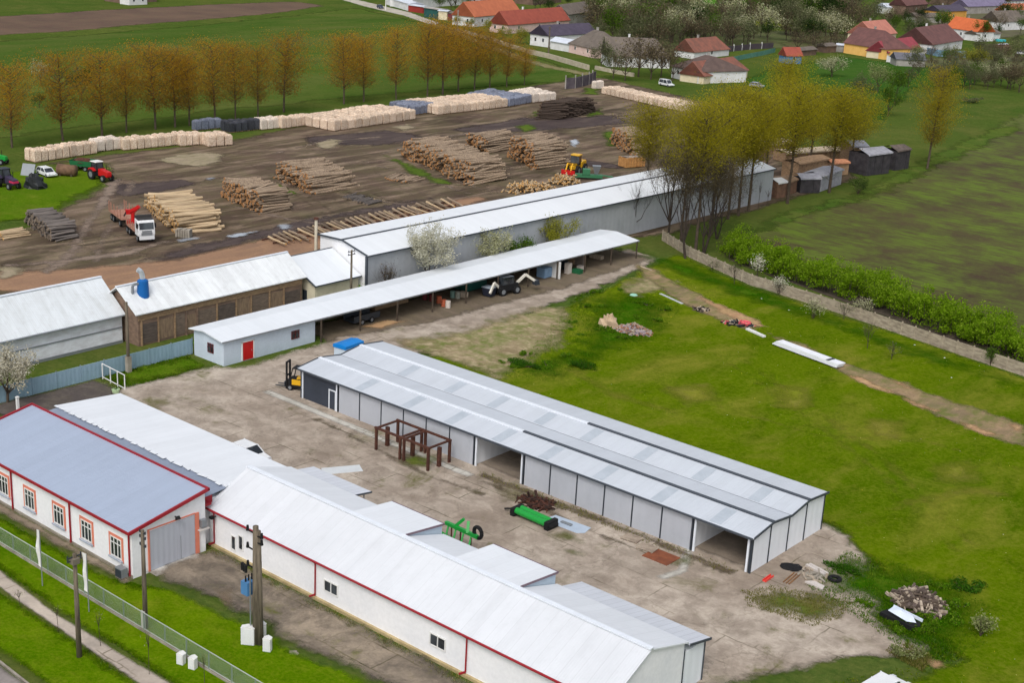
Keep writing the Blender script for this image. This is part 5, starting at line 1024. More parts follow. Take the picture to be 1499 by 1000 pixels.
wheels(t,[(-.95,s,.52) for s in(-1.05,1.05)]+[(x,s,.52) for x in(-5.2,-6.5) for s in(-1.05,1.05)],.52,.32)
mb=MB();mb.box(-7.9,-7.1,-.9,.9,1.1,1.7);mb.cyl((-7.5,0,1.7),(-7.5,0,3.0),.3);mb.beam((-7.5,0,2.9),(-6.6,.7,3.9),.42,.5);mb.beam((-6.6,.7,3.9),(-7.9,-.9,2.7),.36,.42);cr=mb.build('crane',REDP,t)
mb=MB();mb.beam((-7.6,-.9,3.0),(-7.7,-1.3,2.3),.2);mb.box(-8.0,-7.4,-1.0,-.3,2.6,3.3,1);mb.build('grapple',[BLACK,REDP],cr)
ux=Vector((math.cos(yw),math.sin(yw)));tp=a0-ux*9.6
t=thing('timber_trailer','empty timber trailer with upright stakes coupled behind the white lorry','trailer',(tp.x,tp.y,.1),yw+.04)
mb=MB();mb.box(-6.8,0,-.45,.45,.8,1.1);mb.box(0,1.4,-.08,.08,.8,.95);mb.build('chassis',chass,t)
mb=MB();mb.box(-6.6,-.2,-1.2,1.2,1.2,1.35);mb.build('log_bed',redb,t)
for x in(-.6,-2.2,-3.8,-5.4,-6.4):
    for s in(-1.18,1.18): mb=MB();mb.box(x-.06,x+.06,s-.06,s+.06,1.35,2.9);mb.build('stake',redb,t)
wheels(t,[(x,s,.5) for x in(-1.2,-4.4,-5.6) for s in(-1.0,1.0)],.5,.32)
def tractor(label,at,yaw,paint,roof,s=1.):
    t=thing('tractor',label,'tractor',(at[0],at[1],.08),yaw);t.scale=(s,)*3
    mb=MB();mb.prism([(-.2,.7),(2.0,.7),(2.1,1.0),(2.05,1.5),(.4,1.75),(-.2,1.75)],-.42,.42,'y');mb.build('bonnet',paint,t,bevel=.05)
    mb=MB();mb.box(-1.6,-.2,-.5,.5,.6,1.3);mb.build('chassis',BLACK,t)
    for s_ in(-1,1): mb=MB();mb.prism([(-1.9,1.2),(-1.7,1.75),(-1.0,1.85),(-.4,1.5),(-.4,1.4),(-1.8,1.15)],s_*.75-.28,s_*.75+.28,'y');mb.build('mudguard',paint,t)
    mb=MB();mb.hexa([(-1.6,-.6,1.5),(-.2,-.6,1.5),(-.2,.6,1.5),(-1.6,.6,1.5)],[(-1.5,-.55,2.6),(-.45,-.55,2.6),(-.45,.55,2.6),(-1.5,.55,2.6)]);mb.build('cab_glass',GLASS,t)
    mb=MB()
    for x0_,x1_ in((-1.62,-1.52),(-.18,-.43)):
        for y in(-.6,.6): mb.beam((x0_,y,1.45),(x1_,y*.93,2.62),.09)
    mb.build('cab_frame',BLACK,t)
    mb=MB();mb.box(-1.75,-.3,-.72,.72,2.62,2.78);mb.build('cab_roof',roof,t,bevel=.05)
    wheels(t,[(-1.2,y,.82) for y in(-.85,.85)],.82,.42);wheels(t,[(1.45,y,.52) for y in(-.75,.75)],.52,.32)
    mb=MB();mb.cyl((.9,.3,1.6),(.9,.3,2.5),.05);mb.build('exhaust',BLACK,t);return t
p,yw=heading((138,262),(160,266));tractor('red tractor with white cab roof standing at the edge of the grass',p,yw-.2,REDP,WHITE,1.15)
p,yw=heading((2,272),(24,279));tk=tractor('dark tractor with pinkish front at the left edge of the photo',p,yw,plain('tractor_navy',S(60,52,74)),DARK,1.15);MB().box(1.0,2.15,-.44,.44,1.0,1.3).build('nose_panel',plain('tractor_pink',S(190,50,90)),tk)
t=thing('tipping_trailer','green tipping trailer with rusty load behind the red tractor','trailer',G(123,250)+(.1,),0.55)
mb=MB();mb.add([(-2,-1.1,.9),(2,-1.1,.9),(2,1.1,.9),(-2,1.1,.9),(-2.1,-1.3,1.9),(2.1,-1.3,1.9),(2.1,1.3,1.9),(-2.1,1.3,1.9)],[(3,2,1,0),(0,1,5,4),(1,2,6,5),(2,3,7,6),(3,0,4,7)]);mb.build('body',plain('trailer_green',S(40,110,70)),t)
MB().blob((0,0,1.5),(1.9,1.15,.75),0,12,5,.2,3).build('load',RUST,t);wheels(t,[(x,y,.45) for x in(-1,.8) for y in(-1,1)],.45,.28)
MB_=MB().cyl((-1.6,0,1.05),(1.6,0,1.05),1.05,.98,18);t=thing('fuel_tank','large rusty brown tank lying on its side on the grass','tank',G(99,258)+(.05,),.6);MB_.build('drum',mat('brown_tank',S(126,98,76),S(92,70,54),1.5,.8,obj=True),t,True)
mb=MB();mb.box(-1.2,-.9,-.8,.8,0,.5);mb.box(.9,1.2,-.8,.8,0,.5);mb.build('cradle',BARK,t)
t=thing('tarpaulin_heap','black tarpaulin covered heap beside the white estate car','tarpaulin',G(52,275)+(.05,),0);MB().blob((0,0,0),(2.2,1.6,2.3),0,14,6,.14,5).build('cover',mat('black_tarp',S(40,44,46),S(26,28,30),1.5,.5,obj=True,bump=.5),t)
t=thing('loader_bucket','grey tilted metal sheet leaning on the black heap','sheet metal',G(40,258)+(.05,),.5);MB().hexa([(-1.2,-.1,0),(1.2,-.1,0),(1.2,.1,0),(-1.2,.1,0)],[(-1.2,.9,2.0),(1.2,.9,2.0),(1.2,1.0,2.0),(-1.2,1.0,2.0)]).build('sheet',STEEL,t)
tractor('bright green farm machine cut off at the left edge behind the dark tractor',G(-4,240),.4,GREENP,GREENP,1.0)
# yellow loader
t=thing('wheel_loader','yellow wheel loader with log grapple working behind the warehouse','loader',G(842,254)+(.1,),heading((842,252),(818,262))[1])
t.scale=(1.15,)*3
mb=MB();mb.prism([(-2.9,.9),(-.6,.9),(-.6,1.9),(-2.7,2.0),(-2.95,1.7)],-.85,.85,'y');mb.box(-.6,1.3,-.6,.6,.8,1.4);mb.build('body',YELP,t,bevel=.06)
mb=MB();mb.hexa([(-.9,-.75,1.5),(.5,-.75,1.5),(.5,.75,1.5),(-.9,.75,1.5)],[(-.8,-.7,3.0),(.3,-.7,3.0),(.3,.7,3.0),(-.8,.7,3.0)]);mb.build('cab_glass',GLASS,t)
mb=MB();mb.box(-.95,.5,-.82,.82,3.0,3.2);mb.build('cab_roof',YELP,t,bevel=.05)
for s in(-.45,.45): mb=MB();mb.beam((.6,s,1.6),(2.4,s,1.9),.22,.35);mb.beam((2.4,s,1.9),(3.1,s,.7),.2,.3);mb.build('lift_arm',YELP,t)
mb=MB();mb.box(3.0,3.2,-1.2,1.2,.3,1.0);[mb.beam((3.2,y,.35),(4.3,y,.3),.12) for y in(-.9,-.3,.3,.9)];mb.build('grapple',REDP,t)
wheels(t,[(x,y,.75) for x in(-1.9,1.1) for y in(-.95,.95)],.75,.5)
# saw line behind the roof edge
t=thing('sawing_machine','green sawmill machine with a grey hopper beside the yellow loader','machine',G(862,262)+(.05,),.7);mb=MB();mb.box(-2.6,2.6,-.6,.6,.3,.9);mb.box(-1.2,.2,-.7,.7,.9,1.9);mb.beam((2.6,0,.8),(4.6,0,.6),.5,.2);mb.build('frame',plain('machine_green',S(60,120,84)),t);mb=MB();mb.add([(.6,-.7,2.6),(2.2,-.7,2.6),(2.2,.7,2.6),(.6,.7,2.6),(1.1,-.2,1.0),(1.7,-.2,1.0),(1.7,.2,1.0),(1.1,.2,1.0)],[(0,1,2,3)[::-1],(4,5,1,0),(5,6,2,1),(6,7,3,2),(7,4,0,3)]);mb.build('hopper',STEEL,t)
# boarded crate of orange timber by the poplars
t=thing('timber_bin','large orange boarded timber bin with grey top before the poplars','timber bin',(G(925,244)[0],G(925,244)[1],.1),heading((912,246),(940,244))[1])
mb=MB();
for i in range(7): mb.box(-2.4+i*.69,-2.4+i*.69+.6,-1.3,-1.22,.1,2.0+.08*(i%2))
mb.box(-2.42,-2.34,-1.2,1.3,.1,2.);mb.box(2.34,2.42,-1.2,1.3,.1,2.);mb.build('side_boards',mat('orange_boards',S(200,150,92),S(160,112,64),2.,.9,obj=True),t);mb=MB();mb.box(-2.33,2.33,-1.2,1.3,.1,1.9);mb.blob((0,0,1.9),(2.2,1.1,.3),0,10,3,.3,4);mb.build('contents',mat('grey_offcuts',S(160,148,136),S(120,108,98),3,.9,obj=True),t)
x,y=G(270,347);t=thing('concrete_block','ribbed grey concrete block on the mud beside the pale logs','concrete block',(x,y,.1),.6);mb=MB();[mb.box(-1.1+i*.37,-.8+i*.37,-.7,.7,0,1.1+.05*(i%2)) for i in range(6)];mb.build('ribbed_body',CONC,t)
x,y=G(130,378)
# ================================================================ YARD THINGS
# forklift
t=thing('forklift','black and yellow forklift with tall mast parked at the hall corner','forklift',(-105.6,92.9,.1),R(205))
mb=MB();mb.box(-1.3,1.0,-.65,.65,.35,1.25);mb.prism([(-1.55,.45),(-1.0,.45),(-1.0,1.6),(-1.5,1.4)],-.62,.62,'y');mb.build('body',BLACK,t,bevel=.05)
mb=MB();mb.box(-.9,.5,-.68,-.652,.7,1.3);mb.box(-.9,.5,.652,.68,.7,1.3);mb.box(-1.58,-1.5,-.4,.4,.8,1.3);mb.box(-.5,.1,-.3,.3,1.26,1.4);mb.build('side_panel',YELP,t)
mb=MB();[mb.beam(p,q,.09) for p,q in (((-1.1,-.55,1.3),(-.9,-.55,2.45)),((-1.1,.55,1.3),(-.9,.55,2.45)),((.75,-.55,1.2),(.45,-.55,2.45)),((.75,.55,1.2),(.45,.55,2.45)))];mb.box(-1.0,.5,-.62,.62,2.45,2.53);mb.build('cab_frame',BLACK,t)
mb=MB();[mb.box(1.1,1.28,y-.08,y+.08,.1,3.1) for y in(-.42,.42)];mb.box(1.1,1.26,-.34,.34,2.95,3.1);mb.box(1.1,1.26,-.34,.34,1.5,1.6);mb.build('mast',BLACK,t)
mb=MB();mb.box(1.3,1.4,-.6,.6,.3,.9);[mb.box(1.4,2.5,y-.07,y+.07,.28,.34) for y in(-.35,.35)];mb.build('fork',DARK,t)
mb=MB();mb.box(-.6,-.2,-.28,.28,1.25,1.35);mb.box(-.7,-.58,-.28,.28,1.3,1.9);mb.build('seat',plain('seat_pale',S(180,186,170)),t)
wheels(t,[(x,y,.34) for x in(-1.0,.7) for y in(-.6,.6)],.34,.26)
# rusty frame
t=thing('steel_frame','rusty brown steel portal frame standing on the yard before the hall','steel frame',(-84.7,88.9,0),world=True)
for x in(-88.1,-84.9,-84.4,-81.25):
    for y in(87.3,90.2):
        mb=MB();mb.box(x-.11,x+.11,y-.11,y+.11,.05,2.3);mb.build('post',RUST,t)
for y in (88.8,):
    for x in(-88.1,-84.7,-81.25): mb=MB();mb.box(x-.18,x+.18,y-.14,y+.14,.05,2.1);mb.build('post',RUST,t)
for y in(87.3,90.2): mb=MB();mb.box(-88.3,-81.1,y-.1,y+.1,2.31,2.5);mb.build('beam',RUST,t)
for x in(-88.1,-84.9,-84.4,-81.25): mb=MB();mb.box(x-.09,x+.09,87.41,90.09,2.3,2.47);mb.build('cross_beam',RUST,t)
# blue lidded skip behind the hall corner
c=[G(495,516,0),G(508,524,0)]
t=thing('skip_container','blue topped white container standing behind the hall corner','container',(-110.4,104.6,.1),.1)
mb=MB();mb.box(-.85,.85,-1.5,1.5,0,1.2);mb.build('body',plain('container_pale',S(190,206,220)),t);mb=MB();mb.box(-.95,.95,-1.6,1.6,1.2,1.55);mb.prism([(-.9,1.55),(.9,1.55),(0,1.7)],-1.55,1.55,'y');mb.build('lid',plain('lid_blue',S(0,125,205),.4),t)
# green roller implement with metal sheet, rust heap
(p,yw)=heading((757,755),(806,776))
t=thing('cultivator_roller','bright green twin roller implement lying on the yard','farm implement',(p[0],p[1],.1),yw)
for s in(-.32,.32): mb=MB();mb.cyl((-1.7,s,.55),(1.7,s,.5),.3,n=12);mb.build('roller',GREENP,t)
for s in(-1.9,1.95): mb=MB();mb.box(s-.2,s+.2,-.7,.7,.1,.8);mb.cyl((s,-.6,.35),(s,.6,.35),.35,n=10);mb.build('end_bearing',BLACK,t)
mb=MB();mb.beam((-2.1,0,.5),(-3.1,-.3,.25),.12);mb.build('drawbar',BLACK,t)
(p,yw)=heading((808,762),(850,778));t=thing('sheet_metal','pale blue grey metal sheet lying flat beside the green roller','sheet metal',(p[0],p[1],.1),yw)
mb=MB();mb.prism([(-2.0,-.8),(1.7,-.8),(2.2,-.3),(2.0,.9),(-1.7,.8)],.02,.08,'z');mb.build('plate',plain('sheet_blue_grey',S(178,192,208),.4),t)
mb=MB();mb.box(-.5,.6,-.15,.15,.081,.2);mb.build('offcut',STEEL,t)
def junk(name,label,cat,px,py,specs,mats,n,r,h,seed,fl=1.):
    "heap of loose bars and plates"
    rr=random.Random(seed);x,y=G(px,py);mb=MB()
    mb.blob((0,0,0),(r*.8,r*.6*fl,h*.55),0,12,4,.25,seed)
    for i in range(n):
        a=rr.uniform(0,6.28);q=rr.random()**.6*r;c=Vector((math.cos(a)*q,math.sin(a)*q*fl,max(.12,h*(1-q/r)*rr.uniform(.5,1.)+.1)));d=Vector((rr.gauss(0,1),rr.gauss(0,1),rr.gauss(0,.25))).normalized();l=rr.uniform(*specs)
        mb.beam(c-d*l/2,c+d*l/2,rr.uniform(.06,.2),rr.uniform(.04,.22),rr.randrange(len(mats)))
    t=thing(name,label,cat,(x,y,.1),rr.uniform(0,3));mb.build('pieces',mats,t);return t
DIRT=mat('heap_dirt',S(104,90,78),S(78,68,60),1.5,.95,obj=True);BRD=mat('broken_boards',S(190,176,158),S(140,126,110),2,.9,obj=True)
junk('scrap_heap','rusty scrap metal heap between the green roller and the hall','scrap heap',783,740,(.5,1.8),[RUST,RUST,mat('rust_dark',S(66,44,36),S(46,34,30),3,.9)],70,1.9,.5,1,.6)
junk('rubble_heap','large grey brown heap of brush and rubble at the lawn edge','rubble heap',1345,887,(.3,1.5),[DIRT,mat('brush_grey',S(112,98,90),S(80,70,66),3,.95,obj=True),BRD],260,2.3,1.4,2,.8)
junk('stone_heap','heap of purple grey rubble on the lawn behind the hall','rubble heap',928,487,(.2,.7),[mat('stone_mauve',S(168,156,160),S(128,116,120),3,.9,obj=True),BRD,mat('brick_bits',S(176,130,104),S(140,100,80),3,.9,obj=True)],240,2.6,1.1,3,.7)
x,y=G(891,480);t=thing('boulder','pale tan boulder like block on the grass beside the rubble heap','boulder',(x,y,.05),.4);MB().blob((0,0,0),(1.2,1.1,1.7),0,9,5,.2,8).build('stone',mat('tan_stone',S(190,168,140),S(160,138,112),1.5,.9,obj=True),t)
junk('debris_pile','dark plastic and rubbish lying on the dirt strip above the white panels','debris',1080,477,(.4,1.6),[BLACK,plain('debris_pink',S(206,90,100)),DARK,BRD],60,2.2,.4,4,.5)
junk('debris_pile','black rubbish and twigs beside the path at the top of the lawn','debris',1027,456,(.2,.8),[BLACK,DIRT,BRD],50,1.1,.5,5)
junk('debris_pile','low scatter of broken concrete at the corner behind the hall end','debris',1190,845,(.3,.9),[CONC,BRD,CONC],24,1.2,.25,6)
x,y=G(1092,478);t=thing('pink_reel','pink red coil lying on the rubbish by the white pipe','coil',(x,y,.3),0);mb=MB()
for i in range(14): a,c=2*PI*i/14,2*PI*(i+1)/14;mb.cyl((.5*math.cos(a),.5*math.sin(a),.22),(.5*math.cos(c),.5*math.sin(c),.22),.18,n=6)
mb.build('coil',plain('coil_pink',S(220,96,104)),t)
(p,yw)=heading((1092,484),(1121,497));t=thing('white_pipe','white plank like profile lying beside the pink coil','profile',(p[0],p[1],.2),yw);MB().box(-1.7,1.7,-.22,.22,0,.22).build('profile',WHITE,t)
(p,yw)=heading((1140,508),(1228,541));t=thing('panel_stack','long stack of white insulated panels lying on the lawn','panel stack',(p[0],p[1],.15),yw+.0)
for i in range(5): mb=MB();o_=(i-2)*.06;mb.box(-5.0+o_*2,5.0+o_,-.62+o_*.3,.62+o_*.3,.2+i*.1,.292+i*.1);mb.build('panel',plain('panel_white',S(234,236,242),.4),t)
mb=MB();mb.box(3.2,3.6,-.64,.64,.72,.74);mb.build('strap',DARK,t)
mb=MB();[mb.box(x-.08,x+.08,-.6,.6,0,.19) for x in(-4,-1.4,1.4,4)];mb.build('bearer',BARK,t)
(p,yw)=heading((965,431),(1002,448));t=thing('pale_boards','row of whitish boards lying end to end along the edge of the dirt strip','boards',(p[0],p[1],.12),yw);mb=MB();[mb.box(-2.6+i*1.75,-1.0+i*1.75,-.2,.2,0,.12) for i in range(3)];mb.build('boards',plain('pale_grey_boards',S(188,192,196)),t)
(p,yw)=heading((938,392),(954,398));t=thing('pale_beam','pale beam lying on the grass below the shed roof corner','beam',(p[0],p[1],.1),yw);MB().box(-1.2,1.2,-.12,.12,0,.2).build('beam',BRD,t)
x,y=G(928,434);t=thing('plastic_basin','pale turquoise plastic basin upturned on the grass','basin',(x,y,.1),0);MB().blob((0,0,0),(.6,.6,.3),0,12,3,.02,1).build('dome',plain('lid_turquoise',S(150,200,180)),t)
(p,yw)=heading((950,825),(985,812));t=thing('rust_plate','large square rusty steel plate lying on the yard by the hall','steel plate',(*G(968,818),.12),.0);MB().box(-1.25,1.25,-1.0,1.0,0,.06).build('plate',mat('rust_orange',S(140,82,54),S(108,62,44),1.2,.85,obj=True),t)
for px,py,l in((905,806,0),(948,806,1)):
    x,y=G(px+20 if l==0 else px,py-14 if l==0 else py);t=thing('pallet','grey weathered timber pallet lying by the hall wall' if l==0 else 'narrow stack of grey boards beside the rusty plate','pallet',(x,y,.1),.1);mb=MB();[mb.box(-.8,.8,-.6+i*.26,-.42+i*.26,.14,.18) for i in range(5)];[mb.box(i-.06,i+.06,-.6,.6,0,.139) for i in(-.7,0,.7)];mb.build('slats',mat('grey_pallet',S(176,162,146),S(140,126,112),2,.9,obj=True),t)
(p,yw)=heading((1118,855),(1131,846));t=thing('red_beam','short bright red steel channel lying near the hall corner','beam',(p[0],p[1],.1),yw);mb=MB();mb.box(-.65,.65,-.16,.16,0,.08);mb.box(-.65,.65,-.16,-.1,.08,.22);mb.box(-.65,.65,.1,.16,.08,.22);mb.build('channel',plain('beam_red',S(222,70,60)),t)
x,y=G(1160,834);t=thing('black_sheeting','crumpled black sheeting on the ground by the hall end wall','sheeting',(x,y,.08),.5);MB().blob((0,0,0),(1.0,.7,.35),0,12,4,.2,3).build('cover',BLACK,t)
x,y=G(1222,852);t=thing('tyre','black tyre lying on the grass near the concrete blocks','tyre',(x,y,.1),0);mb=MB()
for i in range(14): a,c=2*PI*i/14,2*PI*(i+1)/14;mb.cyl((.42*math.cos(a),.42*math.sin(a),.16),(.42*math.cos(c),.42*math.sin(c),.16),.17,n=6)
mb.build('tread',BLACK,t)
for i,(px,py) in enumerate(((1196,838),(1194,860))):
    x,y=G(px,py);t=thing('concrete_beam',['pair of pale concrete beams side by side near the black tyre','pale broken concrete slab below the pair of beams'][i],'concrete beam',(x,y,.1),-.25);mb=MB()
    if i==0: mb.box(-1.0,1.0,-.3,-.05,0,.25);mb.box(-.95,1.02,.02,.27,0,.25)
    else: mb.prism([(-.8,-.4),(.9,-.2),(.6,.4),(-.5,.35)],0,.18,'z')
    mb.build('slab',plain('pale_concrete',S(200,192,186),.9),t)
(p,yw)=heading((1148,860),(1172,842));t=thing('rusty_profile','brown rusty profiles lying beside the red channel','steel profile',(p[0],p[1],.1),yw);mb=MB();[mb.beam((-1.,y,.06),(1.1,y+.1,.06),.1) for y in(-.2,.05,.3)];mb.build('bars',mat('tan_rust',S(140,100,62),S(108,76,50),2,.9,obj=True),t)
# old white boat-like bodywork on black base in the grass
(p,yw)=heading((1298,905),(1338,922));t=thing('scrap_shell','white and blue scrap bodywork shell lying on a black base beside the rubble heap','scrap bodywork',(p[0],p[1],.1),yw);t.scale=(.78,)*3
mb=MB();mb.prism([(-2.0,-.5),(1.6,-.8),(2.1,0),(1.7,.7),(-1.8,.6)],0,.5,'z');mb.build('black_base',BLACK,t)
mb=MB();mb.add([(-1.3,-.3,.9),(.9,-.55,.7),(1.6,.1,.6),(.9,.6,.9),(-1.1,.55,1.2),(-.2,.05,1.3)],[(0,1,5),(1,2,5),(2,3,5),(3,4,5),(4,0,5)]);mb.beam((-1.2,.55,1.1),(1.9,.8,.7),.12,.3);mb.build('shell',plain('shell_white',S(212,222,236),.35),t)
x,y=G(1325,962);t=shrub('weed_clump','low pale dry weed clump at the bottom edge of the yard beside the pickup',.7,2.6,L_pale,88,900,.14,'weeds',None,1.8);t.location=(x,y,.1)
# green implement behind the workshop roof: a plough standing on the yard
x,y=G(664,783);t=thing('plough','green reversible plough with a dark wheel standing beside the workshop rear roofs','plough',(-67.8,77.0,.1),R(-8));t.scale=(.95,)*3
mb=MB();mb.beam((-2.0,0,2.2),(2.0,.2,2.35),.3,.3);mb.beam((-.9,0,2.2),(-.2,.5,3.1),.25);mb.beam((.9,0,2.3),(.4,.5,3.1),.25);mb.build('frame',GREENP,t)
for i,xx in enumerate((-1.7,-.7,.3,1.3)):
    mb=MB();mb.beam((xx,.1,2.2),(xx+.35,-.5,1.2),.14);mb.add([(xx-.1,-.6,1.6),(xx+.9,-.5,1.5),(xx+.9,-.7,.9),(xx-.2,-.9,.9)],[(0,1,2,3)]);mb.add([(xx-.1,-.56,1.6),(xx+.9,-.46,1.5),(xx+.9,-.66,.9),(xx-.2,-.86,.9)],[(3,2,1,0)]);mb.build('mouldboard',GREENP,t)
mb=MB()
for i in range(12): a,c=2*PI*i/12,2*PI*(i+1)/12;mb.cyl((1.9+.5*math.cos(a),.3,2.7+.5*math.sin(a)),(1.9+.5*math.cos(c),.3,2.7+.5*math.sin(c)),.17,n=6)
mb.build('wheel',BLACK,t)
mb=MB();[mb.cyl((xx,0,0),(xx,.0,2.1),.07) for xx in(-1.2,0,1.4)];mb.build('stand',RUST,t)
(p,yw)=heading((488,697),(515,687));t=thing('sheet_metal','flat pale metal sheet lying on the yard beside the canopy','sheet metal',(*G(503,690),.1),R(60));MB().box(-1.9,1.7,-.75,.75,.02,.07).build('plate',plain('sheet_pale',S(206,210,212),.4),t)
# ---- things under the open shed
sx=-116.2
def barrel(label,px,py,m): t=thing('barrel',label,'barrel',(*G(px,py),.1),0);MB().cyl((0,0,0),(0,0,.95),.34,.34,12).cyl((0,0,.3),(0,0,.34),.36,.36,12).build('drum',m,t)
MAR=plain('drum_maroon',S(104,40,42));ORD_=plain('drum_orange',S(186,100,70));PWH=plain('drum_white',S(206,196,186))
for px,py,m,l in((622,440,MAR,'maroon barrel at the left under the open shed roof'),(632,442,MAR,'maroon barrel just right of the leftmost one'),(643,445,ORD_,'orange brown barrel in front of the maroon barrels'),(650,450,ORD_,'rusty orange barrel beside the white topped drum'),(656,452,PWH,'white topped drum at the front of the barrel group'),(663,437,plain('drum_teal',S(120,150,140)),'pale teal barrel behind the white topped drum'),(670,438,plain('drum_grey',S(150,152,140)),'greyish barrel right of the pale teal one')): barrel(l,px,py,m)
x,y=G(679,436);t=thing('cardboard_box','tan carton standing beside the greyish barrel','box',(x,y,.1),.2);mb=MB();mb.box(-.5,.5,-.4,.4,0,.7);mb.box(-.48,.48,-.02,.02,.7,.71);mb.build('carton',BRD,t)
x,y=G(716,435);t=thing('dark_container','black wheeled bin at the front of the open shed','bin',(x,y,.1),.1);mb=MB();mb.hexa([(-.6,-.55,.15),(.6,-.55,.15),(.6,.55,.15),(-.6,.55,.15)],[(-.75,-.65,1.25),(.75,-.65,1.25),(.75,.65,1.25),(-.75,.65,1.25)]);mb.build('tub',plain('bin_navy',S(40,44,58)),t);MB().box(-.78,.78,-.68,.68,1.26,1.36).build('lid',plain('bin_lid_pale',S(150,160,170)),t)
x,y=G(700,428);t=thing('green_tank','dark green machine body standing in the shade of the open shed','machine',(x-1.4,y,.1),0);mb=MB();mb.box(-1.2,1.2,-2.0,2.0,.3,1.9);mb.box(-1.0,1.0,-1.6,1.6,1.9,2.2);[mb.box(a-.1,a+.1,b-.1,b+.1,0,.3) for a in(-1,1) for b in(-1.8,1.8)];mb.build('body',plain('teal_machine',S(30,84,76)),t)
def backhoe():
    t=thing('excavator','white armed backhoe digger parked under the open shed roof','digger',(*G(745,430),.1),R(80))
    mb=MB();mb.box(-2.4,1.0,-.8,.8,.6,1.5);mb.build('body',BLACK,t)
    PW=plain('arm_white',S(216,212,200))
    for a in(((1.0,-.2,1.2),(2.4,-.5,2.4)),((2.4,-.5,2.4),(3.8,-1.0,1.4)),((-2.2,-.6,1.2),(-3.4,-1.0,2.1)),((-3.4,-1,2.1),(-4.4,-1.4,.9))): mb=MB();mb.beam(*a,.22,.34);mb.build('arm_section',PW,t)
    mb=MB();mb.box(-1.6,.2,-.75,.75,1.5,2.5);mb.build('cab',GLASS,t)
    mb=MB();mb.prism([(3.6,.9),(4.3,.9),(4.1,1.6),(3.6,1.5)],-1.4,-.6,'y');mb.build('bucket',DARK,t)
    wheels(t,[(x,y,.6) for x in(-1.7,.7) for y in(-.8,.8)],.6,.4)
backhoe()
x,y=G(802,408);t=thing('blue_cabinet','pale blue cabinet standing by the white partition under the open shed','cabinet',(x-.6,y,.1),0);mb=MB();mb.box(-.7,.7,-.9,.9,.1,1.5);mb.box(.7,.74,-.85,-.02,.2,1.4);mb.box(.7,.74,.02,.85,.2,1.4);mb.build('case',plain('cabinet_blue',S(130,160,190)),t)
x,y=G(820,410);t=thing('partition_panel','white partition panel standing at right angles under the shed roof','panel',(x-1.6,y,.08),0);MB().box(-1.6,1.6,-.06,.06,0,2.5).build('panel',WHITE,t)
for px,py,l,m,w_,h_ in((834,402,'pale fridge like box right of the white partition',PWH,.7,1.5),(840,388,'tan wardrobe panel at the back of the open shed',wood,1.0,2.3),(848,402,'green crate at the front of the shed beside the pale boxes',plain('crate_green',S(30,96,60)),1.3,.6),(853,396,'whitish bag in front of the green crate',PWH,.9,.5),(876,380,'pale plank bench near the right end of the open shed',BRD,2.0,.5),(828,396,'dark clutter box behind the pale fridge like box',DARK,.9,1.2)):
    x,y=G(px,py);t=thing('stored_box',l,'box',(x-.3,y,.1),.1);mb=MB();mb.box(-w_/2,w_/2,-.45,.45,.06,h_);mb.box(-w_/2-.02,w_/2+.02,-.47,.47,h_,h_+.04);[mb.box(a*w_*.4-.05,a*w_*.4+.05,-.4,.4,0,.06) for a in(-1,1)];mb.build('case',m,t)
x,y=G(545,478);t=thing('dark_trailer','dark low trailer in the shade at the left end of the open shed','trailer',(x-1.8,y,.1),PI/2);mb=MB();mb.box(-2.2,2.2,-.9,.9,.5,.7);mb.box(-2.2,2.2,-.95,-.9,.7,1.3);mb.box(-2.2,2.2,.9,.95,.7,1.3);mb.build('bed',DARK,t);wheels(t,[(x_,y_,.4) for x_ in(-.8,.8) for y_ in(-.85,.85)],.4,.25)
x,y=G(588,455);t=thing('stacked_boards','brownish boards stacked along the back of the open shed','boards',(x-2.2,y,.1),PI/2);mb=MB();[mb.box(-3,3,-.5+i*.01,.5-i*.02,.1+i*.16,.25+i*.16) for i in range(5)];mb.build('boards',wood,t)
# in the hall bays
x,y=G(740,663);t=thing('white_machine','white and dark machine standing inside the middle bay of the hall','machine',(-76.5,97.5,.1),.3);mb=MB();mb.box(-1.3,1.3,-.7,.7,.7,1.6);mb.box(-.9,.2,-.5,.5,1.6,2.2,1);[mb.box(a-.1,a+.1,b-.1,b+.1,0,.7,1) for a in(-1.1,1.1) for b in(-.5,.5)];mb.build('body',[WHITE,DARK],t)
x,y=G(1035,780);t=thing('dark_boat_cover','black covered long object lying inside the open end bay','covered object',(-53.0,98.6,.1),.4);MB().blob((0,0,0),(2.1,.9,1.1),0,14,4,.1,2).build('cover',BLACK,t)
# ---- front: poles, flags, fence, boxes
def pole(label,base,h,r0,r1,kind,lean=(0,0)):
    t=thing('utility_pole',label,'utility pole',(base[0],base[1],.05),0);top=Vector((lean[0],lean[1],h))
    MB().cyl((0,0,0),top,r0,r1,10).build('shaft',POLEW,t,True);return t,top
t,top=pole('weathered wooden pole on the verge before the footpath, nearest the bottom left corner',G(117,966),8.0,.2,.13,0,(-.05,.05))
for i,z in enumerate((7.75,7.5)): mb=MB();mb.beam((-.1,-.5,z),(-.1,.6,z),.08);[mb.cyl((-.1,y,z),(-.1,y,z+.2),.05) for y in(-.45,.55)];mb.build('insulator_bar',DARK,t)
mb=MB();mb.box(-.26,.26,-.26,.26,7.3,7.7);mb.build('pole_cap',plain('cap_grey',S(120,112,100)),t)
t2,top=pole('grey concrete footed pole in front of the garage door',G(214,924),7.9,.19,.13,1)
for z in(7.7,7.3,6.7): mb=MB();mb.beam((-.35,.0,z),(.35,.0,z),.07);[mb.cyl((x_,0,z),(x_,0,z+.18),.055) for x_ in(-.32,.32)];mb.build('insulator_bar',DARK,t2)
MB().box(-.2,.2,-.24,-.14,0,1.6).build('concrete_foot',plain('foot_pale',S(190,188,182),.9),t2)
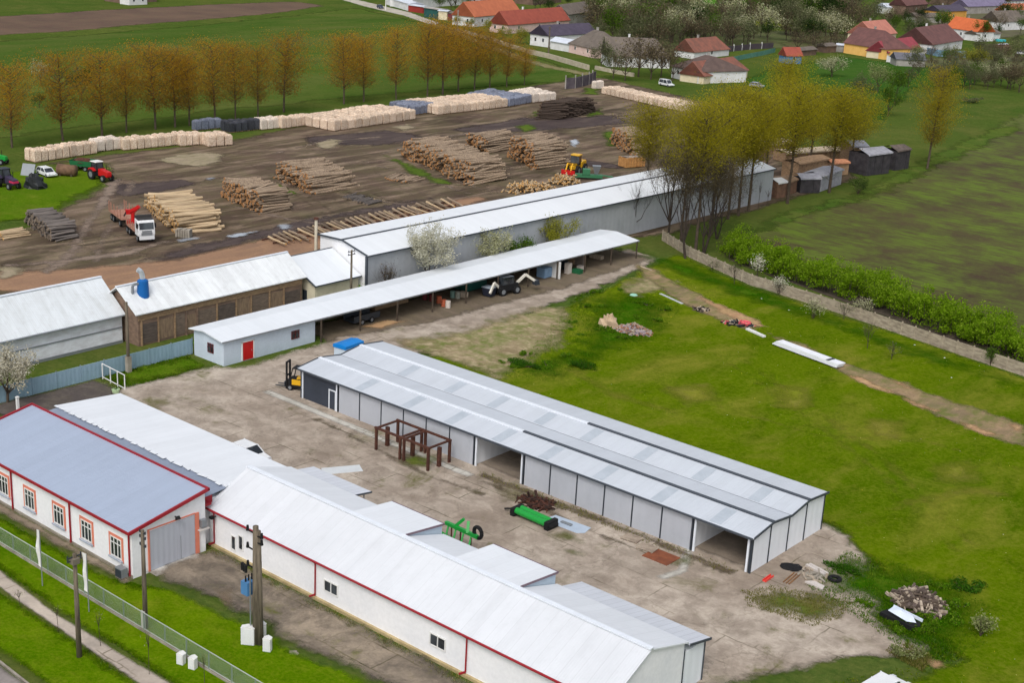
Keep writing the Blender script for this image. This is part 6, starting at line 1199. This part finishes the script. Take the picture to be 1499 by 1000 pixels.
bx,by=G(376,946)
t3,top=pole('thick double timber transformer pole with a blue tank before the workshop',(bx,by),9.3,.3,.2,2)
MB().cyl((.32,.1,0),(.2,.08,9.0),.24,.16,8).build('second_shaft',POLEW,t3,True)
mb=MB();mb.box(-1.05,-.35,-.5,.35,3.9,4.9);[mb.box(-1.12,-1.05,-.45+i*.16,-.38+i*.16,4.0,4.8) for i in range(5)];tr=mb.build('transformer_tank',plain('transformer_blue',S(80,130,180),.4),t3)
for y in(-.35,-.08,.2): MB().cyl((-.7,y,4.9),(-.7,y,5.35),.07,.05,8).build('bushing',BLACK,tr)
for z,sgn in((8.6,1),(8.1,1),(7.4,-1),(6.0,-1),(8.7,-1)):
    mb=MB();mb.beam((0,0,z),(sgn*.8,-.1,z+.1),.08);mb.cyl((sgn*.75,-.1,z+.05),(sgn*.75,-.1,z+.45),.12,.08,8);mb.build('insulator_arm',BLACK,t3)
for i in range(3): MB().cyl((-.55-.25*i,-.45+.05*i,5.7),(-.55-.25*i,-.45+.05*i,6.25),.1,.12,8).build('fuse_link',BLACK,t3)
mb=MB();P=[(-.25,-.3,.3),(-.28,-.3,3.5),(-.3,-.28,5.4)];[mb.cyl(P[i],P[i+1],.05) for i in range(2)];mb.build('conduit',STEEL,t3)
def cabinet(label,px,py,w_,h_,m=WHITE,rot=0.2):
    x,y=G(px,py);t=thing('meter_cabinet',label,'meter cabinet',(x,y,.05),rot);mb=MB();mb.box(-w_/2,w_/2,-.2,.2,.12,h_);mb.prism([(-w_/2-.03,h_),(w_/2+.03,h_),(0,h_+.14)],-.23,.23,'y');mb.build('case',m,t);MB().box(-w_/2+.05,w_/2-.05,-.225,-.2,.2,h_-.08).build('door',plain('cabinet_door',S(218,220,222)),t)
    MB().box(-w_/2+.04,w_/2-.04,-.17,.17,0,.119).build('foot',CONC,t);return t
cabinet('large white meter cabinet at the left foot of the transformer pole',364,947,.95,1.5,rot=.6)
cabinet('white meter cabinet half hidden behind the transformer pole',383,940,.6,1.4)
cabinet('white meter cabinet right of the transformer pole foot',392,957,.55,1.15,rot=.5)
cabinet('white meter box beside the wire fence, left of the pair',266,976,.5,.95,rot=.3)
cabinet('white meter box beside the wire fence, right of the pair',283,983,.5,1.0,rot=.3)
for px,py,ty,l,cv in((63,862,778,'curved white feather flag by the fence nearer the left edge',.35),(131,900,813,'straight white banner flag by the fence before the office',.0)):
    x,y=G(px,py);h=HT(px,py,ty);t=thing('banner_flag',l,'flag',(x,y,.05),0);MB().cyl((0,0,0),(0,0,h),.045,.03,8).build('flagpole',STEEL,t)
    mb=MB();n=8;vs=[];
    for s in(-.012,.012):
        for i in range(n+1):
            z=h*.36+(h*.64)*i/n;w1=.62*(1-cv*((i/n-.45)*2)**2*1.3) if cv else .55;vs+=[(-.05,s+.03*math.sin(i),z),(-.05-w1*.8,s+.05*math.sin(i*1.3),z+.02)]
    m=2*(n+1);fs=[(2*i,2*i+1,2*i+3,2*i+2) for i in range(n)]+[(m+2*i+2,m+2*i+3,m+2*i+1,m+2*i) for i in range(n)]+[(2*i+1,m+2*i+1,m+2*i+3,2*i+3) for i in range(n)];mb.add(vs,fs);mb.build('banner',WHITE,t)
# wire fence on a low wall
t=thing('wire_fence','grey wire mesh fence on a low concrete wall along the front verge','fence',(-78,51.6,0),world=True)
MB().box(-103,-55,51.5,51.72,0,.38).build('base_wall',mat('fence_wall',S(158,152,140),S(120,114,102),1.2,.9),t)
for i in range(20): x=-102+i*2.45;mb=MB();mb.box(x-.035,x+.035,51.57,51.64,.38,1.75);mb.build('post',plain('post_green_grey',S(120,136,124)),t)
MB().cyl((-103,51.6,1.74),(-55,51.6,1.74),.035,.035,6).build('top_rail',plain('rail_pale',S(170,176,168)),t);MB().cyl((-103,51.6,.46),(-55,51.6,.46),.028,.028,6).build('bottom_rail',plain('rail_pale',S(170,176,168)),t)
n_=NT('wire_mesh');sx_=n_.n('ShaderNodeSeparateXYZ');n_.l(n_.pos(),sx_.inputs[0])
u_=n_.math('ADD',sx_.outputs['X'],sx_.outputs['Z']);v_=n_.math('SUBTRACT',sx_.outputs['X'],sx_.outputs['Z']);al=n_.math('MAXIMUM',n_.math('LESS_THAN',n_.math('FRACT',n_.math('MULTIPLY',u_,14.)),.08),n_.math('LESS_THAN',n_.math('FRACT',n_.math('MULTIPLY',v_,14.)),.08))
tr_=n_.n('ShaderNodeBsdfTransparent');mx_=n_.n('ShaderNodeMixShader');n_.l(al,mx_.inputs[0]);n_.l(tr_.outputs[0],mx_.inputs[1]);n_.l(n_.bsdf(S(176,186,180),.5,.3),mx_.inputs[2]);n_.done(mx_.outputs[0])
MB().box(-103,-55,51.598,51.602,.47,1.72).build('wire_mesh',n_.mat,t)
# blue sheet fence, gate, poles behind
t=thing('blue_fence','pale blue sheet metal fence between the blossom tree and the cottage','fence',(-122.4,80,0),world=True)
bf=sheetmat('blue_sheet',S(138,164,180),'y',2.0,.4,S(104,134,140),.5,seam=.75)
for i in range(9): y=66+i*2.88;MB().box(-122.45,-122.39,y,y+2.84,.05,1.85).build('sheet',bf,t)
for i in range(10): y=65.95+i*2.88;MB().box(-122.52,-122.452,y-.04,y+.08,0,1.95).build('post',STEEL,t)
t=thing('open_gate','white tubular gate frame standing open on the court edge','gate',(-119.6,79.5,0),world=True)
mb=MB();P=[(-121.9,79.75),(-117.4,79.4)]
for z in(.25,1.75): mb.cyl((*P[0],z),(*P[1],z),.05,.05,6)
mb.build('rail',WHITE,t)
for f in(0,.36,.68,1.): x=P[0][0]+(P[1][0]-P[0][0])*f;y=P[0][1]+(P[1][1]-P[0][1])*f;MB().cyl((x,y,0),(x,y,1.8),.06,.06,6).build('upright',WHITE,t)
x,y=G(27,603);t=thing('gate_post','white gate post standing by the blossom tree','post',(x,y,0),0);MB().box(-.12,.12,-.12,.12,0,1.5).build('post',WHITE,t);MB().box(-.16,.16,-.16,.16,1.5,1.6).build('cap',WHITE,t)
x,y=G(170,577);t=thing('planter','small pale planter at the foot of the open gate','planter',(x,y,.05),0);MB().cyl((0,0,0),(0,0,.5),.3,.42,10).build('pot',plain('pot_pale',S(190,214,170)),t);leaves('leaves',np.random.default_rng(2).normal(size=(90,3))*[.25,.25,.12]+[0,0,.62],.14,L_green,t,3)
t4,top=pole('dark pole with a concrete foot standing at the blue fence',(-121.6,82.8),8.0,.2,.15,1);MB().box(-.25,.25,-.25,.25,0,1.9).build('concrete_foot',CONC,t4)
y5=onx(514,-124.0);t5,top=pole('wooden pole with crossarms rising behind the open shed roof',(-124.0,y5),7.6,.17,.12,1)
for z in(7.4,7.0): mb=MB();mb.beam((0,-.6,z),(0,.6,z),.09);[mb.cyl((0,y,z),(0,y,z+.2),.05) for y in(-.5,.5)];mb.build('insulator_bar',DARK,t5)
# concrete panel fence on the right
t=thing('concrete_fence','weathered concrete panel wall running between the lawn and the ploughed field','wall',(-85,168,0),world=True)
fm=mat('fence_concrete',S(176,164,144),S(132,120,104),1.2,.95,st=(1,1,3));FP=[(970,352),(1010,377),(1100,418),(1200,449),(1300,483),(1400,518),(1499,551),(1600,588)]
W_=[Vector(G(*q)) for q in FP];k=0
for i in range(len(W_)-1):
    a,c=W_[i],W_[i+1];L=(c-a).length;n=max(1,round(L/2.3))
    for j in range(n):
        p=a+(c-a)*j/n;q=a+(c-a)*(j+1)/n;d=(q-p).normalized()*.09;mb=MB();p2,q2=p+d,q-d
        for l in range(4): mb.beam((p2.x,p2.y,.2+l*.4),(q2.x,q2.y,.2+l*.4),.07,.385-.0)
        mb.build('panel',fm,t);MB().box(p.x-.08,p.x+.08,p.y-.08,p.y+.08,0,1.75).build('post',fm,t)
# tiny white clods on the lawn
for i,(px,py) in enumerate(((1115,439),(1155,456),(1339,507),(1383,526),(1393,555))):
    x,y=G(px,py);t=thing('white_stone',f'small white stone on the grass strip by the wall, {ORD[i]} from the warehouse end','stone',(x,y,.08),0,'white stones on the grass strip');MB().blob((0,0,0),(.16,.13,.14),0,7,3,.15,i).build('stone',WHITE,t)
for i,(px,py) in enumerate(((228,990-58),(225,874),(247,985-60),(430,958),(300,940))):
    x,y=G(px,py);MBk=MB().blob((0,0,0),(.4,.3,.1),0,8,3,.25,i)
    if i in(3,): solid(MBk,'flat_stone',CONC,'pale flat stone on the front grass right of the meter cabinets','stone',(x,y,.08))
# tarpaulin sheds and lumber right of the warehouse
def stackbox(label,A,B,dep,h,side,top,seed,name='tarpaulin_shed',cat='shed'):
    a,c=Vector(G(*A)),Vector(G(*B));d=c-a;L=d.length;yw=math.atan2(d.y,d.x);t=thing(name,label,cat,(a.x,a.y,.05),yw);rr=random.Random(seed);mb=MB();n=max(2,int(L/1.2))
    for i in range(n):
        x0_,x1_=L*i/n+.02,L*(i+1)/n-.02;mb.box(x0_,x1_,rr.uniform(0,.15),dep,0,h*rr.uniform(.9,1.0))
    mb.build('side',side,t);mb=MB();mb.add([(-.15,-.2,h*.98),(L+.15,-.2,h*1.02),(L+.2,dep*.5,h*1.18+rr.uniform(-.1,.1)),(L+.1,dep+.2,h*1.0),(-.1,dep+.2,h),(-.2,dep*.5,h*1.2)],[(0,1,2,5),(5,2,3,4)]);mb.add([(-.15,-.22,h*.98-.25),(L+.15,-.22,h*1.02-.3),(L+.15,-.2,h*1.02),(-.15,-.2,h*.98)],[(0,1,2,3)]);mb.build('cover',top,t);return t
TG=mat('tarp_grey',S(176,176,184),S(124,124,134),1.2,.5,bump=.6,var=.8);TD=mat('tarp_dark',S(70,66,70),S(44,42,46),1.,.7,bump=.6);LUM=mat('lumber_pale',S(172,142,112),S(112,90,70),1.5,.9,st=(1,1,5),var=.8)
stackbox('dark open fronted shed covered with grey wind torn tarpaulin',(1268,258),(1302,254),5,4.4,TD,TG,1)
stackbox('grey stack of boards under a pale tarpaulin behind the dark shed',(1245,243),(1268,243),5,4.2,LUM,TG,2)
stackbox('narrow dark wooden shed at the end of the lumber row',(1310,250),(1330,247),4,4.2,TD,mat('old_boards_roof',S(110,98,92),S(80,72,68),1,.9),3)
stackbox('low black stack under torn tarpaulin left of the grey one',(1171,283),(1200,283),3.5,2.9,TD,TG,4)
stackbox('grey white tarpaulin covered stack right of the low black stack',(1202,281),(1232,270),4,3.0,TG,TG,5)
stackbox('tan lumber stack behind the black tarpaulin stacks',(1168,263),(1212,255),4,3.2,LUM,LUM,6,'lumber_stack','lumber')
stackbox('reddish lumber stack at the right behind the grey tarpaulin stack',(1216,257),(1242,256),3,2.6,LUM,mat('lumber_red',S(206,146,112),S(160,108,80),1.5,.9),7,'lumber_stack','lumber')
stackbox('brown lumber stack with white top next to the warehouse corner',(1137,291),(1150,289),3,3.0,mat('lumber_brown',S(130,98,78),S(92,70,58),1.5,.9),WHITE,8,'lumber_stack','lumber')
stackbox('small brown lumber stack under the poplar by the warehouse',(1152,286),(1166,282),3,2.6,mat('lumber_brown',S(130,98,78),S(92,70,58),1.5,.9),LUM,9,'lumber_stack','lumber')
stackbox('pale lumber pile behind the warehouse end under the poplars',(1100,230),(1160,222),5,2.2,LUM,mat('lumber_white',S(214,196,170),S(176,156,130),1.5,.9),10,'lumber_stack','lumber')
stackbox('long pale lumber pile further behind under the poplars',(1150,238),(1235,232),4,2.0,LUM,mat('lumber_white',S(214,196,170),S(176,156,130),1.5,.9),11,'lumber_stack','lumber')
# ================================================================ VILLAGE
rt=lambda n,c,c2,sc=.5:mat(n,c,c2,sc,.85,0,.6,.35,False,0,(1,1,1))
T_or=rt('tile_orange',S(190,112,78),S(168,96,68));T_rd=rt('tile_red',S(160,82,66),S(138,70,58));T_br=rt('tile_brown',S(104,86,80),S(82,68,64));T_gy=rt('tile_grey_brown',S(118,108,98),S(92,84,78));T_pu=rt('roof_purple_grey',S(84,76,92),S(68,62,76));T_ru=rt('tile_rusty',S(150,94,78),S(108,78,68));T_ma=rt('roof_maroon',S(156,72,80),S(134,60,68));T_br2=rt('tile_dark_brown',S(116,80,76),S(92,64,62));T_wh=rt('roof_pale',S(206,212,222),S(186,192,202));T_vo=rt('tile_vivid_orange',S(204,108,64),S(184,94,56))
W_wh=mat('cottage_white',S(226,226,226),S(204,204,204),.5,.9);W_pk=mat('cottage_pink',S(224,196,188),S(206,176,168),.5,.9);W_ye=mat('cottage_yellow',S(238,192,112),S(226,176,96),.5,.9);W_gy=mat('cottage_grey',S(170,166,160),S(140,136,130),.5,.9);W_cr=mat('cottage_cream',S(222,210,180),S(200,188,160),.5,.9);W_br=mat('cottage_brown',S(120,98,84),S(92,76,66),.5,.9);W_or=mat('cottage_ochre',S(222,168,84),S(206,150,70),.5,.9)
def house(label,P,Q,wid,eave,rise,wall,roof,hip=(0,0),wins=3,gw=0,chim=1,name='cottage',cat='house',ov=.4,door=False,side=None,gwall=None):
    "P-Q: surveyed base of the wall nearest the camera; wid metres deep"
    p,q=Vector(G(*P)),Vector(G(*Q));d=q-p;L=d.length;yw=math.atan2(d.y,d.x);n=Vector((-d.y,d.x)).normalized()
    if n.dot(p)<0:
        p,q=q,p;yw+=PI
    t=thing(name,label,cat,(p.x,p.y,0),yw);R_=eave+rise
    h0,h1=hip;mb=MB()
    vs=[(0,0,0),(L,0,0),(L,wid,0),(0,wid,0),(0,0,eave),(L,0,eave),(L,wid,eave),(0,wid,eave)];fs=[(0,1,5,4),(1,2,6,5),(2,3,7,6),(3,0,4,7),(3,2,1,0),(4,5,6,7)]
    if h0==0: vs.append((0.0,wid/2,R_-.1));fs.append((4,len(vs)-1,7)[::-1])
    if h1==0: vs.append((L,wid/2,R_-.1));fs.append((5,6,len(vs)-1))
    mb.add(vs,fs);mb.build('wall',wall,t)
    o_=ov;ez=eave-o_*rise/(wid/2)*.8;th=.16
    A=[(-o_,-o_,ez),(L+o_,-o_,ez),(L+o_,wid+o_,ez),(-o_,wid+o_,ez)];r0=(-o_ if h0==0 else h0,wid/2,R_);r1=(L+o_ if h1==0 else L-h1,wid/2,R_)
    up=[A[0],A[1],A[2],A[3],r0,r1];dn=[(x,y,z-th) for x,y,z in up];mb=MB();mb.add(up+dn,[(0,1,5,4),(2,3,4,5),(1,2,5),(3,0,4),(6,10,11,7),(8,11,10,9),(7,11,8),(9,10,6),(0,6,7,1),(1,7,8,2),(2,8,9,3),(3,9,6,0)]);rf=mb.build('roof',roof,t)
    if chim:
        x=L*.38;mb=MB();mb.box(x-.3,x+.3,wid*.5+.2,wid*.5+.8,R_-1.0,R_+.8);mb.box(x-.36,x+.36,wid*.5+.14,wid*.5+.86,R_+.8,R_+.9);mb.build('chimney',W_gy if chim==1 else W_wh,rf)
    for i in range(wins):
        x=L*(i+.5)/wins;mb=MB();mb.box(x-.5,x+.5,-.05,.0,eave*.38,eave*.38+1.3);f=mb.build('window',WHITE,t);mb=MB();mb.box(x-.4,x+.4,-.07,-.051,eave*.38+.1,eave*.38+1.2);mb.build('pane',GLASS,f)
    for i in range(gw):
        y=wid*(i+.7)/(gw+.4)
        for xx,s in((0,-1),(L,1)):
            mb=MB();mb.box(min(xx,xx+s*.05),max(xx,xx+s*.05),y-.5,y+.5,eave*.36,eave*.36+1.4);f=mb.build('window',WHITE,t);mb=MB();mb.box(min(xx+s*.051,xx+s*.07),max(xx+s*.051,xx+s*.07),y-.4,y+.4,eave*.36+.1,eave*.36+1.3);mb.build('pane',GLASS,f)
    return t
house('long white roofed workshop at the top of the picture by the lane',(604,12),(738,2),12,4.5,2.0,W_wh,T_wh,(0,0),0,0,0,'village_workshop','building')
house('small white garage block with a red door beside the lane',(566,6),(600,16),6,3.2,.8,W_wh,T_wh,(0,0),0,0,0,'garage_block','garage')
house('low garage with dark red doors by the lane',(598,16),(619,19),4,2.8,.3,mat('garage_red',S(150,52,44),S(130,44,40),.5,.8),T_wh,(0,0),0,0,0,'garage_block','garage')
house('dark green metal garage by the lane',(621,24),(641,27),5,3.8,.3,mat('garage_green',S(40,88,84),S(34,74,72),.5,.7),W_gy,(0,0),0,0,0,'garage_block','garage')
house('small beige hut next to the green garage',(642,28),(655,29),4,3.6,.3,W_cr,T_wh,(0,0),0,0,0,'hut','hut')
house('small dark red shed at the end of the garage row',(656,29),(668,30),4,3.0,.5,mat('shed_red',S(120,56,60),S(100,48,52),.5,.8),T_gy,(0,0),0,0,0,'hut','hut')
house('house with bright orange tiled roof at the top left of the village',(694,39),(762,32),10,4.2,5.0,W_wh,T_or,(0,0),3,2,1)
house('pink house with long red tiled roof beside the orange roofed one',(744,49),(833,41),8.5,3.6,4.4,W_pk,T_rd,(0,0),3,2,2)
house('white gabled house with dark purple roof facing the lane',(803,69),(873,64),8.5,4.2,3.0,W_wh,T_pu,(0,0),2,2,1)
house('pale blue roofed low annex of the white gabled row',(806,71),(834,76),5,2.9,1.2,W_wh,T_wh,(0,0),0,0,0,'annex','annex')
house('pink cottage with grey brown hipped roof by the stone wall',(833,76),(870,85),13,3.3,4.8,W_pk,T_gy,(5,5),2,0,1)
house('long white cottage with grey brown roof behind bare trees',(889,97),(980,100),9,3.7,5.2,W_wh,T_gy,(0,4),4,0,2)
house('low white cottage with brown and rusty tiled roof beside the van',(983,113),(1022,122),18,3.6,3.6,W_wh,T_br,(4,4),2,0,1)
house('rusty tiled barn wing joined behind the brown roofed cottage',(1030,123),(1094,113),8,2.6,3.6,W_cr,T_ru,(0,3),0,0,0,'barn_wing','barn')
house('small house with weathered red roof behind the cottages',(1016,86),(1067,81),8,2.6,3.8,W_wh,T_ru,(0,3),1,0,1)
house('tiny garden hut with red roof and blue gable',(1151,93),(1173,93),4.5,3.0,2.4,mat('hut_blue',S(70,140,200),S(60,126,184),.5,.8),T_rd,(0,0),1,0,0,'hut','hut')
house('yellow house with brown hipped roof at the garden edge',(1235,77),(1295,87),13,4.0,5.5,W_ye,T_br2,(0,7),0,0,1)
for i in(.72,.9): pass
house('maroon metal roofed wing joined to the yellow house',(1299,87),(1346,79),8,2.8,3.4,W_cr,T_ma,(0,0),0,0,0,'house_wing','house')
house('salmon tiled house rising behind the yellow house',(1278,72),(1310,68),11,5.6,4.5,W_cr,rt('tile_salmon',S(190,128,110),S(170,110,96)),(0,0),0,0,1)
house('white gabled house with dark brown roof right of the yellow house',(1364,79),(1408,71),15,3.8,5.5,W_wh,T_br2,(0,0),0,1,2)
house('white house with vivid orange roof at the right',(1384,53),(1429,60),10,4.3,4.4,W_wh,T_vo,(0,0),1,1,1)
house('low porch building beside the vivid orange roofed house',(1430,60),(1464,58),6,3.0,1.4,W_wh,T_gy,(0,0),1,0,0,'porch','house')
house('small white house at the top right by the trees',(1298,20),(1322,20),8,3.6,1.6,W_wh,T_wh,(0,0),2,0,0)
house('brown timber house at the top right',(1325,22),(1356,19),9,5.2,4.0,W_br,T_br2,(0,0),1,0,1)
house('ochre walled house with purple brown roof',(1376,31),(1414,29),9,5.0,2.4,W_or,T_pu,(0,0),1,0,1)
house('grey barn between the brown and ochre houses',(1342,33),(1378,33),7,3.0,1.6,W_gy,T_gy,(0,0),0,0,0,'barn','barn')
house('pale walled house with lilac grey roof near the top right',(1416,20),(1476,18),10,4.2,3.4,W_gy,rt('roof_lilac',S(128,120,146),S(108,100,124)),(0,0),1,0,1)
house('house with dark purple roof in the top right corner',(1476,13),(1515,11),10,5.0,4.5,W_wh,T_pu,(0,0),1,0,1)
house('orange roofed house at the right edge',(1478,27),(1515,26),9,4.0,3.4,W_wh,T_or,(0,0),1,0,0)
house('white walled house with grey brown roof at the right edge',(1462,44),(1515,42),10,4.2,4.4,W_wh,T_gy,(0,0),2,0,1)
house('dark roofed farm building at the very top right',(1400,6),(1450,5),12,5,4,W_br,T_br,(0,0),0,0,0,'barn','barn')
house('brown house at the top edge of the right hand village',(1360,6),(1398,6),10,5,4,W_br,T_br2,(0,0),0,0,1)
house('grey open shed below the maroon roof',(1312,96),(1354,98),7,2.6,1.8,W_gy,rt('shed_roof_grey',S(112,112,120),S(88,88,96)),(0,0),0,0,0,'shed','shed')
house('brown lean-to shed row at the right edge gardens',(1442,80),(1482,80),5,2.6,1.2,W_br,T_br2,(0,0),0,0,0,'shed','shed')
house('small white hut beside the brown lean-to sheds',(1466,79),(1478,78),4,3.2,.6,W_wh,T_wh,(0,0),0,0,0,'hut','hut')
house('dark low stable behind the garden hut',(1172,82),(1195,80),4,2.2,.8,W_br,T_gy,(0,0),0,0,0,'shed','shed')
house('dark garden shed next to the yellow house',(1208,77),(1224,76),4,2.6,.8,W_br,T_gy,(0,0),0,0,0,'shed','shed')
house('pale flat roofed shed beside the yellow house corner',(1224,75),(1235,76),4,2.6,.4,W_gy,T_wh,(0,0),0,0,0,'shed','shed')
house('grey barn roof behind the red roofed pink house',(832,36),(868,30),9,4.4,3.4,W_gy,T_gy,(0,0),0,0,0,'barn','barn')
house('dark maroon roofed barn at the top edge above the orange roofs',(780,7),(822,3),10,4.4,4,W_br,rt('roof_dark_red',S(120,50,56),S(100,44,48)),(0,0),0,0,0,'barn','barn')
house('low dark brown barn at the top edge above the far crops',(176,4),(230,2),10,3.6,2.4,W_br,T_br,(0,0),0,0,0,'barn','barn')
house('little white house at the top edge above the ploughed strip',(190,7),(216,6),6,3.4,1.4,W_wh,T_gy,(0,0),2,0,0)
# walls and fences of the village
def gwall(label,pts,h,th,m,name='garden_wall',cat='wall',posts=0):
    W_=[Vector(G(*q)) for q in pts];t=thing(name,label,cat,(W_[0].x,W_[0].y,0),world=True)
    for i in range(len(W_)-1):
        a,c=W_[i],W_[i+1];MB().beam((a.x,a.y,h/2),(c.x,c.y,h/2),th,h).build('panel',m,t)
        if posts:
            n=max(1,int((c-a).length/posts))
            for j in range(n): p=a+(c-a)*j/n;MB().box(p.x-.12,p.x+.12,p.y-.12,p.y+.12,0,h*1.25).build('post',W_gy if posts<5 else WHITE,t)
STN=mat('old_stone_wall',S(196,186,164),S(150,140,120),.8,.95,var=.8)
gwall('crumbling pale stone wall along the lane verge, upper part',[(672,46),(716,58),(738,66),(770,76)],1.2,.6,STN)
gwall('crumbling pale stone wall below the white and pink houses',[(773,78),(804,85),(862,102)],1.5,.6,STN)
gwall('low stone wall below the long white cottage',[(872,101),(900,107),(928,112)],1.1,.6,STN)
gwall('pale garden wall below the maroon roof',[(1298,90),(1328,94)],2.2,.3,W_wh)
gwall('pale blue sheet fence below the brown roofed white house',[(1348,76),(1372,82),(1415,84)],2.4,.15,mat('fence_blue',S(130,164,190),S(104,140,166),.5,.7),'sheet_fence','fence')
gwall('teal net fence along the garden behind the cottages',[(1062,92),(1090,86),(1120,80),(1135,76)],1.6,.05,mat('net_teal',S(90,140,122),S(70,112,100),.5,.9),'net_fence','fence')
gwall('dark board fence with pale posts behind the garden',[(1062,76),(1098,72),(1132,70)],2.0,.12,mat('dark_fence',S(80,72,78),S(60,54,60),.5,.9),'board_fence','fence',5)
gwall('dark grey board fence standing at the corner of the log yard',[(828,130),(842,129),(862,124),(872,119)],3.0,.2,mat('grey_boards_fence',S(98,90,96),S(70,64,70),.5,.9),'board_fence','fence',4)
x,y=G(803,84);t=thing('utility_pole','grey pole beside the white gabled house','utility pole',(x,y,0));MB().cyl((0,0,0),(0,0,10),.28,.2,8).build('shaft',POLEW,t);MB().beam((-.7,0,9.6),(.7,0,9.6),.12).build('crossarm',POLEW,t)
x,y=G(565,14);t=thing('utility_pole','pale pole on the lane beside the dark blue car','utility pole',(x,y,0));MB().cyl((0,0,0),(0,0,7),.2,.14,8).build('shaft',WHITE,t);MB().beam((-.6,0,6.6),(.6,0,6.6),.1).build('crossarm',WHITE,t)
x,y=G(670,46);t=thing('utility_pole','pale pole at the end of the stone wall by the garages','utility pole',(x,y,0));MB().cyl((0,0,0),(0,0,8),.2,.14,8).build('shaft',W_gy,t);MB().beam((-.6,0,7.6),(.6,0,7.6),.1).build('crossarm',W_gy,t)
x,y=G(1465,60);t=thing('paddling_pool','turquoise plastic pool beside the orange roofed house','pool',(x,y,0));MB().cyl((0,0,0),(0,0,.8),2.2,2.3,16).build('basin',plain('turquoise',S(60,190,200)),t)
